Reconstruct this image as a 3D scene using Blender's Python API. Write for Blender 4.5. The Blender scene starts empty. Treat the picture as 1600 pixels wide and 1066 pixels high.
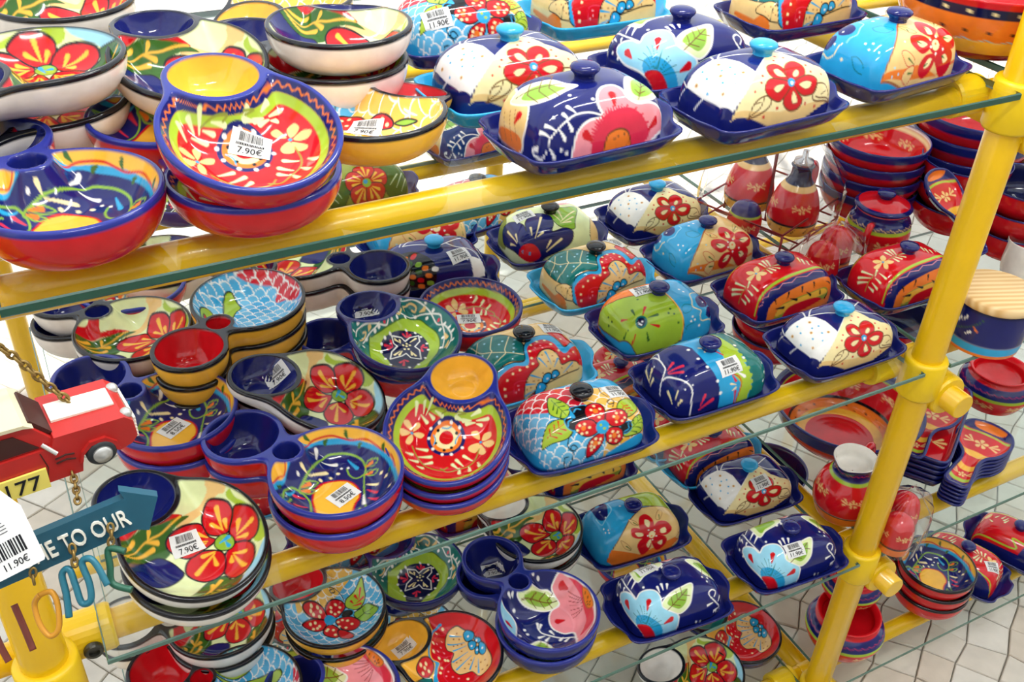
import bpy, math, random
import numpy as np
from mathutils import Matrix, Vector, Quaternion

# ------------------------------------------------------------------ camera, sky, light
scn = bpy.context.scene
COL = scn.collection
cam_data = bpy.data.cameras.new('camera'); cam = bpy.data.objects.new('camera', cam_data); COL.objects.link(cam)
EX = Vector((0.88610935, -0.46203179, 0.03656297))     # camera right, in rack axes
EYD = Vector((-0.2416208, -0.52782975, -0.81425742))   # camera down
EF = Vector((0.39551184, 0.71268674, -0.57935136))     # camera forward
cam.matrix_world = Matrix(((EX.x, -EYD.x, -EF.x, 0), (EX.y, -EYD.y, -EF.y, 0), (EX.z, -EYD.z, -EF.z, 1.83), (0, 0, 0, 1)))
cam_data.sensor_width = 36.0
cam_data.lens = 36.0 * 1584.53 / 1600.0
cam_data.clip_start = 0.02
scn.camera = cam
scn.view_settings.view_transform = 'Standard'; scn.view_settings.look = 'None'
scn.view_settings.gamma = 1.0; scn.view_settings.use_curve_mapping = False
scn.view_settings.exposure = 0.26
scn.cycles.transparent_max_bounces = 40

world = bpy.data.worlds.new('sky'); scn.world = world; world.use_nodes = True
wn = world.node_tree; wn.nodes.clear()
wo = wn.nodes.new('ShaderNodeOutputWorld'); wb = wn.nodes.new('ShaderNodeBackground')
wb.inputs[0].default_value = (0.92, 0.96, 1.0, 1); wb.inputs[1].default_value = 1.15
wn.links.new(wb.outputs[0], wo.inputs[0])

def lamp(name, kind, energy, loc, aim, size=1.0, size_y=None, color=(1, 1, 1)):
    d = bpy.data.lights.new(name, kind); d.energy = energy; d.color = color
    if kind == 'SUN': d.angle = size
    else:
        d.shape = 'RECTANGLE'; d.size = size; d.size_y = size_y or size
    o = bpy.data.objects.new(name, d); COL.objects.link(o); o.location = loc
    o.rotation_euler = (Vector(aim) - Vector(loc)).to_track_quat('-Z', 'Y').to_euler()
    return o
lamp('sun', 'SUN', 6.2, (-1.0, -2.4, 6.0), (0.0, 0.0, 0.0), math.radians(1.5), color=(1, .985, .96))

# ------------------------------------------------------------------ colours and materials
def L(h):
    h = h.lstrip('#'); v = [int(h[i:i + 2], 16) / 255 for i in (0, 2, 4)]
    return tuple(x / 12.92 if x <= .04045 else ((x + .055) / 1.055) ** 2.4 for x in v)
C = {k: np.array(L(v)) for k, v in dict(
    navy='141c66', cob='24308c', ink='0f1440', red='d0141f', dred='8f0f1c', yel='f7bb3e', ora='f07d28', cream='f7e6ac', white='f6f4ee',
    turq='2aa3d8', sky='9fdcf2', leaf='8bb83a', dgrn='35641f', lime='a8c638', teal='13706c', blk='14151b', pink='f3949c', hot='e0304c',
    olive='8f9a35', brown='6a3d1c', tan='efc983', pale='e3eeb4', cof='a9683a', grey='b9b7bb', ecru='efe9e0').items()}

def mat(name, color=(1, 1, 1), rough=.4, metal=0.0, coat=0.0, noise=0.0, nscale=30.0, bump=0.0, vcol=False, spec=.5):
    m = bpy.data.materials.new(name); m.use_nodes = True
    nt = m.node_tree; b = nt.nodes['Principled BSDF']
    b.inputs['Roughness'].default_value = rough; b.inputs['Metallic'].default_value = metal
    b.inputs['Coat Weight'].default_value = coat; b.inputs['Coat Roughness'].default_value = .04
    b.inputs['Specular IOR Level'].default_value = spec
    src = None
    if vcol:
        a = nt.nodes.new('ShaderNodeVertexColor'); a.layer_name = 'Col'; src = a.outputs[0]
    tc = nt.nodes.new('ShaderNodeTexCoord')
    if noise > 0:
        n = nt.nodes.new('ShaderNodeTexNoise'); n.inputs['Scale'].default_value = nscale; n.inputs['Detail'].default_value = 4
        nt.links.new(tc.outputs['Object'], n.inputs['Vector'])
        r = nt.nodes.new('ShaderNodeMapRange'); r.inputs['From Min'].default_value = .3; r.inputs['From Max'].default_value = .7
        r.inputs['To Min'].default_value = 1 - noise; r.inputs['To Max'].default_value = 1 + noise * .5
        nt.links.new(n.outputs['Fac'], r.inputs['Value'])
        mx = nt.nodes.new('ShaderNodeMix'); mx.data_type = 'RGBA'; mx.blend_type = 'MULTIPLY'; mx.inputs[0].default_value = 1
        if src is None: mx.inputs[6].default_value = (*color, 1)
        else: nt.links.new(src, mx.inputs[6])
        nt.links.new(r.outputs[0], mx.inputs[7]); src = mx.outputs[2]
        if bump > 0:
            bp = nt.nodes.new('ShaderNodeBump'); bp.inputs['Strength'].default_value = bump; bp.inputs['Distance'].default_value = .002
            nt.links.new(n.outputs['Fac'], bp.inputs['Height']); nt.links.new(bp.outputs[0], b.inputs['Normal'])
    if src is None: b.inputs['Base Color'].default_value = (*color, 1)
    else: nt.links.new(src, b.inputs['Base Color'])
    return m
M = {}
M['glaze'] = mat('painted_glaze', rough=.10, coat=.0, noise=.10, nscale=45, bump=.04, vcol=True)
M['pipe'] = mat('yellow_paint', L('efbe04'), .27, coat=.25, noise=.06, nscale=14)
M['joint'] = mat('yellow_plastic', L('f0c810'), .36, noise=.06, nscale=18)
M['bolt'] = mat('bolt_steel', L('55554f'), .4, .8)
M['paper'] = mat('paper', L('e6e6e4'), .75, noise=.03, spec=.2)
M['ink'] = mat('print_ink', L('26262a'), .9, spec=.05)
M['redpaint'] = mat('red_enamel', L('b5231f'), .38, noise=.12, nscale=25)
M['red'] = mat('red_glaze', L('c4141f'), .12)
M['white'] = mat('white_enamel', L('ece7d6'), .4, noise=.06)
M['cream'] = mat('cream_enamel', L('d6cba8'), .4, noise=.08)
M['tyre'] = mat('tyre', L('22262a'), .6)
M['chrome'] = mat('worn_chrome', L('c9c9c4'), .3, .6, noise=.15)
M['dark'] = mat('dark_interior', L('3a1510'), .5)
M['teal'] = mat('teal_wood', L('17556b'), .5, noise=.15, nscale=20, bump=.1)
M['ivory'] = mat('ivory_paint', L('f1eee0'), .5)
M['brass'] = mat('aged_brass', L('8d7440'), .4, .7, noise=.2)
M['tealmetal'] = mat('teal_metal', L('1e6a7d'), .4, .1)
M['orangemetal'] = mat('ochre_metal', L('c98a1c'), .45, .1)
M['rust'] = mat('rusty_rod', L('7a3426'), .6, noise=.2)
M['redwire'] = mat('red_wire', L('8a1f22'), .4)
M['gate_plate'] = mat('plate_yellow', L('f2df6a'), .5)
M['steel'] = mat('steel', L('c8c8c8'), .25, .9)

def glass_mat(name, tint, gloss, rough=.02):
    m = bpy.data.materials.new(name); m.use_nodes = True; nt = m.node_tree; nt.nodes.clear()
    o = nt.nodes.new('ShaderNodeOutputMaterial'); t = nt.nodes.new('ShaderNodeBsdfTransparent'); g = nt.nodes.new('ShaderNodeBsdfGlossy')
    t.inputs[0].default_value = (*tint, 1); g.inputs['Roughness'].default_value = rough
    f = nt.nodes.new('ShaderNodeLayerWeight')            # Schlick reflectance from the facing angle
    pw = nt.nodes.new('ShaderNodeMath'); pw.operation = 'POWER'; pw.inputs[1].default_value = 4.5; nt.links.new(f.outputs['Facing'], pw.inputs[0])
    k = nt.nodes.new('ShaderNodeMath'); k.operation = 'MULTIPLY_ADD'; k.inputs[1].default_value = .9 * gloss; k.inputs[2].default_value = .04 * gloss
    nt.links.new(pw.outputs[0], k.inputs[0]); x = nt.nodes.new('ShaderNodeMixShader')
    nt.links.new(k.outputs[0], x.inputs[0]); nt.links.new(t.outputs[0], x.inputs[1]); nt.links.new(g.outputs[0], x.inputs[2])
    nt.links.new(x.outputs[0], o.inputs[0]); return m
M['glass'] = glass_mat('shelf_glass', (.965, .985, .975), .8)
M['film'] = glass_mat('cellophane', (.95, .93, .94), 1.6, .12)
M['edge'] = mat('glass_edge', L('1f4f40'), .12, coat=.3)
M['edgeclear'] = mat('polished_glass_edge', L('4f7264'), .1, coat=.3)

def wood_mat():
    m = bpy.data.materials.new('pine_wood'); m.use_nodes = True; nt = m.node_tree; b = nt.nodes['Principled BSDF']
    tc = nt.nodes.new('ShaderNodeTexCoord'); mp = nt.nodes.new('ShaderNodeMapping'); mp.inputs['Scale'].default_value = (1, .15, 1)
    w = nt.nodes.new('ShaderNodeTexWave'); w.inputs['Scale'].default_value = 28; w.inputs['Distortion'].default_value = 3; w.inputs['Detail'].default_value = 2
    r = nt.nodes.new('ShaderNodeValToRGB'); r.color_ramp.elements[0].color = (*L('d8ac6c'), 1); r.color_ramp.elements[1].color = (*L('efcf98'), 1)
    nt.links.new(tc.outputs['Object'], mp.inputs[0]); nt.links.new(mp.outputs[0], w.inputs[0]); nt.links.new(w.outputs['Fac'], r.inputs[0])
    nt.links.new(r.outputs[0], b.inputs['Base Color']); b.inputs['Roughness'].default_value = .45; return m
M['wood'] = wood_mat()

# ------------------------------------------------------------------ mesh helpers
def new_mesh(name, V, F, m, cols=None, smooth=True):
    me = bpy.data.meshes.new(name)
    V = np.asarray(V, dtype=np.float32)
    if isinstance(F, np.ndarray) and F.ndim == 2:
        n, k = F.shape
        me.vertices.add(len(V)); me.vertices.foreach_set('co', V.ravel())
        me.loops.add(n * k); me.loops.foreach_set('vertex_index', F.astype(np.int32).ravel())
        me.polygons.add(n); me.polygons.foreach_set('loop_start', np.arange(0, n * k, k, dtype=np.int32))
        me.update(calc_edges=True)
    else:
        me.from_pydata([tuple(map(float, v)) for v in V], [], F)
    if smooth: me.polygons.foreach_set('use_smooth', np.ones(len(me.polygons), dtype=bool))
    if cols is not None:
        a = me.color_attributes.new('Col', 'FLOAT_COLOR', 'POINT')
        cc = np.ones((len(V), 4), dtype=np.float32); cc[:, :3] = cols; a.data.foreach_set('color', cc.ravel())
    me.materials.append(m); me.update(); return me

def add(name, me, parent=None, loc=None, rot=None, **props):
    o = bpy.data.objects.new(name, me); COL.objects.link(o)
    if parent is not None: o.parent = parent
    if loc is not None: o.location = loc
    if rot is not None: o.rotation_euler = rot
    for k, v in props.items():
        if v is not None: o[k] = v
    return o

def ring_faces(nr, nt, start=0, closed_center=None):
    i = np.arange(nr - 1)[:, None]; j = np.arange(nt)[None, :]; jn = (j + 1) % nt
    a = start + i * nt + j; b = start + i * nt + jn; c = start + (i + 1) * nt + jn; d = start + (i + 1) * nt + j
    return np.stack([a, d, c, b], -1).reshape(-1, 4)

class MB:
    def __init__(s): s.v = []; s.f = []
    def put(s, V, F):
        n = len(s.v); s.v += [tuple(map(float, v)) for v in V]; s.f += [tuple(int(i) + n for i in f) for f in F]; return s
    def box(s, c, d, rot=None):
        V = []
        for x in (-.5, .5):
            for y in (-.5, .5):
                for z in (-.5, .5):
                    p = Vector((x * d[0], y * d[1], z * d[2]))
                    if rot is not None: p = rot @ p
                    V.append(p + Vector(c))
        return s.put(V, [(0, 1, 3, 2), (4, 6, 7, 5), (0, 4, 5, 1), (2, 3, 7, 6), (0, 2, 6, 4), (1, 5, 7, 3)])
    def tube(s, pts, r, n=16, caps=True, closed=False):
        P = [Vector(p) for p in pts]; k = len(P); up = None; rings = []
        for i in range(k):
            if closed: t = (P[(i + 1) % k] - P[i - 1]).normalized()
            else: t = (P[min(i + 1, k - 1)] - P[max(i - 1, 0)]).normalized()
            if up is None: up = t.orthogonal().normalized()
            up = (up - t * up.dot(t)).normalized(); w = t.cross(up)
            rr = r[i] if isinstance(r, (list, tuple)) else r
            rings.append([P[i] + up * (rr * math.cos(2 * math.pi * j / n)) + w * (rr * math.sin(2 * math.pi * j / n)) for j in range(n)])
        V = [p for q in rings for p in q]; F = []
        for i in range(k if closed else k - 1):
            for j in range(n):
                a = i * n; b = ((i + 1) % k) * n; F.append((a + j, a + (j + 1) % n, b + (j + 1) % n, b + j))
        if caps and not closed:
            F.append(tuple(range(n))[::-1]); F.append(tuple((k - 1) * n + j for j in range(n)))
        return s.put(V, F)
    def lathe(s, prof, n=32, c=(0, 0, 0)):
        V = [(c[0] + r * math.cos(2 * math.pi * j / n), c[1] + r * math.sin(2 * math.pi * j / n), c[2] + z) for r, z in prof for j in range(n)]
        F = [(i * n + j, i * n + (j + 1) % n, (i + 1) * n + (j + 1) % n, (i + 1) * n + j) for i in range(len(prof) - 1) for j in range(n)]
        F.append(tuple(range(n))[::-1]); F.append(tuple((len(prof) - 1) * n + j for j in range(n)))
        return s.put(V, F)
    def prism(s, pts, z0, z1):
        n = len(pts); V = [(x, y, z0) for x, y in pts] + [(x, y, z1) for x, y in pts]
        F = [tuple(range(n))[::-1], tuple(range(n, 2 * n))] + [(i, (i + 1) % n, n + (i + 1) % n, n + i) for i in range(n)]
        return s.put(V, F)
    def mesh(s, name, m, smooth=False):
        me = new_mesh(name, s.v, s.f, m, smooth=False)
        if smooth:
            for p in me.polygons: p.use_smooth = len(p.vertices) == 4
        return me

def catmull(P, n=8, closed=True):
    P = np.asarray(P, float); k = len(P)
    if k < 3: return P
    out = []
    for i in range(k if closed else k - 1):
        if closed: p0, p1, p2, p3 = P[i - 1], P[i], P[(i + 1) % k], P[(i + 2) % k]
        else: p0, p1, p2, p3 = P[max(i - 1, 0)], P[i], P[i + 1], P[min(i + 2, k - 1)]
        for t in np.arange(n) / n:
            out.append(.5 * (2 * p1 + (p2 - p0) * t + (2 * p0 - 5 * p1 + 4 * p2 - p3) * t * t + (3 * p1 - p0 - 3 * p2 + p3) * t ** 3))
    if not closed: out.append(P[-1])
    return np.array(out)

# ------------------------------------------------------------------ brush work: colours laid on the vertices of a finely divided glaze
class Paint:
    def __init__(s, P, base, aa=.9):
        s.P = np.asarray(P, float); s.C = np.tile(np.asarray(base, float), (len(s.P), 1)); s.aa = aa
    def mix(s, idx, al, col):
        al = np.clip(al, 0, 1)[:, None]; s.C[idx] = s.C[idx] * (1 - al) + al * np.asarray(col)
    def near(s, lo, hi):
        return np.nonzero((s.P[:, 0] > lo[0]) & (s.P[:, 0] < hi[0]) & (s.P[:, 1] > lo[1]) & (s.P[:, 1] < hi[1]))[0]
    def segd(s, Q, A, closed):
        d = np.full(len(Q), 1e9); n = len(A)
        for i in range(n if closed else n - 1):
            a = A[i]; b = A[(i + 1) % n]; ab = b - a; l = ab @ ab + 1e-9
            t = np.clip(((Q - a) @ ab) / l, 0, 1); e = Q - a - t[:, None] * ab
            d = np.minimum(d, (e * e).sum(1))
        return np.sqrt(d)
    def inside(s, Q, A):
        c = np.zeros(len(Q), bool); n = len(A)
        for i in range(n):
            x1, y1 = A[i]; x2, y2 = A[(i + 1) % n]
            if y1 == y2: continue
            c ^= ((y1 > Q[:, 1]) != (y2 > Q[:, 1])) & (Q[:, 0] < (x2 - x1) * (Q[:, 1] - y1) / (y2 - y1) + x1)
        return c
    def poly(s, pts, col, ol=None, w=1.2, sm=5, inner=None):
        A = catmull(pts, sm) if sm else np.asarray(pts, float)
        idx = s.near(A.min(0) - w - 2, A.max(0) + w + 2)
        if not len(idx): return
        Q = s.P[idx]; d = s.segd(Q, A, True); d = np.where(s.inside(Q, A), -d, d)
        s.mix(idx, .5 - d / s.aa, C[col])
        if inner: # soft second tone towards the middle of the brush mark
            s.mix(idx, np.clip((-d - inner[1]) / (inner[1] + .1), 0, 1) * .9, C[inner[0]])
        if ol: s.mix(idx, .5 - (np.abs(d) - w / 2) / s.aa, C[ol])
    def line(s, pts, col, w=1.2, sm=4):
        A = catmull(pts, sm, False) if sm and len(pts) > 2 else np.asarray(pts, float)
        idx = s.near(A.min(0) - w - 2, A.max(0) + w + 2)
        if len(idx): s.mix(idx, .5 - (s.segd(s.P[idx], A, False) - w / 2) / s.aa, C[col])
    def drop(s, p, q, col, w=3.):  # tapering stroke: thick at p, thin at q
        p = np.asarray(p, float); q = np.asarray(q, float); lo = np.minimum(p, q) - w - 1; hi = np.maximum(p, q) + w + 1
        idx = s.near(lo, hi)
        if not len(idx): return
        ab = q - p; t = np.clip(((s.P[idx] - p) @ ab) / (ab @ ab + 1e-9), 0, 1); e = s.P[idx] - p - t[:, None] * ab
        s.mix(idx, .5 - (np.sqrt((e * e).sum(1)) - w / 2 * (1 - .72 * t)) / s.aa, C[col])
    def dots(s, pts, col, r=1.5):
        for p in pts:
            p = np.asarray(p, float); idx = s.near(p - r - 2, p + r + 2)
            if len(idx): s.mix(idx, .5 - (np.hypot(*(s.P[idx] - p).T) - r) / s.aa, C[col])
    def scales(s, pts, cols, ln='white', r=9., w=1.4, up=1, rot=0., sm=5):
        A = catmull(pts, sm) if sm else np.asarray(pts, float); idx = s.near(A.min(0) - 2, A.max(0) + 2)
        if not len(idx): return
        Q = s.P[idx]; d = s.segd(Q, A, True); d = np.where(s.inside(Q, A), -d, d)
        cr, sr = math.cos(rot), math.sin(rot); U = Q @ np.array([[cr, -sr], [sr, cr]]); u = U[:, 0]; v = U[:, 1] * up
        h = r * .95; done = np.zeros(len(Q), bool); out = np.tile(C[cols[0]], (len(Q), 1)); k0 = np.floor(v / h)
        for k in range(-2, 3):
            kk = k0 + k; off = (np.mod(kk, 2)) * r; cx = np.round((u - off) / (2 * r)) * 2 * r + off
            e = np.hypot(u - cx, v - kk * h); hit = (~done) & (e < r * 1.08)
            tone = np.mod(np.sin(cx * 12.9 + kk * 78.2) * 437.5, 1)[:, None]
            base = C[cols[0]] * (1 - tone * .5) + C[cols[-1]] * tone * .5
            al = np.clip(.5 - (r * 1.08 - w - e) / -s.aa, 0, 1)[:, None]
            al = np.clip((e - (r * 1.08 - w)) / s.aa + .5, 0, 1)[:, None]
            out[hit] = (base * (1 - al) + C[ln] * al)[hit]; done |= hit
        a = np.clip(.5 - d / s.aa, 0, 1)[:, None]; s.C[idx] = s.C[idx] * (1 - a) + out * a
    def run(s, ops, T=None):
        for op in ops:
            k = op[0]
            if k == 'p': s.poly(op[2], op[1], *op[3:])
            elif k == 'l': s.line(op[2], op[1], *op[3:])
            elif k == 'd': s.dots(op[2], op[1], *op[3:])
            elif k == 'w':
                for a, b in op[2]: s.drop(a, b, op[1], *op[3:])
            elif k == 's': s.scales(op[2], op[1], *op[3:])
            elif k == 'e': s.mix(np.arange(len(s.P)), np.minimum(.5 + (-s.edge - op[2]) / s.aa, .5 + (op[3] + s.edge) / s.aa), C[op[1]])
            elif k == 'z':
                a = np.arctan2(s.P[:, 1], s.P[:, 0]); e = -s.edge - op[2] - op[3] * np.sin(a * op[4])
                s.mix(np.arange(len(s.P)), .5 - (np.abs(e) - op[5] / 2) / s.aa, C[op[1]])
        return s

DESIGN = {}
DESIGN['L1'] = ('navy', [('p', 'tan', [(-107.3, 52.7),(-94.2, 50.6),(-77.8, 46.0),(-66.8, 42.8),(-80.0, 8.7),(-79.0, -5.6),(-95.2, -16.9),(-110.8, -18.4),(-122.5, -16.4),(-126.1, 12.8),(-115.7, 51.0),(-128, -30),(-128, 20)], 'white', 2.4),('p', 'ora', [(-115.7, 51.0),(-112.8, 21.3),(-111.3, -4.7),(-114.2, -14.3),(-122.3, -14.9),(-126.1, 12.8)]),('l', 'cof', [(-95.7, 49.8),(-107.8, 47.7),(-122.5, 27.0)], 0.8),('l', 'cof', [(-97.5, 29.4),(-108.6, 24.5),(-121.1, 15.1)], 0.8),('l', 'cof', [(-94.4, 17.4),(-105.6, 12.3),(-118.1, 3.8)], 0.8),('l', 'cof', [(-91.2, 9.1),(-102.8, 3.7),(-115.5, -6.1)], 0.8),('w', 'red', [((-94.0, -0.4),(-103.8, 2.7)),((-82.7, 47.8),(-92.7, 49.7))], 9.0),('p', 'pale', [(-88.5, 22.0),(-77.9, 25.3),(-61.8, 23.7),(-46.6, 17.4),(-33.4, 10.7),(-26.7, -5.2),(-18.8, -15.3),(-34.1, -19.3),(-53.4, -21.8),(-68.3, -15.5),(-81.2, -0.3)], 'white', 2.0),('p', 'leaf', [(-77.6, 9.5),(-70.7, 12.9),(-59.7, 13.3),(-49.7, 9.8),(-41.0, 4.9),(-37.0, -6.1),(-32.1, -13.4),(-41.8, -15.1),(-54.0, -15.5),(-64.0, -11.9),(-72.5, -3.3)]),('l', 'brown', [(-80.6, 18.6),(-30.6, -3.2)], 1.5, 0),('l', 'brown', [(-69.7, -13.6),(-69.3, 7.9),(-52.1, 23.8)], 1.3, 0),('l', 'brown', [(-57.8, -20.2),(-57.1, 1.1),(-38.9, 20.7)], 1.3, 0),('l', 'brown', [(-46.2, -23.3),(-46.0, -2.1),(-25.7, 21.3)], 1.3, 0),('p', 'pink', [(-47.3, -100.8),(-44.1, -78.0),(-35.5, -67.5),(-23.0, -62.5),(-7.7, -61.8),(-10.7, -49.4),(-7.0, -36.6),(4.7, -26.9),(18.4, -27.3),(25.1, -36.8),(27.1, -46.8),(38.5, -55.0),(57.4, -55.2),(82.7, -57.8),(96.2, -63.3),(97.8, -72.5),(42.5, -98.3),(8.7, -98.6),(-8.3, -100.8)], 'white', 2.6),('p', 'hot', [(-22.9, -88.7),(-12.8, -71.3),(-3.4, -61.0),(9.2, -57.7),(23.4, -57.2),(36.7, -63.3),(49.3, -75.0),(55.0, -88.1),(26.9, -96.4),(-8.3, -100.8)], None, 1, 4),('w', 'hot', [((-15.7, -85.2),(-23.9, -82.6))], 4.0),('w', 'hot', [((-15.6, -82.4),(-25.3, -79.4))], 4.0),('w', 'hot', [((-15.1, -80.5),(-25.8, -76.2))], 4.0),('w', 'hot', [((-14.5, -78.5),(-23.0, -74.2))], 4.0),('w', 'hot', [((-13.5, -77.0),(-22.8, -70.7))], 4.0),('w', 'hot', [((-12.2, -75.1),(-19.1, -69.2))], 4.0),('w', 'hot', [((-11.0, -73.4),(-18.2, -66.1))], 4.0),('w', 'hot', [((-9.2, -72.0),(-16.8, -62.4))], 4.0),('w', 'hot', [((-7.3, -70.7),(-12.8, -62.0))], 4.0),('w', 'hot', [((-5.4, -69.4),(-10.4, -58.7))], 4.0),('w', 'hot', [((-3.2, -68.4),(-6.8, -59.1))], 4.0),('w', 'hot', [((-0.8, -67.5),(-3.8, -56.4))], 4.0),('w', 'hot', [((1.8, -67.1),(-0.8, -53.6))], 4.0),('w', 'hot', [((4.2, -66.4),(3.3, -55.2))], 4.0),('w', 'hot', [((6.7, -66.2),(6.4, -53.3))], 4.0),('w', 'hot', [((8.9, -66.2),(9.8, -55.5))], 4.0),('w', 'hot', [((11.8, -66.4),(13.2, -54.3))], 4.0),('w', 'hot', [((14.3, -66.6),(17.4, -53.4))], 4.0),('w', 'hot', [((17.2, -67.5),(19.9, -56.5))], 4.0),('w', 'hot', [((19.9, -68.3),(23.7, -56.4))], 4.0),('w', 'hot', [((22.5, -69.2),(26.3, -59.9))], 4.0),('w', 'hot', [((25.0, -70.5),(29.7, -60.3))], 4.0),('w', 'hot', [((27.7, -71.9),(33.9, -61.2))], 4.0),('w', 'hot', [((29.8, -73.3),(35.6, -65.3))], 4.0),('w', 'hot', [((32.4, -75.1),(39.5, -66.9))], 4.0),('w', 'hot', [((34.1, -76.8),(40.8, -70.6))], 4.0),('w', 'hot', [((36.4, -78.6),(44.9, -72.5))], 4.0),('w', 'hot', [((38.6, -80.3),(49.4, -74.6))], 4.0),('w', 'hot', [((41.4, -82.4),(50.1, -78.3))], 4.0),('w', 'hot', [((42.7, -84.6),(54.2, -80.6))], 4.0),('w', 'hot', [((44.3, -90.0),(54.8, -83.8))], 4.0),('w', 'hot', [((45.9, -95.9),(59.3, -90.4))], 4.0),('w', 'hot', [((47.0, -102.0),(64.6, -96.8))], 4.0),('w', 'hot', [((49.4, -108.4),(62.2, -103.7))], 4.0),('w', 'hot', [((-6.0, -75.1),(-15.9, -68.3))], 7.0),('w', 'hot', [((-1.8, -71.7),(-8.6, -61.6))], 7.0),('w', 'hot', [((4.6, -69.5),(2.4, -57.8))], 7.0),('w', 'hot', [((10.8, -67.8),(13.4, -54.6))], 7.0),('w', 'hot', [((17.3, -68.2),(24.6, -55.1))], 7.0),('w', 'hot', [((23.8, -70.9),(35.5, -59.7))], 7.0),('w', 'hot', [((30.0, -74.9),(44.2, -66.8))], 7.0),('w', 'hot', [((34.4, -79.7),(52.9, -74.9))], 7.0),('w', 'hot', [((-7.5, -79.9),(-18.7, -76.4))], 7.0),('w', 'hot', [((-7.6, -83.8),(-19.0, -83.2))], 7.0),('w', 'hot', [((36.1, -85.3),(56.6, -83.0))], 7.0),('p', 'ora', [(-7.0, -100.8),(-3.8, -82.1),(5.1, -77.0),(16.4, -77.0),(25.2, -82.7),(27.7, -96.4),(9.5, -100.8)], 'brown', 1.6),('d', 'brown', [(6.6, -83.9),(10.8, -82.4),(18.9, -81.8),(9.5, -92.6),(16.5, -92.6)], 1.1),('l', 'brown', [(1.4, -93.9),(6.4, -99.9),(19.7, -99.7),(24.3, -88.7)], 1.2),('w', 'red', [((9.8, -40.1),(8.9, -53.4)),((-30.0, -75.2),(-21.9, -81.5)),((68.5, -73.1),(55.1, -81.3))], 9.0),('p', 'pale', [(47.4, -10.0),(64.3, -3.2),(68.1, -19.0),(76.8, -33.2),(80.4, -38.4),(65.0, -50.3),(40.7, -53.8),(29.3, -45.8),(30.3, -32.3)], 'white', 2.0),('p', 'leaf', [(46.7, -21.0),(64.5, -9.7),(68.3, -19.3),(74.4, -30.0),(76.6, -33.9),(59.8, -45.8),(43.7, -48.4),(36.1, -42.9),(37.2, -33.9)]),('l', 'brown', [(40.5, -51.1),(66.5, -14.0)], 1.5, 0),('l', 'brown', [(55.0, -40.8),(44.2, -44.8),(40.9, -38.3)], 1.3, 0),('l', 'brown', [(68.6, -24.5),(50.0, -36.4),(48.9, -28.2)], 1.3, 0),('l', 'brown', [(68.4, -21.2),(62.3, -22.1),(64.8, -9.7)], 1.3, 0),('l', 'white', [(-10.5, -59.5),(-23.9, -54.5),(-40.7, -53.9),(-55.5, -58.4),(-68.6, -63.0),(-81.8, -66.7),(-89.5, -72.3),(-103.1, -68.9),(-113.1, -51.3),(-111.6, -43.8),(-102.7, -56.4)], 2.0),('w', 'white', [((-46.1, -42.7),(-39.2, -52.0)),((-54.1, -49.4),(-49.2, -57.1)),((-81.8, -48.3),(-68.6, -63.0)),((-92.3, -47.4),(-78.7, -66.2)),((-47.7, -67.7),(-51.9, -57.0)),((-57.9, -74.0),(-64.6, -62.3)),((-76.7, -83.4),(-83.7, -72.6)),((-105.2, -54.9),(-111.4, -46.9))], 4.6),('d', 'white', [(-14.2, -40.8),(-67.5, -47.4),(-64.0, -81.4),(-56.1, -85.7),(-62.2, -95.4),(98.4, -64.9),(-36.4, -28.5)], 1.9),('l', 'white', [(83.3, -40.8),(89.2, -50.9),(97.4, -62.2)], 1.6),('w', 'white', [((88.7, -49.9),(88.8, -49.2)),((80.8, -39.0),(83.9, -42.7))], 4.0),('p', 'tan', [(128, -40),(112, -20),(108, 15),(128, 30),(150, 0)], 'white', 2.2),('p', 'pale', [(-60, 60),(-20, 75),(25, 62),(-10, 45)], 'white', 2.0),('p', 'leaf', [(-45.125, 60.17),(-18.725, 70.07),(10.975000000000001, 61.49),(-12.125, 50.269999999999996)]),('p', 'sky', [(40, 100),(45, 60),(80, 50),(95, 75),(80, 100)], 'white', 2.4)])
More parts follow.
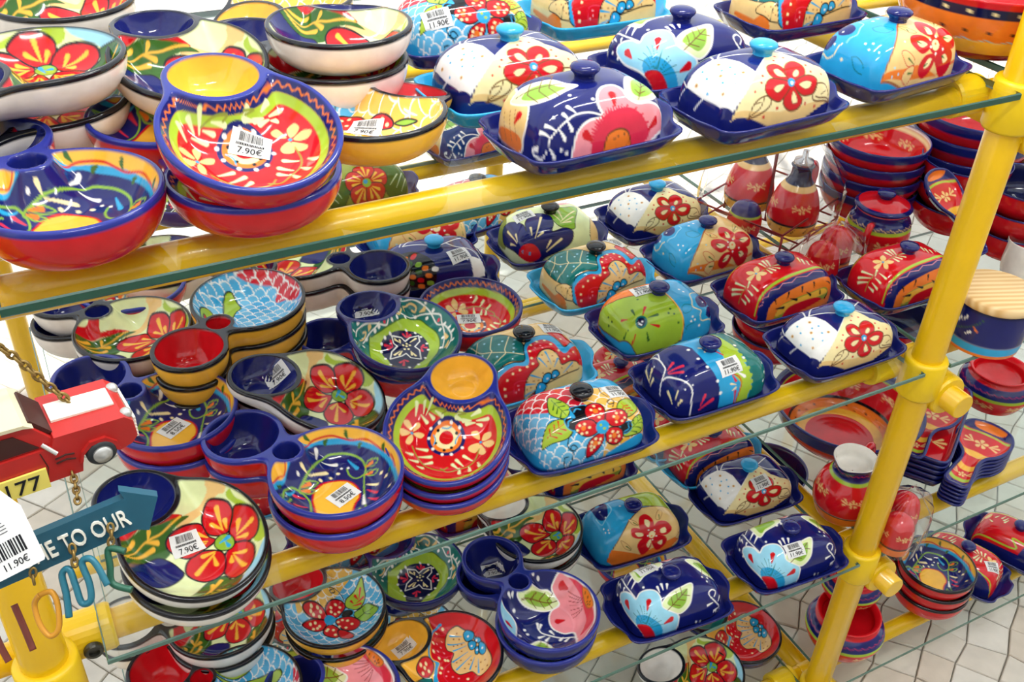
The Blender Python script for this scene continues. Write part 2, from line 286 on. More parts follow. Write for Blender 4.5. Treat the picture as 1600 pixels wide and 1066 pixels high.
DESIGN['L2'] = ('navy', [('p', 'white', [(-101.1, 30.6),(-86.9, 30.0),(-70.0, 25.2),(-53.9, 22.6),(-42.7, 12.0),(-37.1, -3.8),(-37.6, -20.8),(-36.3, -31.8),(-10.4, -13.3),(8.5, -0.1),(-39.5, -37.8),(-65.5, -57.5),(-86.7, -64.1),(-102.5, -37.2),(-104.4, -2.7)], None, 1, 0),('p', 'cream', [(-93.3, -68.5),(-82.1, -65.7),(-60.7, -53.6),(-37.5, -34.7),(-9.3, -13.9),(9.8, 1.2),(22.9, -4.4),(31.2, -25.8),(48.1, -38.2),(77.9, -44.8),(84.5, -55.9),(90.1, -68.0),(93.2, -72.9),(26.9, -92.4),(-27.8, -90.3)], None, 1, 0),('p', 'tan', [(-93.3, -68.5),(-81.8, -66.7),(-48.2, -76.9),(-10.8, -82.1),(25.2, -80.7),(78.3, -78.0),(90.1, -68.0),(94.0, -72.9),(26.9, -92.4),(-27.8, -91.5)], None, 1, 0),('l', 'white', [(-101.1, 30.6),(-87.8, 55.0),(-77.2, 50.9),(-65.2, 46.1)], 1.6),('l', 'white', [(-103.0, 32.7),(-110.9, 49.5)], 1.6),('l', 'white', [(-104.6, -3.7),(-116.8, 5.2)], 1.6),('l', 'white', [(-53.9, 22.6),(-46.5, 38.8),(-50.5, 40.2)], 1.6),('l', 'white', [(-48.6, 19.9),(-31.2, 34.1),(-18.3, 32.8)], 1.6),('l', 'white', [(-48.6, 19.9),(-23.9, 11.3),(-9.6, 3.9),(3.5, -3.7)], 1.6),('l', 'white', [(3.5, -3.7),(20.2, 2.6),(54.0, 19.5)], 1.6),('l', 'white', [(20.2, 2.6),(34.4, -12.3),(60.3, -19.4),(72.4, -36.9)], 1.6),('l', 'white', [(72.4, -36.9),(72.9, -42.5)], 1.6),('l', 'white', [(72.4, -36.9),(80.0, -48.2),(88.3, -59.4)], 1.6),('p', 'red', [(3.7, -54.5),(-10.6, -52.1),(-21.1, -40.9),(-18.3, -29.1),(-6.0, -26.8),(1.2, -36.9)], 'brown', 1.5),('p', 'red', [(3.7, -54.5),(0.8, -40.4),(8.9, -30.6),(21.4, -28.6),(29.3, -38.7),(26.9, -49.7),(17.1, -54.2)], 'brown', 1.5),('p', 'red', [(6.0, -56.4),(27.4, -50.5),(42.3, -54.5),(45.0, -63.0),(39.3, -71.3),(23.3, -72.2),(12.1, -65.3)], 'brown', 1.5),('p', 'red', [(5.8, -57.8),(14.0, -68.1),(21.4, -76.1),(16.2, -82.7),(3.8, -83.2),(-6.6, -76.7),(-6.3, -68.5)], 'brown', 1.5),('p', 'red', [(4.2, -56.1),(-7.2, -69.7),(-16.1, -72.4),(-28.7, -65.8),(-33.5, -56.4),(-27.1, -47.7),(-16.1, -46.9)], 'brown', 1.5),('p', 'cream', [(-13.7, -36.4),(-6.6, -35.1),(-1.1, -45.0),(-1.5, -47.8),(-11.6, -44.6)], 'dred', 0.8),('p', 'cream', [(10.1, -45.4),(16.9, -41.0),(20.1, -43.8),(17.1, -49.0),(11.1, -50.2)], 'dred', 0.8),('p', 'cream', [(16.2, -59.5),(25.9, -56.8),(35.2, -59.3),(32.9, -64.6),(25.0, -65.6)], 'dred', 0.8),('p', 'cream', [(7.1, -65.2),(12.2, -71.3),(13.5, -77.2),(6.7, -77.2),(4.6, -71.4)], 'dred', 0.8),('p', 'cream', [(-21.1, -58.7),(-15.2, -55.0),(-5.5, -55.9),(-8.9, -60.5),(-16.4, -63.5)], 'dred', 0.8),('d', 'turq', [(5.2, -55.2)], 5.0),('d', 'white', [(5.9, -56.1)], 2.2),('l', 'brown', [(-59.3, -81.1),(-54.5, -72.3),(-44.8, -65.9),(-32.0, -64.1),(-25.2, -70.4),(-30.2, -76.6),(-43.9, -80.3),(-59.3, -81.1)], 1.6),('l', 'brown', [(45.3, -61.8),(61.1, -62.7),(74.5, -70.2),(83.7, -76.7),(48.2, -79.6),(37.8, -74.6),(45.3, -61.8)], 1.6),('l', 'brown', [(-63.1, -80.7),(-48.2, -76.9),(-40.9, -73.7),(-35.6, -65.3)], 1.3),('l', 'brown', [(-52.3, -69.3),(-41.4, -69.1)], 1.1),('l', 'brown', [(87.6, -74.5),(54.7, -76.7),(44.1, -75.1)], 1.4),('l', 'brown', [(65.5, -69.3),(53.8, -73.7)], 1.1),('d', 'red', [(7.0, -12.6),(14.5, -18.4),(-1.5, -20.5),(34.4, -37.4),(37.6, -47.1),(55.5, -51.3),(-31.1, -40.3),(-36.6, -48.3),(-48.2, -56.4),(-16.0, -78.4),(26.5, -79.8),(44.1, -83.8),(-35.5, -83.3)], 1.6),('d', 'tan', [(-57.4, 8.3),(-70.6, -8.7),(-95.1, 13.1),(-88.6, -30.4),(-49.7, -25.7)], 2.7),('d', 'cof', [(-57.4, 8.3),(-70.6, -8.7),(-95.1, 13.1),(-88.6, -30.4),(-49.7, -25.7)], 1.5),('d', 'turq', [(-76.9, 16.8),(-82.4, 4.4),(-97.5, -7.7),(-63.2, -3.3),(-52.8, -6.6),(-58.8, -21.2),(-77.2, -18.9),(-67.5, -33.5)], 1.7)])
DESIGN['L2p'] = ('navy', [('l', 'white', [(-101.1, 30.6),(-87.8, 55.0),(-77.2, 50.9),(-65.2, 46.1)], 1.6),('l', 'white', [(-103.0, 32.7),(-110.9, 49.5)], 1.6),('l', 'white', [(-104.6, -3.7),(-116.8, 5.2)], 1.6),('l', 'white', [(-53.9, 22.6),(-46.5, 38.8),(-50.5, 40.2)], 1.6),('l', 'white', [(-48.6, 19.9),(-31.2, 34.1),(-18.3, 32.8)], 1.6),('l', 'white', [(-48.6, 19.9),(-23.9, 11.3),(-9.6, 3.9),(3.5, -3.7)], 1.6),('l', 'white', [(3.5, -3.7),(20.2, 2.6),(54.0, 19.5)], 1.6),('l', 'white', [(20.2, 2.6),(34.4, -12.3),(60.3, -19.4),(72.4, -36.9)], 1.6),('l', 'white', [(72.4, -36.9),(72.9, -42.5)], 1.6),('l', 'white', [(72.4, -36.9),(80.0, -48.2),(88.3, -59.4)], 1.6),('p', 'white', [(48.1, -38.2),(75.1, -42.5),(84.5, -55.9),(90.1, -68.0),(53.7, -81.0)], None, 1, 0),('p', 'blk', [(-92.4, -5.8),(-71.1, 0.0),(-42.9, -2.4),(-25.0, -20.1),(-11.6, -44.6),(-14.0, -73.2),(-38.6, -80.7),(-73.7, -68.7)]),('p', 'red', [(-84.4, -34.1),(-80.2, -33.0),(-75.6, -39.1),(-76.1, -44.4),(-79.7, -46.8),(-85.4, -40.3)]),('p', 'ora', [(-76.6, -51.6),(-73.0, -49.6),(-65.9, -53.2),(-65.1, -57.7),(-68.0, -60.3),(-75.6, -56.6)]),('p', 'leaf', [(-78.9, -16.6),(-74.4, -15.1),(-71.1, -20.8),(-73.5, -26.3),(-77.9, -28.1),(-81.3, -22.2)]),('p', 'red', [(-71.2, -26.8),(-66.4, -24.3),(-62.2, -29.2),(-64.0, -35.2),(-68.3, -37.8),(-73.0, -32.0)]),('p', 'leaf', [(-65.2, -44.8),(-61.2, -41.8),(-55.4, -45.2),(-54.8, -49.5),(-58.6, -52.4),(-64.5, -50.0)]),('p', 'ora', [(-58.8, -57.3),(-55.5, -54.5),(-48.7, -56.3),(-47.2, -60.4),(-50.0, -63.4),(-57.2, -61.5)]),('p', 'dgrn', [(-46.5, -52.1),(-43.2, -49.1),(-36.5, -50.6),(-35.5, -54.8),(-38.4, -57.8),(-45.3, -56.4)]),('p', 'red', [(-45.5, -65.8),(-42.7, -63.0),(-35.8, -64.3),(-33.6, -68.1),(-36.0, -70.9),(-43.3, -69.5)]),('p', 'ora', [(-30.9, -60.9),(-28.1, -57.9),(-21.0, -59.3),(-19.2, -62.9),(-21.4, -66.1),(-28.5, -64.9)]),('p', 'leaf', [(-29.3, -73.3),(-27.1, -70.4),(-19.7, -71.4),(-17.1, -75.1),(-18.7, -77.7),(-26.3, -76.6)]),('p', 'dgrn', [(-64.6, -66.1),(-60.9, -64.0),(-53.6, -65.6),(-51.4, -69.6),(-54.4, -72.0),(-62.1, -70.1)]),('p', 'red', [(-94.1, -28.1),(-89.8, -27.9),(-86.3, -34.9),(-87.3, -41.2),(-91.5, -41.5),(-95.8, -33.6)]),('p', 'ora', [(-59.7, -14.0),(-54.2, -11.0),(-50.6, -15.1),(-53.7, -21.6),(-59.0, -25.1),(-62.6, -20.2)]),('p', 'dgrn', [(-56.6, -30.9),(-51.7, -27.5),(-46.8, -31.0),(-48.1, -36.4),(-52.5, -39.8),(-57.9, -36.6)]),('p', 'leaf', [(-43.7, -38.2),(-39.2, -34.5),(-33.3, -36.6),(-33.7, -41.4),(-37.7, -44.8),(-43.9, -42.9)]),('p', 'ora', [(-34.4, -47.6),(-30.8, -44.3),(-24.2, -45.5),(-23.6, -50.0),(-26.8, -53.3),(-33.7, -51.7)]),('p', 'leaf', [(-91.9, -10.6),(-87.8, -10.3),(-85.0, -16.6),(-87.5, -21.4),(-91.5, -22.1),(-94.4, -15.3)]),('p', 'ora', [(-45.4, -75.4),(-43.1, -72.7),(-35.3, -73.9),(-32.9, -77.2),(-34.4, -79.7),(-42.6, -78.6)]),('p', 'red', [(-45.0, -16.2),(-38.5, -11.4),(-34.5, -15.0),(-37.9, -22.1),(-43.6, -26.2),(-48.0, -22.8)]),('p', 'white', [(-18.6, -52.2),(-15.2, -48.7),(-8.4, -50.2),(-7.2, -54.3),(-10.0, -57.5),(-17.2, -56.1)]),('p', 'cream', [(-78.5, -2.1),(-73.7, -0.3),(-70.6, -5.7),(-73.7, -11.4),(-78.3, -12.9),(-81.2, -6.8)])])
DESIGN['L3'] = ('turq', [('p', 'tan', [(-84.1, -75.1),(-68.3, -60.3),(-19.1, -14.8),(13.5, 8.6),(0, 10),(10, 110),(130, 110),(140, -20),(128, -110),(60, -130)], 'cof', 2.4, 0),('p', 'ora', [(-84.1, -75.1),(-77.8, -70.0),(-39.8, -74.7),(-13.2, -74.3),(27.3, -88.6),(83.7, -71.4),(85.3, -75.3),(27.2, -89.9),(-36.3, -86.1)], None, 1, 0),('p', 'red', [(16.8, -45.8),(3.4, -35.4),(4.4, -24.1),(15.8, -12.8),(25.3, -15.7),(29.4, -26.4),(32.8, -37.1)]),('p', 'red', [(32.8, -37.1),(54.8, -32.9),(67.3, -39.7),(73.1, -48.5),(63.1, -63.0),(41.1, -65.2),(30.4, -56.0)]),('p', 'red', [(29.8, -60.1),(55.2, -66.0),(60.7, -77.1),(53.7, -87.8),(37.6, -91.8),(23.8, -81.2),(19.5, -72.0)]),('p', 'red', [(18.8, -67.3),(18.6, -76.3),(10.9, -85.2),(-0.7, -88.8),(-10.6, -81.8),(-9.2, -73.6),(2.1, -66.1)]),('p', 'red', [(10.8, -58.6),(-4.2, -63.9),(-17.3, -55.2),(-22.6, -45.4),(-15.8, -36.8),(0.5, -39.2),(11.3, -48.6)]),('d', 'red', [(20.5, -56.0)], 12),('p', 'cream', [(17.2, -27.6),(22.0, -31.0),(20.5, -41.5),(12.8, -39.2)]),('w', 'dgrn', [((17.2, -27.6),(17.4, -35.2))], 2.6),('p', 'cream', [(39.0, -49.8),(52.0, -46.5),(65.2, -49.0),(47.2, -56.5)]),('w', 'dgrn', [((39.0, -49.8),(49.2, -51.2))], 2.6),('p', 'cream', [(34.0, -71.8),(40.3, -69.9),(47.2, -76.1),(38.7, -79.1)]),('w', 'dgrn', [((34.0, -71.8),(39.4, -74.3))], 2.6),('p', 'cream', [(-0.0, -77.2),(6.4, -70.9),(13.1, -71.8),(8.9, -78.3),(1.0, -79.9)]),('w', 'dgrn', [((-0.0, -77.2),(5.6, -75.7))], 2.6),('p', 'cream', [(-10.5, -47.0),(-2.4, -47.7),(5.5, -53.5),(-3.5, -56.1),(-10.4, -52.2)]),('w', 'dgrn', [((-10.5, -47.0),(-4.3, -51.4))], 2.6),('d', 'cream', [(20.5, -56.7)], 7.0),('d', 'ora', [(20.9, -55.3)], 1.8),('d', 'white', [(13.0, -48.5),(24.9, -46.3),(11.5, -57.8),(34.4, -63.9),(20.0, -67.2)], 1.8),('p', 'tan', [(-42.7, -55.9),(-33.5, -54.9),(-20.6, -66.1),(-20.6, -73.2),(-34.2, -72.1)], 'red', 0.9),('w', 'dgrn', [((-31.0, -64.7),(-20.6, -73.2))], 2.4),('p', 'tan', [(-40.5, -84.0),(-35.1, -76.5),(-21.3, -74.1),(-19.8, -81.6),(-28.9, -90.6)], 'red', 0.9),('w', 'dgrn', [((-29.5, -80.6),(-19.8, -81.6))], 2.4),('p', 'tan', [(50.8, -8.6),(52.8, -15.0),(51.8, -23.7),(33.5, -30.7)], 'olive', 0.9),('w', 'dgrn', [((51.4, -16.6),(33.5, -30.7))], 2.4),('p', 'tan', [(-17.8, -15.4),(-11.6, -18.5),(-3.3, -33.9),(-14.7, -30.9)], 'red', 0.9),('w', 'dgrn', [((-13.2, -25.3),(-14.7, -30.9))], 2.4),('p', 'tan', [(73.0, -46.8),(78.1, -54.3),(79.0, -59.6)], 'olive', 0.9),('w', 'dgrn', [((77.0, -53.3),(78.1, -54.3))], 2.4),('p', 'tan', [(80.5, -63.8),(81.2, -62.1),(82.8, -71.2),(83.4, -73.1)], 'olive', 0.9),('w', 'dgrn', [((84.0, -66.6),(83.4, -73.1))], 2.4),('d', 'sky', [(-57.0, -70.0),(-61.3, -78.4),(-48.6, -78.3),(-31.5, -42.7)], 1.4),('p', 'navy', [(-58.5, 45.9),(-47.7, 36.5),(-56.3, 18.0),(-70.2, 17.0),(-75.3, 32.7)]),('p', 'navy', [(-82.2, 59.2),(-75.6, 55.1),(-75.9, 37.0),(-88.7, 30.2),(-97.5, 42.3),(-87.3, 60.3)]),('d', 'turq', [(-66.2, 50.2)], 5.0),('d', 'white', [(-68.5, 30.1),(-77.4, 54.4),(-89.8, 29.2),(-69.9, -20.8),(-74.6, -11.8),(-80.7, -22.1),(-76.0, -38.4),(-17.8, 28.2),(-15.6, 18.2),(-27.5, 15.5)], 1.7),('d', 'cream', [(-104.2, 7.4)], 1.9),('l', 'cream', [(-91.7, 63.7),(-98.7, 52.5),(-107.4, 34.0),(-102.9, 22.4),(-93.0, 20.7),(-85.8, 16.7)], 1.6),('l', 'sky', [(-83.1, 12.3),(-74.3, 11.7),(-65.8, 7.8),(-52.4, 13.9),(-42.5, 17.4),(-40.5, 26.1)], 1.5),('l', 'teal', [(-97.7, -5.4),(-95.4, -12.7),(-101.4, -27.2),(-109.6, -30.7),(-108.3, -15.4),(-97.7, -5.4)], 1.0),('l', 'teal', [(-43.9, 2.4),(-31.3, -1.8),(-27.7, -17.1),(-42.7, -18.3),(-48.0, -6.1),(-43.9, 2.4)], 1.0),('p', 'lime', [(-20, 100),(-10, 60),(40, 55),(60, 100)], 'brown', 1.2)])
DESIGN['L3c'] = ('turq', [('p', 'tan', [(-86.5, -78.5),(-55.3, -54.2),(-20.6, -23.1),(13.3, -2.9),(51.8, -6.9),(84.6, -10.0),(95.3, -40.9),(100.0, -55.9),(135, -30),(110, -120),(0, -130)], 'brown', 1.8, 0),('p', 'ora', [(-86.5, -78.5),(-70.7, -63.8),(-8.9, -89.0),(101.1, -71.1),(100.9, -59.2),(102.1, -71.0),(31.2, -108.5),(-48.6, -108.5)], None, 1, 0),('p', 'lime', [(15.4, 1.3),(0, 10),(-30, 110),(120, 110),(135, 0),(93.7, -39.1),(75.7, -11.2),(43.6, -5.9)], 'brown', 1.6, 0),('p', 'red', [(13.4, -56.7),(-6.5, -43.4),(0.7, -22.0),(15.7, -19.2),(22.5, -36.9)]),('p', 'red', [(15.5, -55.3),(29.5, -39.2),(48.9, -44.0),(57.6, -60.5),(40.7, -68.0)]),('p', 'red', [(16.6, -61.3),(40.5, -69.8),(44.4, -82.7),(25.9, -90.9),(12.6, -74.6)]),('p', 'red', [(12.9, -64.0),(10.2, -83.8),(-4.9, -90.8),(-15.8, -73.2),(-6.1, -61.8)]),('p', 'red', [(11.3, -58.1),(-6.1, -61.8),(-23.7, -52.9),(-21.9, -38.5),(-9.4, -40.7)]),('d', 'red', [(14.0, -59.9)], 11),('p', 'cream', [(8.7, -28.8),(15.5, -34.8),(10.3, -44.7),(5.1, -37.6)]),('p', 'cream', [(31.5, -54.6),(41.9, -53.6),(42.7, -63.1),(32.4, -62.1)]),('p', 'cream', [(-17.1, -47.7),(-4.7, -51.4),(-3.7, -57.1),(-12.9, -56.1)]),('p', 'cream', [(3.0, -75.3),(8.6, -68.0),(12.4, -70.9),(7.5, -81.8)]),('p', 'cream', [(24.7, -77.9),(34.8, -75.4),(33.7, -83.6)]),('d', 'cream', [(14.0, -59.9)], 6.5),('d', 'ora', [(12.9, -62.2)], 1.6),('d', 'white', [(8.9, -49.8),(19.7, -53.1),(5.5, -59.9),(22.3, -64.9),(14.5, -69.7)], 1.5),('p', 'tan', [(-18.7, -19.4),(-9.5, -27.1),(-7.6, -35.5),(-16.7, -30.7)], 'cof', 0.9),('w', 'dgrn', [((-13.2, -28.4),(-7.6, -35.5))], 2.0),('p', 'tan', [(43.3, -16.2),(48.7, -22.0),(34.5, -36.5),(29.1, -31.1)], 'cof', 0.9),('w', 'dgrn', [((38.2, -27.0),(34.5, -36.5))], 2.0),('p', 'tan', [(89.1, -49.3),(95.6, -43.4),(98.0, -57.9),(80.0, -66.9)], 'cof', 0.9),('w', 'dgrn', [((96.6, -52.0),(98.0, -57.9))], 2.0),('p', 'tan', [(-47.0, -53.1),(-33.2, -66.3),(-27.3, -77.1),(-41.3, -69.5)], 'cof', 0.9),('w', 'dgrn', [((-37.4, -66.9),(-27.3, -77.1))], 2.0),('p', 'tan', [(88.5, -66.3),(101.0, -59.2),(100.9, -71.9),(73.6, -77.7)], 'cof', 0.9),('w', 'dgrn', [((99.3, -66.6),(100.9, -71.9))], 2.0),('p', 'navy', [(-64.8, 52.0),(-47.1, 48.5),(-36.1, 33.7),(-49.7, 1.2),(-67.3, 8.4)]),('d', 'turq', [(-52.6, 39.1)], 4.5),('d', 'white', [(-55.6, 20.8),(-52.7, 3.2),(-68.4, -15.3),(-62.0, -22.9),(-69.6, -24.1),(-63.4, -29.1),(-17.3, 14.6)], 1.6),('l', 'sky', [(-70.5, 11.1),(-67.4, -6.3),(-54.8, -0.2),(-35.4, 12.9),(-33.7, 31.1)], 1.4)])
DESIGN['L4'] = ('tan', [('p', 'ora', [(-104.7, 52.1),(-114.2, 33.4),(-107.0, -24.2),(-76.5, -76.7),(-74.6, -82.2),(-115.4, -18.9),(-114.7, 51.3),(-128, -40),(-100, -100)], None, 1, 0),('p', 'tan', [(-108.0, 52.3),(-94.9, 51.8),(-90.4, 50.5),(-97.8, 11.9),(-94.4, -17.6),(-97.4, -21.9),(-107.0, -24.2),(-115.6, 26.5),(-135, 10)], None, 1),('p', 'teal', [(-87.4, 49.9),(-75.9, 49.2),(-59.0, 44.4),(-39.6, 33.4),(-22.3, 21.2),(-11.2, 4.8),(-8.0, -13.5),(-17.0, -40.4),(-41.6, -36.2),(-62.0, -42.4),(-78.9, -50.8),(-93.2, -23.2),(-96.4, 13.0)], 'blk', 1.6),('l', 'cream', [(-78.3, 48.8),(-71.6, 9.7),(-56.6, -3.6),(-38.4, -17.0),(-16.4, -31.4)], 1.2),('l', 'cream', [(-37.9, 26.6),(-52.9, 3.4),(-54.8, -3.8),(-73.7, -13.1),(-87.8, -13.6),(-95.6, -15.7)], 1.2),('l', 'cream', [(-17.2, 12.6),(-35.8, -10.1),(-39.6, -19.1),(-62.9, -28.0)], 1.2),('l', 'cream', [(-62.7, 29.4),(-76.8, 11.9),(-95.3, 7.5)], 1.2),('d', 'sky', [(-13.8, 1.6),(-19.4, -6.3),(-23.6, -14.6),(-27.6, -21.8),(-76.0, 30.0),(-85.0, 2.6),(-69.8, 0.2),(-52.7, -17.6),(-55.4, 18.6),(-38.0, 3.5),(-81.3, -2.4),(-73.3, -28.1),(-30.5, 7.5)], 1.6),('p', 'tan', [(-97.4, -21.9),(-77.5, -53.9),(-98.6, -61.3),(-108.1, -21.6)], 'blk', 1.4),('p', 'tan', [(-77.7, -54.5),(-76.5, -76.7),(-97.5, -62.5),(-88.2, -53.0)], 'blk', 1.4),('d', 'cof', [(-96.3, -33.3),(-89.6, -45.4),(-99.9, -41.0),(-87.8, -58.8),(-83.8, -64.8),(-99.8, -50.4)], 1.2),('p', 'turq', [(-72.7, -82.7),(-77.9, -61.6),(-71.0, -48.5),(-53.9, -40.6),(-36.4, -39.2),(-19.3, -41.6),(-11.0, -20.2),(2.1, -7.7),(20.7, -2.5),(40.6, -7.2),(45.4, -22.6),(50.9, -36.0),(77.6, -18.5),(81.6, -27.7),(87.4, -38.1),(128, 10),(96.9, -53.8),(27.2, -74.6),(-22.1, -99.2)], 'blk', 1.6),('p', 'red', [(-61.8, -90.1),(-71.2, -70.9),(-69.2, -58.3),(-56.1, -50.6),(-35.7, -45.6),(-15.0, -49.3),(-7.4, -24.0),(6.0, -15.1),(23.9, -13.6),(34.7, -24.9),(39.0, -40.2),(47.6, -47.1),(64.4, -37.0),(82.1, -28.6),(87.9, -39.3),(94.7, -50.8),(97.2, -61.6),(27.4, -77.2),(-22.5, -95.7)]),('p', 'red', [(38.9, 3.9),(63.6, 15.3),(67.4, -10.0),(79.0, -21.7),(76.5, -18.1),(51.7, -34.9),(46.3, -18.1)], 'blk', 1.2),('l', 'hot', [(-42.1, -85.7),(-42.3, -72.1),(-29.9, -69.4),(-13.5, -74.4)], 1.3),('l', 'hot', [(2.7, -33.3),(2.1, -24.7),(14.4, -18.1),(21.9, -28.7)], 1.3),('p', 'tan', [(-23.9, -95.6),(-23.4, -76.1),(-14.4, -63.0),(0.4, -54.6),(0.0, -43.3),(10.8, -33.6),(23.9, -34.2),(33.2, -46.2),(36.7, -62.4),(53.1, -60.4),(71.5, -63.2),(74.9, -72.6),(36.9, -78.7),(-2.9, -86.2)], 'blk', 1.6),('p', 'turq', [(3.5, -80.0),(6.7, -70.5),(15.3, -69.6),(18.6, -75.6),(12.4, -81.8)], 'blk', 1.8),('p', 'turq', [(18.7, -77.9),(20.4, -69.2),(27.5, -68.6),(32.0, -75.5),(23.8, -78.9)], 'blk', 1.8),('p', 'turq', [(-7.5, -90.8),(-3.1, -80.1),(5.3, -80.5),(10.6, -87.1),(-0.5, -94.9)], 'blk', 1.8),('d', 'white', [(12.0, -76.7),(23.7, -75.6),(0.0, -84.4)], 1.3),('w', 'turq', [((15.9, -37.0),(19.5, -58.7)),((3.2, -44.1),(12.7, -60.4)),((31.3, -52.4),(24.1, -62.9)),((57.1, -63.6),(38.7, -75.3)),((-13.2, -66.0),(1.8, -73.6)),((-21.6, -76.6),(-6.5, -79.4)),((-22.6, -90.2),(-9.4, -86.7))], 3.0),('d', 'cof', [(9.5, -40.6),(24.3, -46.0),(15.6, -52.7),(24.9, -54.7),(5.0, -67.3),(-10.1, -74.7),(-2.6, -75.7),(-19.8, -73.7),(-14.5, -82.2),(-21.2, -83.2),(36.5, -67.5),(56.9, -68.6),(17.0, -64.1),(46.2, -74.9)], 1.2),('d', 'cream', [(1.4, -18.5),(12.9, -14.9),(25.0, -16.1),(30.1, -26.4),(37.3, -40.2),(-5.3, -28.8),(-7.3, -40.7),(-7.8, -49.6),(-17.4, -51.8),(-29.5, -53.5),(-41.5, -55.8),(-52.5, -62.5),(-58.7, -73.4),(-58.3, -82.4),(83.7, -32.6),(64.3, -46.4),(51.2, -53.2),(42.7, -55.2),(52.8, -17.4),(74.3, -7.7)], 2.0),('d', 'pink', [(-35.1, -74.9),(-34.4, -80.2),(-39.5, -82.7),(4.7, -25.7),(14.0, -24.2),(15.0, -28.8),(81.6, -57.4),(92.4, -47.4)], 1.3)])
DESIGN['L5'] = ('turq', [('p', 'ora', [(-118.9, 42.3),(-98.8, 51.0),(-75.3, 24.2),(-38.5, 10.4),(-9.7, 3.0),(5, 5),(0, 110),(-130, 110),(-135, -30)], None, 1, 0),('p', 'lime', [(-116.7, 43.7),(-98.8, 51.0),(-90.2, 39.0),(-74.8, 25.3),(-38.5, 10.4),(-9.7, 3.0),(6.6, -8.3),(8.3, -32.1),(15.1, -55.5),(16.3, -68.7),(14.0, -90.3),(-16.3, -99.1),(-52.3, -107.6),(-69.9, -99.1),(-84.4, -81.1),(-113.9, -31.6),(-119.5, 16.2)], 'brown', 1.8, 0),('l', 'yel', [(8.2, -7.1),(9.8, -32.5),(14.1, -55.2),(14.6, -70.9),(12.6, -89.1)], 2.4),('d', 'teal', [(-59.0, -45.6)], 11.5),('d', 'ink', [(-59.0, -45.6)], 8.0),('d', 'white', [(-56.9, -45.8),(-63.3, -47.2),(-60.5, -50.2)], 1.7),('w', 'dgrn', [((-27.8, -43.2),(-44.6, -43.2)),((-60.7, -15.8),(-63.2, -28.3)),((-103.3, -42.7),(-87.9, -41.5)),((-50.7, -77.3),(-53.0, -64.6))], 5.0),('w', 'red', [((-40.1, -23.1),(-51.6, -35.4)),((-29.9, -61.9),(-44.2, -55.0)),((-85.9, -16.4),(-77.7, -24.7)),((-86.8, -69.1),(-76.5, -59.9))], 5.0),('d', 'dgrn', [(-39.2, -0.7),(-3.0, -39.5),(-8.4, -45.7),(0.7, -49.4),(6.0, -65.0),(-98.2, 12.2),(-99.5, 1.0),(-108.1, 4.9)], 1.9),('p', 'navy', [(52.2, -29.3),(76.4, -16.9),(80.3, -28.4),(72.8, -46.0),(54.1, -49.9),(47.0, -41.4)]),('p', 'navy', [(70.4, -50.4),(87.6, -42.4),(92.5, -53.2),(80.7, -66.0),(65.1, -63.7)]),('d', 'turq', [(81.7, -31.9)], 4.0),('d', 'white', [(63.7, -39.2),(90.9, -47.9),(36.2, -3.6),(39.2, -11.5),(33.3, -62.0),(30.4, -68.4),(37.7, -67.5),(47.9, -77.5),(67.6, 28.1)], 1.8),('l', 'cream', [(66.6, -12.6),(46.4, -19.2),(40.5, -34.7),(36.7, -44.8),(44.8, -51.4),(52.7, -55.6),(49.0, -64.2),(56.1, -71.7),(91.9, -65.6)], 1.7),('l', 'teal', [(24.1, -38.3),(16.9, -43.1),(18.8, -53.2),(31.5, -51.7),(35.5, -42.8),(24.1, -38.3)], 1.0),('l', 'teal', [(36.2, -71.5),(22.7, -74.1),(19.3, -82.5)], 1.0)])
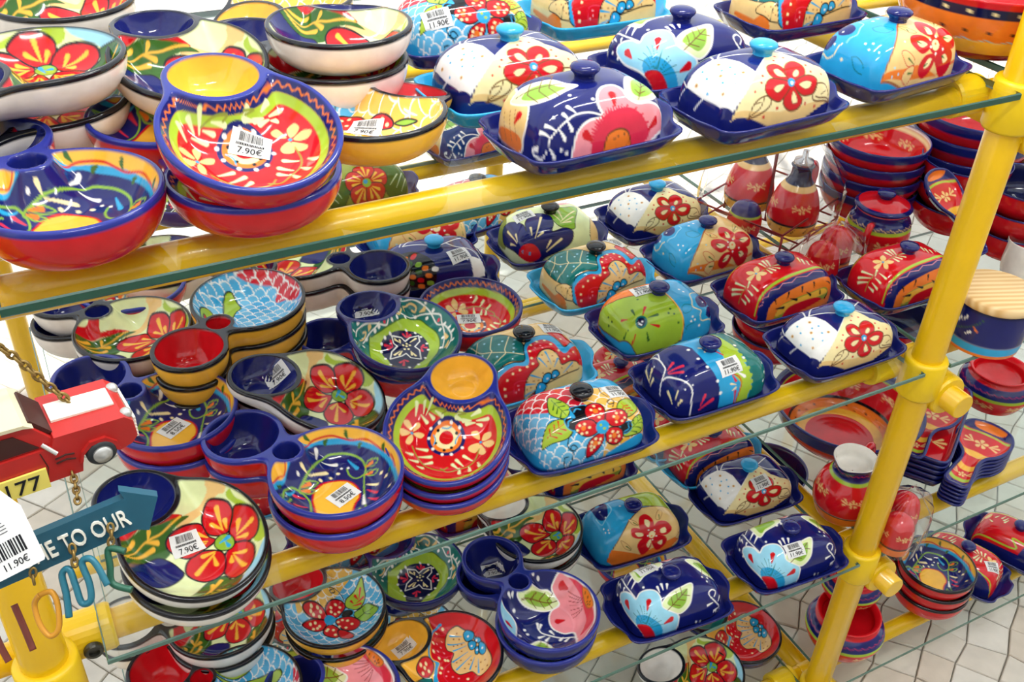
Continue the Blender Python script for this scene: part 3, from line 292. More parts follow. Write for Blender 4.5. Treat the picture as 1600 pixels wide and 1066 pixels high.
DESIGN['L6'] = ('navy', [('p', 'turq', [(-34.0, 31.6),(-22.2, 11.2),(-23.6, -26.7),(-17.0, -53.4),(-13.3, -69.6),(-11.4, -111.1),(29.0, -105.3),(92.4, -79.0),(32.2, -8.6),(34.8, 19.7),(30, 100),(-40, 100),(-45, 50)], None, 1, 0),('p', 'lime', [(15.2, -100.8),(22.2, -80.8),(22.8, -69.7),(11.0, -54.7),(5.8, -34.4),(9.8, -11.7),(13.3, -2.0),(2, 60),(4, 110),(24, 110),(22, 60),(33.9, 10.8),(38.2, -1.4),(35.6, -24.9),(34.2, -40.4),(37.8, -51.7),(42.5, -65.3),(43.5, -77.2),(40.1, -93.2)], None, 1, 0),('p', 'teal', [(41.4, -95.3),(44.8, -77.3),(42.3, -63.5),(37.1, -48.0),(36.0, -27.3),(37.8, -4.2),(33.9, 10.8),(22, 60),(24, 110),(140, 110),(140, -120),(60, -130)], None, 1, 0),('d', 'lime', [(36.8, -39.1),(39.1, -51.9),(42.3, -63.5),(44.0, -73.0),(44.0, -81.2),(36.0, -27.3),(37.2, -15.0)], 3.0),('d', 'white', [(-29.0, 10.1),(-28.4, -13.3),(-24.9, -32.3),(-16.1, -57.8),(-11.5, -76.1),(-11.3, -99.2),(51.5, 29.3),(41.5, 36.9),(41.3, -5.5),(37.5, -33.9),(76.2, -15.6),(78.2, -43.1),(82.0, -58.9),(79.8, -72.6),(95.1, -61.1),(75.0, -8.9)], 2.4),('l', 'white', [(49.3, 27.8),(58.4, 9.5),(75.9, -2.2),(80.9, -28.9),(89.8, -49.1),(94.7, -64.6),(92.5, -53.9),(87.2, -42.8)], 1.8),('l', 'white', [(-106.8, 57.1),(-94.4, 56.2),(-82.4, 54.3),(-75.7, 24.9),(-77.0, 8.6),(-80.0, 1.2),(-92.8, -4.0),(-104.6, -6.9),(-114.2, -10.7)], 2.4),('l', 'white', [(-95.0, -5.8),(-85.5, -10.8),(-77.4, -24.2),(-69.1, -38.6),(-62.2, -52.1),(-61.3, -62.6),(-64.7, -76.1),(-66.9, -101.1)], 2.6),('l', 'white', [(-74.2, 23.2),(-68.7, 38.8),(-76.0, 48.1)], 1.8),('d', 'white', [(-89.3, 22.0),(-58.0, -51.5),(-73.7, -51.6)], 1.6),('w', 'cream', [((-94.8, 23.1),(-112.5, 18.6)),((-102.0, 42.2),(-112.5, 18.6)),((-104.9, 12.1),(-115.5, 14.6)),((-88.0, -44.9),(-104.0, -57.3)),((-102.2, -26.0),(-107.9, -48.3)),((-86.0, -63.1),(-99.8, -63.5))], 5.0),('w', 'hot', [((-63.4, 1.2),(-78.0, -2.4)),((-55.2, -13.1),(-80.7, -5.8)),((-62.2, -22.7),(-80.7, -8.6)),((-38.5, -72.8),(-46.6, -85.6)),((-24.7, -81.5),(-48.8, -89.2)),((-26.5, -99.8),(-40.3, -98.8))], 5.0),('l', 'red', [(7.8, -52.9),(19.3, -59.9),(24.7, -70.2),(22.2, -80.8),(17.0, -98.5)], 1.8),('w', 'red', [((14.6, -65.5),(9.3, -55.6)),((14.8, -79.9),(16.0, -98.1))], 4.0),('w', 'white', [((30.4, -62.6),(18.6, -53.4))], 5.0),('w', 'cream', [((6.3, -67.9),(15.5, -71.1)),((14.9, -75.2),(8.8, -77.7))], 3.0),('l', 'red', [(3.4, -9.3),(9.2, -20.1)], 2.4),('w', 'cream', [((-13.0, 6.4),(-5.9, 0.3)),((-11.2, -4.8),(-5.9, 1.1))], 3.0)])
DESIGN['L7'] = ('turq', [('s', ('red', 'hot'), [(-140, 60),(-140, -10),(-103.7, 50.1),(-89.8, 22.7),(-76.8, 4.0),(-58.9, -7.0),(-31.5, -12.9),(-1.7, -16.8),(7.8, 19.5),(0, 40),(-60, 110),(-140, 110)], 'white', 11.5, 1.6, 1, 0.0, 0),('s', ('turq', 'sky'), [(-108.8, 49.4),(-94.9, 30.1),(-74.8, 6.9),(-50.5, -11.1),(-24.3, -30.7),(9.2, -57.8),(15.1, -82.5),(4.6, -98.7),(-32.6, -108.1),(-77.3, -102.6),(-102.8, -64.8),(-116.9, -14.7),(-121.6, 25.8),(-140, -60)], 'white', 11.5, 1.6, 1, 0.0, 0),('s', ('yel', 'tan'), [(-0.7, -3.8),(22.9, 10.9),(45.8, 8.4),(81.4, 10.0),(84.8, -17.5),(95.1, -44.3),(103.9, -62.4),(104.9, -67.6),(15.7, -91.2),(9.1, -98.0),(15.3, -59.6),(7.1, -31.7),(-3.4, -13.9)], 'white', 11.5, 1.6, 1, 0.0, 0),('s', ('turq', 'sky'), [(-40, 100),(-20, 30),(30, 25),(90, 60),(128, 40),(128, 110),(-40, 110)], 'white', 11.5, 1.6, 1, 0.0, 0),('p', 'lime', [(-40.3, 16.4),(-28.9, 4.7),(-23.4, -12.6),(-31.6, -26.1),(-40.4, -28.2),(-50.6, -17.8),(-51.8, -5.6)], 'blk', 1.5),('l', 'dgrn', [(-39.0, 10.6),(-34.1, -24.9)], 1.0, 0),('w', 'dgrn', [((-45.2, -7.0),(-38.2, 3.1)),((-29.7, 0.9),(-38.2, 3.1))], 2.4),('w', 'dgrn', [((-44.1, -16.0),(-37.1, -5.8)),((-28.6, -8.2),(-37.1, -5.8))], 2.4),('w', 'dgrn', [((-42.6, -24.6),(-36.0, -14.9)),((-27.4, -17.0),(-36.0, -14.9))], 2.4),('p', 'lime', [(-89.9, -54.4),(-80.9, -39.5),(-64.3, -26.7),(-48.0, -26.3),(-39.2, -32.5),(-34.1, -51.0),(-45.3, -58.6),(-66.6, -57.7)], 'blk', 1.5),('l', 'red', [(-75.6, -45.8),(-42.4, -36.7)], 1.0, 0),('w', 'red', [((-58.5, -52.3),(-68.4, -45.1)),((-65.2, -34.2),(-68.4, -45.1))], 2.4),('w', 'red', [((-50.7, -49.2),(-59.8, -43.2)),((-56.4, -32.2),(-59.8, -43.2))], 2.4),('w', 'red', [((-43.1, -46.1),(-51.6, -40.4)),((-48.7, -29.5),(-51.6, -40.4))], 2.4),('p', 'lime', [(36.4, -35.9),(46.5, -23.7),(65.9, -15.9),(84.1, -16.8),(76.1, -38.0),(53.9, -50.9),(39.8, -46.9)], 'blk', 1.5),('l', 'red', [(47.9, -28.3),(56.9, -48.1)], 1.0, 0),('w', 'red', [((44.1, -39.5),(49.2, -32.5)),((57.7, -32.1),(49.2, -32.5))], 2.4),('w', 'red', [((46.5, -44.1),(50.9, -37.4)),((60.0, -37.1),(50.9, -37.4))], 2.4),('w', 'red', [((49.2, -49.1),(53.3, -42.3)),((62.8, -41.7),(53.3, -42.3))], 2.4),('p', 'lime', [(40.6, -75.6),(49.7, -64.6),(65.5, -51.9),(93.6, -42.4),(98.5, -53.2),(83.5, -71.4),(57.5, -77.7)], 'blk', 1.5),('l', 'dgrn', [(46.0, -74.0),(94.4, -45.5)], 1.0, 0),('w', 'dgrn', [((68.2, -74.0),(51.9, -71.2)),((50.6, -61.6),(51.9, -71.2))], 2.4),('w', 'dgrn', [((81.9, -67.2),(60.5, -67.0)),((59.2, -57.1),(60.5, -67.0))], 2.4),('w', 'dgrn', [((98.6, -53.2),(71.2, -61.6)),((70.5, -51.2),(71.2, -61.6))], 2.4),('p', 'blk', [(-25.3, -16.3),(-13.8, -15.5),(-2.6, -18.6),(-5.8, -36.3),(-22.1, -41.6),(-30.6, -50.3),(-38.9, -44.9),(-40.6, -33.7),(-34.3, -28.6),(-24.9, -32.3)], 'turq', 1.4),('p', 'blk', [(35.0, -61.6),(52.8, -57.4),(55.0, -68.4),(42.3, -73.3)], 'turq', 1.2),('p', 'red', [(10.7, -49.3),(-4.0, -45.0),(-9.6, -33.3),(-5.0, -21.9),(5.9, -17.4),(16.6, -21.9),(18.6, -34.8)], 'blk', 1.8),('p', 'red', [(15.7, -49.0),(19.6, -36.9),(32.1, -34.5),(45.8, -39.8),(49.1, -50.4),(40.9, -59.8),(25.2, -59.9)], 'blk', 1.8),('p', 'red', [(15.5, -61.3),(30.2, -61.2),(39.2, -69.9),(37.3, -80.8),(25.3, -83.4),(13.0, -75.2)], 'blk', 1.8),('p', 'red', [(7.0, -63.3),(9.9, -71.6),(1.9, -83.5),(-13.7, -90.3),(-15.9, -79.1),(-9.2, -68.2)], 'blk', 1.8),('p', 'red', [(0.9, -60.4),(-12.3, -63.9),(-25.7, -56.4),(-29.7, -45.9),(-19.7, -39.1),(-4.7, -41.6),(1.1, -49.7)], 'blk', 1.8),('d', 'ora', [(5.8, -31.1),(32.4, -48.2),(25.5, -71.7),(-2.9, -75.6),(-18.0, -50.6)], 3.6),('d', 'cream', [(7.2, -22.9),(13.0, -29.6),(0.8, -27.8),(11.9, -37.3),(0.5, -36.3),(7.5, -41.1),(33.4, -41.9),(41.0, -43.0),(28.2, -45.8),(44.3, -51.1),(30.2, -54.2),(39.5, -54.8),(23.2, -66.0),(31.0, -68.7),(19.6, -71.2),(33.2, -74.3),(19.7, -76.7),(28.5, -79.4),(-2.1, -69.4),(4.9, -71.6),(-7.9, -72.6),(2.7, -76.1),(-9.3, -77.3),(-4.4, -79.7),(-8.4, -82.1),(-22.4, -45.4),(-15.2, -45.3),(-9.5, -51.8),(-27.0, -51.3),(-21.7, -57.4),(-14.6, -57.8)], 2.0),('d', 'turq', [(9.1, -55.9)], 9.5),('d', 'blk', [], 1),('d', 'lime', [(7.0, -52.7),(11.6, -58.6)], 2.0),('l', 'turq', [(-22.6, -23.7),(-17.2, -19.4),(-12.4, -22.3)], 2.0),('l', 'turq', [(-37.9, -41.6),(-35.6, -35.6),(-30.4, -34.1)], 2.0),('l', 'turq', [(49.1, -60.0),(49.8, -67.6),(42.0, -70.3)], 1.8),('l', 'blk', [(-34.5, -52.3),(-42.4, -59.5),(-43.3, -71.0),(-35.2, -77.1),(-30.2, -74.3),(-35.0, -69.5),(-40.3, -71.8),(-35.5, -81.1),(-40.1, -91.6),(-47.3, -97.5),(-51.0, -84.0),(-43.8, -82.5)], 1.6),('l', 'blk', [(31.9, -31.2),(38.1, -22.6),(35.9, -17.4),(29.0, -20.4),(29.5, -25.9),(36.6, -25.2)], 1.6),('l', 'blk', [(26.7, 14.8),(31.7, 8.4),(29.6, -1.1),(34.3, -11.0)], 1.4)])
DESIGN['L8'] = ('navy', [('p', 'sky', [(-103.4, 10.5),(-97.2, 17.8),(-87.6, 15.0),(-78.1, 2.6),(-75.3, -11.3),(-62.1, -6.7),(-47.9, -9.0),(-37.6, -16.7),(-35.1, -29.4),(-36.7, -44.8),(-27.6, -56.3),(-14.2, -65.8),(-9.3, -77.6),(-12.1, -95.7),(-22.1, -109.6),(-53.4, -107.3),(-75.1, -93.1),(-100.2, -54.8),(-107.6, -12.4)], 'white', 2.2),('p', 'turq', [(-99.0, -53.6),(-93.2, -37.8),(-77.9, -45.9),(-61.6, -59.3),(-43.0, -79.1),(-37.8, -97.1),(-53.4, -107.3),(-77.9, -81.2)]),('l', 'teal', [(-83.4, -63.0),(-84.6, -29.0)], 0.9, 0),('l', 'teal', [(-80.9, -62.0),(-74.8, -25.6)], 0.9, 0),('l', 'teal', [(-79.1, -63.1),(-69.2, -32.2)], 0.9, 0),('l', 'teal', [(-76.4, -64.7),(-64.2, -37.5)], 0.9, 0),('l', 'teal', [(-74.7, -66.8),(-59.0, -45.6)], 0.9, 0),('l', 'teal', [(-72.5, -70.5),(-53.4, -58.4)], 0.9, 0),('l', 'teal', [(-71.7, -71.8),(-50.2, -63.1)], 0.9, 0),('l', 'teal', [(-69.4, -73.8),(-43.1, -70.2)], 0.9, 0),('l', 'teal', [(-67.0, -75.9),(-35.4, -78.0)], 0.9, 0),('l', 'teal', [(-85.9, -62.7),(-94.6, -26.4)], 0.9, 0),('p', 'red', [(-99.0, -53.6),(-85.9, -61.3),(-67.4, -73.9),(-53.3, -93.9),(-55.2, -106.7),(-75.0, -94.8),(-93.8, -68.1)], 'dred', 1.0),('w', 'red', [((-57.1, -29.1),(-66.2, -42.3)),((-94.5, -2.6),(-97.9, -13.7)),((-23.9, -73.8),(-36.2, -77.5))], 10.0),('p', 'pale', [(-33.8, -38.7),(-15.8, -28.9),(5.6, -25.0),(25.3, -23.8),(18.3, -41.5),(9.3, -59.5),(-7.2, -68.7),(-24.5, -59.0),(-36.7, -48.1)], 'white', 2.0),('p', 'leaf', [(-25.2, -40.6),(-13.3, -34.0),(0.5, -31.4),(13.1, -30.7),(9.1, -42.2),(2.9, -53.8),(-8.2, -59.9),(-19.1, -53.6),(-27.2, -46.5)]),('l', 'brown', [(-29.3, -55.7),(13.4, -31.3)], 1.5, 0),('l', 'brown', [(-6.1, -55.0),(-19.3, -49.4),(-18.2, -36.3)], 1.3, 0),('l', 'brown', [(3.8, -48.6),(-9.0, -43.1),(-6.8, -30.3)], 1.3, 0),('l', 'brown', [(13.1, -43.1),(0.6, -37.8),(3.6, -24.9)], 1.3, 0),('p', 'pale', [(43.1, 25.7),(63.7, 26.3),(85.7, 18.4),(86.5, 0.9),(87.3, -14.6),(89.8, -26.4),(87.7, -20.3),(65.0, -12.7),(53.0, 2.8)], 'white', 2.0),('p', 'leaf', [(53.1, 15.5),(69.3, 17.5),(86.3, 14.4),(86.9, 2.8),(87.0, -7.7),(87.3, -16.4),(87.4, -11.5),(71.5, -6.8),(61.5, 2.0)]),('l', 'brown', [(57.9, 18.7),(88.6, -20.8)], 1.5, 0),('l', 'brown', [(55.3, -10.5),(70.5, 10.8),(86.2, 15.1)], 1.3, 0),('l', 'brown', [(66.7, -19.0),(86.3, 5.4),(87.1, 1.7)], 1.3, 0),('l', 'brown', [(87.0, -20.8),(87.2, -6.5),(87.6, -10.3)], 1.3, 0),('p', 'pale', [(-52.4, 51.6),(-40.6, 50.1),(-22.2, 48.4),(-2.0, 47.6),(1.7, 31.4),(-16.1, 21.9),(-38.0, 18.3),(-54.6, 11.9),(-58.1, 27.1)], 'white', 1.8),('p', 'leaf', [(-44.0, 49.9),(-36.0, 49.5),(-23.7, 48.4),(-10.5, 47.2),(-9.9, 31.5),(-21.8, 25.1),(-36.4, 22.6),(-47.6, 17.9),(-49.7, 28.0)]),('p', 'pink', [(-7.0, 48.4),(8.3, 48.6),(26.6, 48.5),(33.0, 48.1),(14.9, 35.5),(3.3, 48.0),(-20, 60),(-45, 50)], 'white', 1.8),('w', 'red', [((15.9, 48.6),(-0.7, 48.2))], 8.0),('p', 'tan', [(89.4, -26.4),(90.4, -27.7),(93.4, -38.5),(97.0, -52.4),(99.7, -65.2),(97.2, -53.2),(128, -20),(120, 15)], 'white', 2.0),('w', 'red', [((93.7, -39.1),(96.1, -47.4))], 7.0),('l', 'white', [(-73.0, 55.1),(-77.5, 25.6),(-75.7, 2.8),(-74.7, -8.5)], 2.2),('w', 'white', [((-57.5, 51.4),(-72.9, 38.1)),((-59.1, 27.6),(-73.9, 19.3)),((-58.5, 15.7),(-71.7, 8.4)),((-64.8, 54.7),(-72.5, 55.2)),((-79.5, 56.5),(-90.2, 36.8)),((-85.5, 36.5),(-88.6, 26.4)),((-82.6, 19.7),(-87.4, 17.1))], 4.0),('w', 'white', [((-31.1, -11.2),(-32.8, -22.8)),((-22.6, -8.8),(-25.1, -20.0)),((-13.9, -12.4),(-18.5, -20.6)),((-13.9, 20.9),(-7.5, 27.7)),((-3.7, 21.5),(-1.7, 29.8))], 4.4),('d', 'white', [(-51.9, -1.2),(51.9, -16.0),(62.7, -18.2),(56.4, -26.4),(-102.9, 25.0),(-105.7, 10.4),(44.4, 46.4),(70.2, 40.8),(25.6, -93.0),(34.4, -94.6),(74.6, -83.3),(88.7, -81.1)], 2.0),('l', 'white', [(98.4, -74.3),(72.7, -70.9),(54.1, -58.2),(50.1, -48.4),(60.2, -43.8),(68.2, -49.0),(61.7, -57.8)], 2.4),('w', 'white', [((83.6, -56.0),(76.3, -67.5)),((98.9, -58.6),(99.2, -67.5)),((46.0, -70.3),(58.8, -67.7)),((91.0, -30.3),(91.2, -33.8)),((65.3, -83.2),(86.0, -76.0))], 4.4)])
DESIGN['L9'] = ('red', [('p', 'navy', [(-100.6, -66.4),(-88.8, -56.7),(-70.0, -49.1),(-46.3, -43.4),(-8.5, -36.8),(34.7, -34.4),(74.8, -29.4),(82.3, -40.8),(110, -60),(128, -100),(-128, -130),(-98.7, -71.8)], None, 1, 0),('l', 'lime', [(-105.9, -60.9),(-92.2, -51.5),(-73.1, -44.6),(-47.9, -38.7),(-16.8, -33.3),(22.3, -30.1),(52.5, -27.5),(75.5, -29.7),(81.4, -39.8)], 5.0),('p', 'ora', [(-71.1, -86.5),(-64.7, -73.6),(-51.5, -66.4),(-26.3, -59.5),(16.3, -52.3),(64.2, -49.2),(85.2, -48.2),(89.1, -60.2),(92.5, -74.6),(60, -108),(-60, -112)]),('p', 'olive', [(-48.6, -96.3),(-41.8, -79.4),(-13.5, -73.5),(19.2, -70.6),(54.9, -67.7),(67.5, -74.1),(61.1, -83.2),(-2.2, -92.6)]),('p', 'yel', [(-47.0, -91.1),(-39.6, -79.0),(-13.5, -75.0),(19.3, -72.1),(52.2, -69.2),(60.9, -77.1),(-3.1, -84.1)]),('p', 'red', [(-32.9, -98.6),(-23.6, -84.5),(6.3, -80.2),(34.2, -80.4),(48.6, -85.2),(-1.9, -94.5)]),('w', 'blk', [((-52.8, -64.7),(-50.2, -73.2)),((-23.2, -61.2),(-27.1, -70.7)),((4.7, -58.3),(3.5, -66.3)),((29.2, -56.0),(28.8, -64.4)),((74.7, -60.2),(59.6, -57.9)),((-32.6, -81.8),(-50.7, -80.2)),((-6.9, -75.8),(-19.9, -71.6)),((21.8, -74.6),(13.0, -68.3)),((43.9, -75.8),(41.5, -68.3)),((61.1, -83.2),(68.8, -75.4))], 4.0),('l', 'pink', [(-94.1, -59.3),(-80.7, -63.2),(-79.0, -52.7),(-66.5, -55.7),(-58.4, -47.8),(-41.7, -49.8),(-31.8, -43.1),(-13.7, -45.4),(-1.6, -38.9),(18.4, -41.9),(33.4, -36.3),(58.4, -39.0)], 1.1, 0),('l', 'lime', [(-110.9, 60.3),(-97.0, 57.5),(-80.1, 46.9),(-50.2, 44.7),(-20.4, 39.8),(3.7, 39.0),(-10, 60),(60, 62),(128, 55)], 4.0),('p', 'navy', [(-101.2, 60.5),(-85.6, 57.8),(-70.0, 51.9),(-46.8, 44.6),(-26.6, 40.6),(-20, 70),(60, 72),(128, 66),(128, 130),(-128, 130),(-135, 70)], None, 1, 0),('p', 'tan', [(-56.2, -0.0),(-53.0, 10.2),(-44.3, 11.8),(-47.1, 1.9)]),('p', 'tan', [(-56.4, -1.6),(-47.1, -3.1),(-42.7, -11.6),(-52.3, -12.1)]),('p', 'tan', [(-57.3, -2.5),(-55.5, -10.8),(-63.0, -18.2),(-65.8, -12.0)]),('p', 'tan', [(-58.4, -1.3),(-64.3, 1.2),(-76.8, 2.4),(-73.7, -6.1)]),('p', 'tan', [(-56.8, 0.6),(-59.9, 10.1),(-67.4, 13.2),(-67.2, 4.5)]),('d', 'turq', [(-57.1, -0.9)], 2.0),('w', 'pale', [((-36.0, 15.8),(-34.4, 2.5)),((-26.9, 19.4),(-29.7, 3.0)),((-20.4, 17.2),(-25.7, 0.6)),((-36.0, -14.9),(-37.2, -3.8)),((-26.8, -12.2),(-32.1, -2.4)),((-17.5, -10.8),(-24.7, -3.4)),((-9.8, -2.5),(-20.5, -0.6)),((-94.5, 15.9),(-89.1, -6.1)),((-106.1, 16.3),(-95.2, -6.1)),((-112.6, 13.6),(-103.8, -3.7)),((-77.7, -6.1),(-88.4, -10.9)),((-80.1, -31.3),(-79.6, -13.5)),((-92.6, -27.4),(-90.9, -13.2)),((-103.6, -27.7),(-100.8, -12.4)),((-110.2, -21.7),(-109.0, -9.7)),((33.7, 3.8),(28.6, -9.1)),((37.4, -2.0),(31.4, -16.2)),((43.3, -7.9),(38.7, -19.4)),((57.9, -6.4),(51.9, -14.4))], 4.0),('l', 'olive', [(-79.0, -7.4),(-90.6, -7.5),(-106.3, -5.1),(-116.3, -5.6)], 1.2),('l', 'olive', [(-46.3, -2.1),(-33.2, -1.4),(-19.5, 0.6)], 1.2),('p', 'tan', [(70, -10),(80, 0),(90, -8),(82, -18),(72, -20)]),('w', 'pale', [((100, -2),(90, -8)),((100, 8),(88, -2)),((108, -14),(92, -14)),((60, 12),(70, 4))], 4.0)])
DESIGN['L10'] = ('pale', [('p', 'olive', [(-113.2, 45.9),(-91.2, 46.2),(-74.4, 44.7),(-81.8, 20.1),(-99.2, 9.8),(-118.3, -5.3),(-122.3, 28.6)]),('p', 'leaf', [(-8.8, -5.4),(11.3, 9.5),(33.5, 8.8),(59.5, 10.4),(33.5, -33.9),(26.0, -51.8),(1.7, -42.8),(-7.0, -25.1)], 'blk', 1.4),('w', 'cream', [((0.5, -9.0),(5.8, -31.1)),((14.9, -1.2),(10.9, -29.5)),((44.5, -6.5),(4.8, -33.5)),((32.1, -26.2),(8.2, -35.6)),((23.4, -36.1),(4.0, -36.0))], 3.4),('p', 'navy', [(-114.1, -3.9),(-105.1, 13.3),(-90.1, 19.8),(-71.7, 9.7),(-59.4, -12.8),(-61.9, -33.8),(-54.6, -12.8),(-38.6, 0.7),(-22.3, 2.7),(-6.9, -10.8),(-8.2, -33.5),(-14.9, -48.8),(9.4, -46.6),(22.7, -55.5),(19.3, -72.6),(2.2, -81.8),(-28.5, -87.9),(-47.5, -93.2),(-95.8, -66.0)], 'blk', 1.6),('p', 'red', [(-95.8, -61.5),(-80.0, -57.5),(-57.7, -62.5),(-44.9, -74.6),(-42.3, -86.7),(-67.0, -88.4),(-89.6, -74.2)]),('d', 'turq', [(-83.0, -66.6),(-64.9, -76.7)], 2.6),('d', 'red', [(-83.0, -66.6),(-64.9, -76.7)], 1.2),('w', 'cream', [((-91.8, 2.1),(-91.6, -41.4)),((-83.0, -22.3),(-89.5, -40.8)),((-103.7, -21.8),(-96.7, -41.2)),((-22.9, -12.4),(-49.1, -54.4)),((-32.8, -47.3),(-44.2, -53.4)),((-0.4, -65.5),(-29.1, -80.7)),((-20.5, -65.0),(-29.0, -75.6)),((-51.1, -31.0),(-54.4, -48.3))], 4.6),('p', 'tan', [(60, -70),(70, -30),(90, 0),(128, 20),(128, -70),(90, -110)], 'blk', 1.4),('d', 'cof', [(90, -40),(100, -60),(84, -66),(95, -20)], 1.5),('p', 'pink', [(0, 30),(30, 20),(60, 30),(90, 60),(40, 100),(0, 70)]),('p', 'leaf', [(-80, 60),(-40, 40),(-10, 60),(-40, 100)], 'blk', 1.2)])
DESIGN['L10b'] = ('olive', [('p', 'dgrn', [(20, -40),(60, -20),(100, -40),(90, -80),(40, -90)], 'blk', 1.2),('w', 'pale', [((60, -50),(40, -70)),((75, -45),(55, -75)),((90, -50),(70, -80))], 3.0),('p', 'dgrn', [(-100, -60),(-60, -30),(-40, -70),(-80, -100)], 'blk', 1.2),('w', 'pale', [((-90, -60),(-70, -80)),((-75, -50),(-60, -75))], 3.0),('p', 'red', [(1.1, -60.5),(20.8, -70.3),(34.1, -63.5),(35.1, -45.6),(24.1, -31.4),(9.4, -33.3),(-1.4, -52.5)], 'blk', 1.7),('w', 'yel', [((21.8, -59.4),(7.9, -56.9))], 5.46),('w', 'yel', [((29.1, -47.4),(7.0, -54.3))], 5.46),('w', 'yel', [((16.3, -41.7),(6.2, -51.6))], 5.46),('p', 'red', [(-0.7, -53.0),(14.6, -37.3),(12.3, -22.5),(-4.4, -16.0),(-21.3, -22.1),(-24.0, -36.7),(-9.1, -52.9)], 'blk', 1.7),('w', 'yel', [((4.6, -32.9),(-2.0, -45.4))], 5.46),('w', 'yel', [((-4.5, -22.3),(-4.8, -45.4))], 5.46),('w', 'yel', [((-13.9, -32.7),(-7.6, -45.4))], 5.46),('p', 'red', [(-8.4, -52.4),(-18.6, -32.9),(-33.4, -30.6),(-44.8, -44.5),(-44.2, -62.4),(-31.1, -69.5),(-11.1, -60.4)], 'blk', 1.7),('w', 'yel', [((-25.9, -41.1),(-16.0, -51.3))], 5.46),('w', 'yel', [((-38.8, -46.5),(-16.9, -53.9))], 5.46),('w', 'yel', [((-31.8, -58.6),(-17.8, -56.6))], 5.46),('p', 'red', [(-11.4, -59.5),(-33.1, -63.2),(-39.8, -76.5),(-30.2, -91.6),(-12.9, -96.6),(-2.1, -86.4),(-4.7, -64.6)], 'blk', 1.7),('w', 'yel', [((-27.5, -72.6),(-14.8, -66.4))], 5.46),('w', 'yel', [((-26.4, -86.6),(-12.5, -68.1))], 5.46),('w', 'yel', [((-12.7, -83.7),(-10.3, -69.7))], 5.46),('p', 'red', [(-5.5, -64.5),(-8.7, -86.3),(1.8, -96.9),(19.2, -92.3),(29.3, -77.5),(22.9, -64.0),(1.3, -59.7)], 'blk', 1.7),('w', 'yel', [((2.0, -83.9),(-0.0, -69.9))], 5.46),('w', 'yel', [((15.6, -87.2),(2.3, -68.3))], 5.46),('w', 'yel', [((17.1, -73.3),(4.5, -66.7))], 5.46),('d', 'leaf', [(-5, -58)], 8.4),('d', 'turq', [(-7.1, -55.9)], 4.2)])
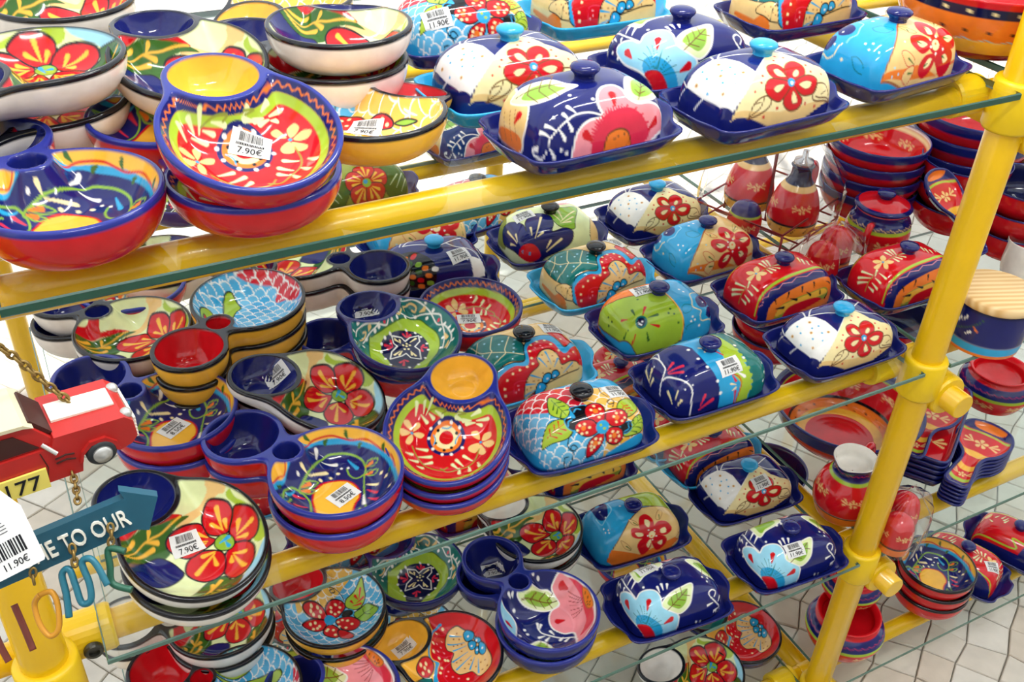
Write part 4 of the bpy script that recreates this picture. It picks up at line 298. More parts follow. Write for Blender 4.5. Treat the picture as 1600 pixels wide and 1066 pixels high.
DESIGN['B1'] = ('red', [('e', 'navy', -5, 7.5),('e', 'lime', 7.5, 14),('z', 'ora', 3.6, 1.1, 44, 1.2),('p', 'tan', [(2.9, 49.8),(6.7, 59.1),(11.8, 59.7),(14.1, 54.8),(6.9, 49.0)]),('p', 'tan', [(3.0, 47.3),(13.3, 47.3),(16.6, 43.1),(12.0, 40.2),(5.0, 44.4)]),('p', 'tan', [(0.4, 46.3),(3.8, 38.9),(1.3, 32.3),(-4.1, 35.3),(-3.0, 42.4)]),('p', 'tan', [(-2.0, 47.3),(-8.6, 44.3),(-17.1, 47.0),(-16.4, 51.6),(-7.8, 51.1)]),('p', 'tan', [(-0.9, 49.5),(-9.7, 57.2),(-6.3, 61.1),(-0.3, 60.9),(0.9, 53.4)]),('d', 'turq', [(-0.1, 48.0)], 1.8),('p', 'tan', [(6.8, -37.6),(10.3, -28.0),(14.9, -26.6),(17.4, -33.8),(11.3, -37.5)]),('p', 'tan', [(6.3, -41.3),(15.5, -42.5),(17.8, -50.1),(11.1, -52.3),(6.4, -46.5)]),('p', 'tan', [(3.6, -43.4),(6.4, -53.3),(-0.0, -59.2),(-4.2, -53.8),(-1.3, -46.3)]),('p', 'tan', [(0.4, -41.5),(-9.6, -49.9),(-14.5, -48.3),(-13.0, -41.8),(-4.5, -39.1)]),('p', 'tan', [(2.0, -37.8),(-3.4, -28.0),(-10.3, -27.6),(-12.4, -36.7),(-4.3, -40.1)]),('d', 'turq', [(3.6, -40.4)], 1.8),('d', 'navy', [(1.2, 3.9)], 24.5),('d', 'ora', [(1.2, 3.9)], 20.0),('d', 'cream', [(1.2, 3.9)], 15.0),('d', 'red', [(1.7, 3.8)], 9.0),('d', 'white', [(18.4, 16.1),(19.8, 0.7),(16.4, -10.7),(6.6, -18.9),(-7.9, -19.2),(-19.6, -7.8),(-21.9, 3.5),(-16.3, 16.9),(-2.4, 25.5),(11.1, 26.0)], 2.1),('d', 'blk', [(9.7, -8.0),(-7.5, 15.5),(-10.4, -5.7),(-15.5, 2.5),(9.6, 16.1)], 2.0),('l', 'turq', [(13.2, 11.5),(13.1, 4.6),(15.8, -0.0)], 1.4),('l', 'turq', [(10.6, -12.9),(1.6, -8.8),(-3.9, -9.4)], 1.4),('l', 'turq', [(3.1, 20.8),(-2.8, 16.7),(-10.7, 17.3)], 1.4),('w', 'pale', [((38.4, 49.9),(23.3, 48.6)),((41.3, 39.9),(28.6, 39.4)),((40.8, 29.5),(27.0, 35.6)),((17.9, 32.7),(26.7, 42.5)),((22.4, 24.6),(28.1, 31.8)),((24.9, 13.4),(30.0, 23.3)),((31.6, -10.6),(24.7, -4.0)),((25.0, -4.8),(23.5, -15.8)),((23.7, -14.1),(26.0, -23.8)),((21.5, -18.5),(25.4, -29.0)),((38.2, -32.6),(30.1, -23.2)),((34.0, -43.5),(27.9, -30.3)),((25.0, -36.5),(24.7, -30.8)),((-19.5, 23.9),(-19.6, 37.6)),((-30.4, 40.0),(-30.9, 47.2)),((-27.7, 16.6),(-31.4, 31.8)),((-39.0, 31.3),(-40.5, 40.4)),((-35.6, 13.9),(-40.3, 22.6)),((-47.4, 22.2),(-46.7, 29.0)),((-33.6, -12.7),(-38.6, -20.8)),((-26.6, -16.1),(-33.7, -26.3)),((-19.4, -23.9),(-24.4, -36.1)),((-46.5, -24.3),(-37.2, -22.1)),((-41.6, -36.9),(-33.1, -33.0)),((-34.5, -47.3),(-26.5, -43.4))], 4.4),('l', 'olive', [(30.7, 32.5),(32.2, 21.8),(30.0, 9.0),(27.2, 13.9)], 1.6),('l', 'olive', [(29.8, -6.5),(30.6, -16.3),(27.6, -7.0)], 1.6),('l', 'olive', [(-18.3, 42.7),(-28.4, 35.8),(-41.5, 22.3),(-44.9, 7.9),(-43.8, -1.9),(-38.7, -7.2)], 1.4),('l', 'olive', [(-6.3, -40.5),(-22.3, -39.2),(-33.1, -33.0),(-39.7, -21.1),(-45.9, -9.0),(-41.8, 0.5)], 1.4)])
DESIGN['B2'] = ('navy', [('e', 'yel', -5, 60),('p', 'turq', [(26.0, 75.5),(46.0, 65.3),(56.6, 41.0),(55.8, 24.2),(56.8, 17.1),(69.8, -12.6),(63.0, -27.6),(49.7, -47.2),(31.7, -60.5),(12.6, -66.9),(-10.0, -67.5),(-29.2, -61.9),(-49.9, -48.6),(-71.3, -21.8),(-80.0, -0.1),(-75.5, 26.3),(-48.5, 30.8),(-23.2, 76.6),(9.2, 79.4)]),('p', 'navy', [(24.8, 75.9),(35.0, 71.7),(49.6, 46.8),(54.1, 25.0),(54.3, 16.3),(53.4, 1.5),(57.7, -31.2),(41.3, -49.0),(21.8, -60.1),(-0.5, -64.2),(-23.1, -60.5),(-43.0, -49.0),(-64.0, -25.6),(-79.8, 6.0),(-75.5, 26.3),(-48.5, 30.8),(-23.2, 76.6),(4.4, 79.8)]),('l', 'red', [(50.9, 56.4),(59.8, 32.7),(57.2, 21.8),(75.6, -8.2),(71.6, -13.3),(61.0, -13.5),(60.2, -33.2),(53.3, -45.6),(42.8, -55.6),(31.7, -60.5),(20.6, -63.8),(8.3, -68.5),(-0.7, -69.8),(-9.7, -68.5),(-25.0, -63.8),(-42.1, -56.6),(-54.7, -42.8)], 1.3),('w', 'dgrn', [((65.9, -33.0),(61.2, -35.0)),((28.2, -65.5),(24.4, -63.6)),((-24.6, -66.5),(-28.1, -62.6)),((47.1, -46.4),(45.5, -50.5)),((8.2, -63.8),(6.0, -66.7)),((-46.4, -43.8),(-45.9, -47.1)),((49.6, 46.8),(52.5, 39.1)),((57.4, 55.3),(51.5, 60.2))], 4.4),('p', 'yel', [(18.8, 25.4),(22.5, 14.8),(20.7, 0.5),(12.4, -11.7),(-2.5, -19.0),(-17.9, -14.8),(-28.6, -2.4),(-31.5, 15.3),(-49.2, 60.9),(-38.8, 69.9),(-25.6, 71.1),(10.4, 35.9)], 'red', 2.2),('l', 'leaf', [(-15.0, 78.6),(9.3, 43.3),(20.2, 30.5),(30.6, 26.6),(36.6, 26.7),(37.3, 12.6),(38.3, -9.0),(41.5, -35.1),(29.5, -47.8),(15.3, -53.8),(0.6, -53.9),(-9.6, -47.5),(-13.2, -38.6),(-8.3, -27.6),(2.3, -29.2),(10.2, -36.7)], 2.0),('l', 'leaf', [(-13.2, -38.6),(-25.1, -18.4),(-36.0, -1.8),(-67.0, 41.2)], 1.8),('l', 'leaf', [(36.6, 26.7),(46.3, 31.0),(44.7, 44.9),(24.7, 71.2),(35.5, 44.6)], 2.0),('l', 'leaf', [(36.2, 22.3),(35.8, 15.0),(30.2, 7.1),(25.1, 3.3),(27.6, 14.1),(36.2, 22.3)], 1.4),('w', 'ora', [((31.0, 12.5),(36.2, 22.3))], 4.6),('l', 'leaf', [(34.6, 25.2),(29.3, 18.9),(21.9, 13.3),(25.4, 22.5),(34.6, 25.2)], 1.4),('w', 'ora', [((27.8, 19.9),(34.6, 25.2))], 4.6),('l', 'leaf', [(-9.6, -47.5),(-9.9, -55.1),(-21.9, -57.3),(-20.1, -51.5),(-9.6, -47.5)], 1.4),('w', 'ora', [((-15.4, -53.2),(-9.6, -47.5))], 4.6),('l', 'leaf', [(-15.3, -37.8),(-16.2, -44.4),(-27.9, -46.8),(-25.3, -40.0),(-15.3, -37.8)], 1.4),('w', 'ora', [((-21.0, -42.7),(-15.3, -37.8))], 4.6),('l', 'leaf', [(-67.0, 43.7),(-38.9, 14.5),(-56.6, 52.1),(-49.0, 28.2),(-67.0, 43.7)], 1.4),('w', 'ora', [((-62.3, 48.2),(-67.0, 43.7))], 4.6),('w', 'white', [((52.2, -34.5),(43.2, -21.0)),((25.3, -35.9),(38.8, -25.9)),((15.6, -24.7),(15.6, -24.7)),((-39.3, 5.0),(-30.8, -8.0))], 4.6),('w', 'cream', [((44.4, 6.0),(38.7, 6.4)),((26.3, -16.0),(35.4, 6.2)),((-37.3, -27.8),(-24.9, -24.9)),((2.7, 79.0),(-11.3, 79.2))], 4.6),('w', 'turq', [((-0.1, -42.9),(15.1, -47.5)),((41.9, 41.7),(40.9, 29.8)),((-76.0, 24.9),(-71.4, 36.0))], 5.0),('w', 'hot', [((37.5, 35.2),(26.6, 30.5)),((26.4, 49.6),(16.1, 41.5)),((-43.9, -16.2),(-31.0, -16.9)),((-51.5, -4.0),(-39.3, -5.5))], 4.6),('d', 'cream', [(15.6, -24.7),(18.5, -13.1),(25.0, -1.2),(-35.0, -42.8),(-45.0, -37.6),(-59.8, -20.0),(28.9, 73.9),(22.5, 76.6),(-29.2, 46.5)], 2.1),('d', 'white', [(44.5, 15.2),(16.8, -34.4),(9.8, -38.8)], 1.7)])
DESIGN['B3'] = ('pale', [('p', 'tan', [(29.6, -6.1),(31.7, -54.2),(39.4, -61.1),(38.5, -65.9),(22.9, -73.6),(17.2, -68.1),(23.6, -58.1),(22.7, -11.9)]),('p', 'lime', [(9.6, -77.3),(-10.8, -77.1),(-40.0, -66.4),(-57.0, -53.6),(-49.4, -44.5),(-16.7, -65.2),(13.3, -67.6)], None, 1, 5),('p', 'pale', [(14.2, -74.2),(-9.9, -77.3),(-32.2, -70.7),(-39.5, -63.9),(-13.2, -71.6),(3.3, -71.1)]),('p', 'sky', [(-58.3, -43.2),(-59.6, -51.4),(-74.3, -26.1),(-79.6, 7.6),(-73.8, 30.7),(-59.5, 53.5),(-67.2, 0.2),(-64.0, -25.8)]),('p', 'red', [(63.9, 38.9),(60.9, -3.4),(46.3, 19.2),(31.6, -16.9),(34.0, 7.6),(48.4, 32.1),(53.3, 53.7),(56.7, 57.2)]),('p', 'dgrn', [(53.3, 53.7),(47.9, 32.7),(36.5, 11.7),(28.3, -25.3),(26.2, 4.8),(18.8, 15.6),(12.6, 25.5),(25.6, 75.2),(32.6, 73.0),(44.9, 66.0)]),('p', 'navy', [(30.0, 74.2),(21.6, 37.6),(10.9, 26.9),(-4.4, 25.0),(-15.4, 32.3),(-6.7, 79.7),(14.3, 78.7),(25.5, 75.8)], 'blk', 1.4),('p', 'dgrn', [(-39.7, 22.9),(-47.5, 3.1),(-59.2, 4.7),(-65.7, -3.7),(-71.9, 11.4),(-72.3, 32.9),(-64.4, 47.4),(-48.3, 63.8)], 'blk', 1.2),('w', 'yel', [((39.9, 25.7),(36.5, 30.0)),((45.9, 41.9),(39.5, 68.3)),((28.5, 23.4),(36.8, 32.7)),((27.4, 30.4),(38.0, 67.7)),((6.7, 79.7),(6.7, 79.7)),((-49.5, 10.0),(-54.4, 51.7)),((-66.3, 26.6),(-57.2, 26.4)),((-46.9, 20.0),(-55.0, 33.9))], 4.6),('l', 'yel', [(36.6, 70.9),(38.1, 40.6),(35.6, 28.2),(31.1, 13.8),(31.3, -14.0)], 1.6),('p', 'red', [(-11.9, -38.3),(-0.0, -28.2),(14.0, -32.5),(23.2, -43.4),(26.9, -54.5),(19.4, -61.4),(7.1, -65.1),(-5.0, -61.0),(-13.6, -53.7)], 'blk', 2.0),('p', 'red', [(-15.7, -43.2),(-6.8, -57.2),(-1.5, -65.2),(-8.9, -69.6),(-21.7, -70.4),(-35.7, -64.2),(-44.1, -53.3),(-42.1, -45.5),(-29.0, -39.1)], 'blk', 2.0),('p', 'red', [(-28.3, -35.8),(-38.0, -43.6),(-50.5, -40.9),(-61.7, -27.3),(-65.9, -10.6),(-61.0, 1.3),(-49.8, 1.3),(-37.9, -7.6),(-29.9, -21.0)], 'blk', 2.0),('p', 'red', [(-23.0, -20.0),(-35.4, -15.0),(-44.6, 1.2),(-39.1, 18.2),(-26.6, 25.2),(-14.1, 24.7),(-6.1, 12.0),(-8.5, -6.3)], 'blk', 2.0),('p', 'red', [(-10.5, -27.0),(-8.5, -6.3),(-4.3, 9.5),(7.4, 15.9),(19.7, 18.4),(25.3, 10.3),(23.0, -14.1),(15.3, -31.0),(-0.5, -26.4)], 'blk', 2.0),('w', 'yel', [((14.5, -55.5),(-7.4, -42.1)),((-1.6, -51.6),(-9.2, -46.1)),((6.5, -39.8),(-7.1, -42.8)),((-28.8, -61.5),(-24.1, -46.2)),((-15.6, -57.5),(-22.1, -48.5)),((-33.9, -48.7),(-26.4, -43.4)),((-57.9, -17.1),(-37.4, -25.6)),((-45.8, -33.0),(-35.7, -26.8)),((-41.6, -17.4),(-36.6, -23.2)),((-23.9, 18.1),(-20.5, -14.1)),((-14.0, -2.4),(-19.4, -15.9)),((-31.2, -4.6),(-21.7, -10.6)),((18.3, 5.1),(-4.4, -20.3)),((8.7, -20.0),(-0.9, -24.4)),((0.2, 0.3),(-4.9, -17.6))], 5.4),('p', 'leaf', [(-9.2, -28.6),(-11.0, -39.0),(-19.9, -42.4),(-28.7, -37.5),(-29.9, -29.0),(-22.8, -20.9),(-14.4, -21.0)], 'blk', 1.4),('w', 'turq', [((-17.8, -39.4),(-15.9, -27.5)),((-25.1, -31.6),(-19.3, -33.3))], 5.0)])
DESIGN['B4'] = ('teal', [('p', 'lime', [(31.1, 38.7),(33.1, 31.3),(31.1, 16.0),(31.3, -5.2),(34.7, -34.4),(27.0, -50.5),(9.7, -54.0),(-8.7, -54.2),(-25.1, -45.7),(-37.0, -31.3),(-44.6, -10.2),(-67.4, 35.8),(-58.0, 53.7),(-39.4, 69.6),(-20.7, 73.0)], 'dgrn', 1.4),('p', 'ink', [(16.2, 28.9),(22.9, 21.9),(23.9, 7.1),(21.3, -16.0),(12.7, -35.4),(-4.7, -36.7),(-21.6, -29.0),(-35.0, -9.9),(-38.2, 11.2),(-53.1, 53.1),(-11.4, 35.9),(4.9, 34.5)]),('d', 'white', [(19.9, 25.1),(23.2, 16.6),(23.7, 6.8),(20.4, -20.9),(13.4, -32.8),(3.1, -35.0),(-12.3, -32.7),(-23.4, -25.5),(-33.7, -10.9),(-38.1, 5.7),(-35.3, 20.3),(-51.8, 54.4),(-15.7, 37.9),(-2.0, 35.8),(11.1, 32.3)], 2.0),('l', 'white', [(7.8, -8.8),(14.4, -6.9),(20.9, 6.0),(12.6, 8.9),(6.8, 6.5),(3.5, 19.8),(-6.4, 30.8),(-11.1, 12.8),(-10.5, 5.0),(-21.3, 5.4),(-31.9, -4.4),(-16.4, -15.1),(-7.2, -14.3),(-2.8, -27.3),(7.2, -34.1),(10.1, -19.7),(7.8, -8.8)], 1.6, 0),('d', 'cream', [(0.2, -5.1),(4.1, -2.1),(-0.9, -10.4),(-2.7, 0.9),(-5.8, -3.7),(3.7, -8.2)], 1.6),('w', 'cream', [((15.7, 3.9),(10.1, 0.2)),((12.1, -2.2),(8.4, -0.3)),((4.8, -26.4),(3.3, -14.1)),((-3.3, 20.2),(-2.0, 8.4)),((-7.3, 14.7),(-3.4, 6.1)),((-17.7, 0.2),(-10.8, -3.8)),((-22.2, -2.8),(-13.2, -3.5))], 3.2),('w', 'hot', [((16.7, -19.8),(11.8, -15.0)),((16.7, -12.5),(12.1, -14.1)),((12.9, -23.0),(11.6, -15.5)),((16.2, 21.7),(11.4, 15.2)),((16.3, 11.1),(10.0, 12.7)),((10.0, 21.5),(9.5, 13.1)),((-18.4, -26.3),(-13.6, -21.3)),((-12.1, -26.3),(-13.2, -20.9)),((-20.3, -17.1),(-13.8, -20.2)),((-27.0, 23.7),(-18.8, 15.6)),((-19.8, 23.7),(-19.5, 16.2)),((-24.0, 13.9),(-18.8, 15.5))], 3.8),('l', 'white', [(41.2, 54.6),(51.1, 44.8),(48.8, 34.6),(40.7, 22.4),(32.3, 8.5),(36.1, 0.7),(46.7, -17.6),(59.1, -39.0),(53.0, -52.4),(41.2, -60.7),(26.0, -64.8),(14.7, -64.6),(0.2, -62.0),(-11.7, -65.2),(-28.3, -60.9),(-38.7, -53.6),(-44.6, -39.9)], 1.4),('l', 'white', [(33.6, 47.9),(37.7, 34.6),(37.4, 19.9),(40.9, 5.1),(38.5, -29.6),(29.2, -55.3),(6.9, -69.9),(-4.5, -66.1),(-22.2, -56.5),(-37.7, -39.2)], 1.4),('d', 'white', [(63.1, -44.0),(54.1, -56.9),(32.6, -66.9),(17.3, -68.2),(57.3, -30.7),(41.2, -5.3),(34.1, -3.8),(35.1, -14.5),(35.9, -31.5),(32.7, -48.8),(18.7, -58.7),(47.8, 24.0),(56.3, 39.5),(40.6, 14.3),(35.6, 18.6),(35.3, 25.5),(48.8, 52.6),(35.8, 40.1),(30.8, 64.0),(27.8, 51.1),(-10.3, -66.3),(-21.4, -65.2),(-9.8, -59.2),(-31.0, -62.7),(-23.0, -52.8),(-42.5, -52.3),(-34.1, -39.2),(1.2, 75.9),(-4.1, 75.4)], 2.1),('l', 'tan', [(44.6, -23.0),(39.0, -15.4),(38.3, -21.6),(44.8, -30.8)], 2.0),('l', 'tan', [(44.4, -36.6),(49.8, -39.0),(49.8, -50.4),(40.7, -55.5),(37.6, -51.7),(41.9, -49.5)], 2.0),('w', 'tan', [((29.7, -61.8),(32.5, -56.4)),((42.3, 30.0),(40.4, 32.7)),((-29.0, -54.1),(-20.1, -58.3)),((-41.1, -42.9),(-36.2, -51.0))], 5.0),('l', 'tan', [(44.2, 39.6),(41.7, 36.7),(39.0, 40.6),(37.5, 50.2)], 1.8),('d', 'hot', [(35.7, 8.9),(1.7, -65.9)], 2.0)])
DESIGN['B5b'] = ('turq', [('s', ('turq', 'sky'), [(-90, -90),(130, -90),(130, 90),(-90, 90)], 'white', 9.5, 1.3, 1, 0.6, 0),('s', ('yel', 'tan'), [(92.1, 2.2),(105.7, -12.3),(96.4, -33.0),(77.5, -45.2),(51.9, -59.1),(29.4, -68.2),(27.6, -58.6),(29.4, -45.2),(24.1, -26.5),(20.7, 0.2),(26.2, 18.4),(38.1, 34.8),(47.8, 35.9)], 'white', 9.5, 1.3, 1, 0.6),('p', 'lime', [(3.7, -26.0),(13.3, -37.4),(11.4, -53.4),(10.9, -70.4),(-2.5, -62.5),(-11.7, -54.7),(-15.9, -40.9),(-11.1, -29.9)], 'blk', 1.8),('w', 'red', [((4.4, -59.9),(-3.5, -48.7)),((5.8, -49.0),(-2.9, -47.3)),((-8.2, -53.4),(-4.6, -42.3)),((4.8, -39.2),(-1.3, -38.1)),((-11.2, -44.2),(-3.7, -34.1))], 4.0),('p', 'leaf', [(-16.8, -22.6),(-16.7, -36.4),(-20.8, -48.6),(-35.7, -49.2),(-50.4, -44.8),(-46.6, -32.4),(-38.4, -21.4)], 'blk', 1.8),('l', 'blk', [(-26.9, -19.1),(-28.5, -34.9),(-37.6, -47.1)], 1.2, 0),('l', 'blk', [(-21.3, -38.9),(-28.5, -34.9),(-40.5, -36.9)], 1.2),('p', 'blk', [(-4.8, -7.3),(0.2, -19.0),(-8.1, -27.9),(-15.6, -23.9),(-14.2, -14.6)], 'turq', 1.6),('p', 'red', [(6.2, 8.9),(15.4, 19.8),(26.5, 28.3),(37.6, 30.0),(40.9, 26.3),(37.5, 17.6),(30.4, 8.5),(20.3, 4.4)], 'blk', 2.0),('p', 'red', [(8.8, 6.4),(18.5, 3.1),(22.9, -6.9),(22.5, -19.7),(14.8, -28.5),(4.0, -25.5),(-0.4, -13.4),(-0.4, -1.4)], 'blk', 2.0),('p', 'red', [(-4.7, 4.5),(-7.5, -7.8),(-17.9, -18.0),(-33.1, -20.0),(-39.5, -11.5),(-36.3, 0.7),(-23.6, 8.4)], 'blk', 2.0),('p', 'red', [(-2.5, 14.0),(-15.9, 10.9),(-27.2, 15.1),(-27.9, 26.0),(-11.8, 33.1),(-2.4, 27.6)], 'blk', 2.0),('p', 'red', [(6.7, 13.4),(-1.5, 26.6),(4.6, 37.2),(21.0, 44.1),(27.7, 42.3),(22.8, 28.9)], 'blk', 2.0),('p', 'red', [(-20.3, 14.9),(-26.7, 8.1),(-43.7, 4.8),(-48.7, 13.0),(-33.7, 21.6)], 'blk', 2.0),('d', 'turq', [(3.1, 8.7)], 8.5),('d', 'blk', [], 1),('d', 'cream', [(32.6, 18.0),(26.4, 11.3),(29.7, 22.4),(20.5, 11.0),(24.6, 22.0),(17.3, 16.9),(15.5, -15.9),(15.9, -6.5),(8.6, -18.4),(11.6, -2.4),(3.8, -11.5),(5.3, -4.6),(-8.8, 2.6),(-11.0, -4.1),(-18.0, -8.4),(-27.8, -8.3),(-16.4, 7.7),(-25.7, 2.7),(19.3, 34.3),(15.5, 27.8),(7.2, 26.8),(7.0, 31.5),(-6.6, 22.5),(-14.1, 18.2),(-7.1, 25.5),(-22.8, 22.5),(10.5, 36.5)], 2.2),('l', 'blk', [(13.6, -32.6),(27.0, -36.0),(35.4, -31.2),(37.5, -20.6)], 1.4),('l', 'blk', [(34.4, -30.3),(30.2, -29.5),(30.2, -22.6),(33.6, -22.3),(34.1, -28.4)], 1.4),('l', 'blk', [(45.1, -16.3),(69.7, -25.9),(76.9, -29.2),(71.6, -31.7),(64.0, -27.9),(70.1, -28.1)], 1.4)])
DESIGN['B5'] = ('yel', [('s', ('yel', 'tan'), [(-90, -90),(140, -90),(140, 90),(-90, 90)], 'white', 11.0, 1.3, 1, 0.6, 0),('s', ('turq', 'sky'), [(-3.5, 78.2),(22.4, 74.5),(42.5, 64.9),(49.2, 59.9),(47.6, 52.9),(26.2, 37.3),(7.4, 50.7),(-7.1, 70.6)], 'white', 11.0, 1.3, 1, 0.6),('l', 'blk', [(10.4, 52.4),(26.0, 58.8),(41.3, 58.4),(51.4, 58.2),(57.9, 52.6),(51.1, 51.9)], 1.4),('l', 'blk', [(34.5, 56.3),(41.4, 50.8),(43.9, 54.1),(37.9, 58.0),(34.5, 56.3)], 1.4),('p', 'red', [(1.7, 50.1),(19.2, 45.7),(20.6, 27.4),(13.5, 13.6),(5.0, 11.7),(-5.1, 33.3)], 'blk', 1.8),('p', 'red', [(13.5, 13.6),(22.4, 6.6),(24.0, -5.1),(20.6, -14.6),(14.0, -13.7),(7.1, 3.7)], 'blk', 1.8),('d', 'cream', [(11.2, 43.8),(17.3, 38.1),(12.4, 25.7),(15.3, 2.1),(19.6, -1.5),(16.6, -9.3),(5.6, 34.0)], 2.0),('p', 'leaf', [(20.1, -16.5),(27.5, -24.4),(32.9, -36.5),(22.4, -27.3)], 'blk', 1.6)])
DESIGN['B5r'] = ('turq', [('s', ('turq', 'sky'), [(-90, -90),(130, -90),(130, 90),(-90, 90)], 'white', 9.0, 1.4, 1, 1.9, 0),('s', ('red', 'hot'), [(-73.8, -9.4),(-77.7, 5.9),(-66.0, 42.1),(-45.0, 53.2),(-49.9, 28.0),(-47.1, 11.9),(-63.7, -4.4),(-40, -90),(-90, -60),(-90, 20)], 'white', 9.0, 1.4, 1, 1.9),('p', 'lime', [(54.8, -6.0),(-10.9, -52.6),(-29.9, -52.6),(-24.1, -39.5),(-16.0, -27.4),(0.8, -26.4)], 'blk', 1.8),('p', 'lime', [(35.1, -57.3),(20.2, -49.9),(57.2, -9.1),(69.4, -23.2)], 'blk', 1.6),('p', 'red', [(35.3, -51.4),(58.6, -17.4),(60.9, -12.5),(69.9, -22.9)], 'blk', 1.2)])
DESIGN['B6'] = ('navy', [('p', 'pink', [(37.5, -44.2),(42.4, -50.8),(42.2, -62.4),(31.8, -67.9),(11.0, -73.4),(-13.7, -73.0),(-37.6, -62.1),(-58.9, -40.6),(-64.4, -22.6),(-75.2, 9.4),(-42.7, -17.7),(-30.4, -5.6),(-13.4, 0.8),(2.2, -5.3),(13.7, -20.3),(15.0, -39.3)], 'white', 2.4),('p', 'hot', [(26.8, -68.4),(11.0, -73.4),(-14.3, -72.1),(-33.0, -61.9),(-53.5, -45.0),(-55.4, -25.3),(-53.1, -18.0),(-41.6, -42.1),(-23.2, -55.3),(-3.6, -65.8),(15.8, -69.0)]),('p', 'ora', [(-1.8, -72.1),(-13.7, -73.0),(-29.2, -66.5),(-36.3, -60.9),(-30.0, -58.0),(-19.2, -61.4)], 'cof', 1.2),('d', 'brown', [(-10.2, -70.0),(-18.4, -67.4),(-21.4, -63.7),(-26.2, -64.6),(-24.9, -61.6),(-28.2, -61.8)], 1.2),('l', 'dred', [(16.5, -59.9),(-10.6, -64.2)], 0.9, 0),('l', 'dred', [(11.4, -56.8),(-12.5, -62.7)], 0.9, 0),('l', 'dred', [(7.8, -52.3),(-14.1, -61.1)], 0.9, 0),('l', 'dred', [(1.1, -48.7),(-16.2, -59.4)], 0.9, 0),('l', 'dred', [(-5.8, -45.0),(-18.3, -57.6)], 0.9, 0),('l', 'dred', [(-12.6, -39.7),(-20.3, -55.9)], 0.9, 0),('l', 'dred', [(-19.1, -37.0),(-21.2, -54.3)], 0.9, 0),('w', 'red', [((29.9, -57.4),(20.1, -60.9)),((-7.4, -14.7),(-12.4, -24.3)),((27.5, 61.0),(24.3, 55.8))], 10.0),('p', 'pale', [(54.4, 17.3),(52.7, 4.7),(51.0, -20.1),(42.5, -38.7),(20.7, -41.8),(14.8, -36.6),(16.8, -17.8),(27.2, 0.8),(40.3, 14.6)], 'white', 2.0),('p', 'leaf', [(46.3, 9.4),(46.2, 0.2),(45.9, -17.6),(42.4, -32.4),(28.5, -34.8),(24.4, -31.1),(24.6, -17.6),(30.3, -4.0),(37.9, 6.2)]),('l', 'brown', [(46.4, 14.5),(22.0, -40.5)], 1.5, 0),('l', 'brown', [(29.4, -1.4),(39.2, 1.6),(44.3, -15.4)], 1.3, 0),('l', 'brown', [(23.6, -14.9),(35.4, -13.8),(42.7, -33.9)], 1.3, 0),('l', 'brown', [(16.7, -25.9),(31.8, -28.1),(34.5, -43.1)], 1.3, 0),('p', 'pale', [(-25.9, 73.7),(-14.1, 38.7),(-33.0, 26.9),(-67.6, 41.4),(-60.6, 52.2),(-40.9, 68.8)], 'white', 2.0),('p', 'leaf', [(-34.7, 67.4),(-19.0, 38.5),(-31.7, 30.7),(-61.7, 46.8),(-58.0, 55.1),(-43.9, 66.8)]),('l', 'brown', [(-31.3, 72.5),(-64.4, 45.3)], 1.5, 0),('l', 'brown', [(-47.1, 64.6),(-39.8, 65.6),(-18.0, 31.0)], 1.3, 0),('l', 'brown', [(-55.4, 57.7),(-48.5, 58.2),(-26.6, 23.9)], 1.3, 0),('l', 'brown', [(-61.2, 51.4),(-55.1, 52.8),(-34.5, 18.3)], 1.3, 0),('p', 'sky', [(65.0, 46.1),(52.5, 46.2),(39.6, 39.6),(22.6, 45.9),(-6.8, 77.6),(5.6, 79.8),(29.9, 73.2),(49.8, 61.9)], 'white', 2.0),('w', 'red', [((28.3, 58.4),(23.2, 55.7))], 10.0),('p', 'sky', [(-2.8, 79.8),(-8.2, 76.4),(-30.3, 72.6),(-26.7, 75.4)], 'white', 1.6),('d', 'white', [(68.2, -28.8),(62.7, -14.6),(60.7, -33.9),(46.1, 30.4),(13.5, 36.7),(4.7, 38.6),(6.9, 52.7)], 2.4),('w', 'white', [((64.8, 25.6),(60.0, 26.0)),((60.5, 21.9),(57.6, 23.3)),((9.9, 12.9),(1.6, 19.0)),((4.8, 10.2),(-0.8, 18.9)),((-13.7, 7.5),(-22.6, 7.2)),((-11.5, 29.0),(-14.7, 19.7)),((-22.4, 24.5),(-21.1, 15.9)),((-35.9, 7.0),(-35.3, -0.9)),((-42.9, 3.0),(-42.6, -6.5))], 4.4),('l', 'white', [(4.1, 18.3),(-7.3, 20.1),(-20.6, 12.8),(-32.9, 4.2),(-45.9, -10.5),(-57.0, -8.8)], 2.2)])
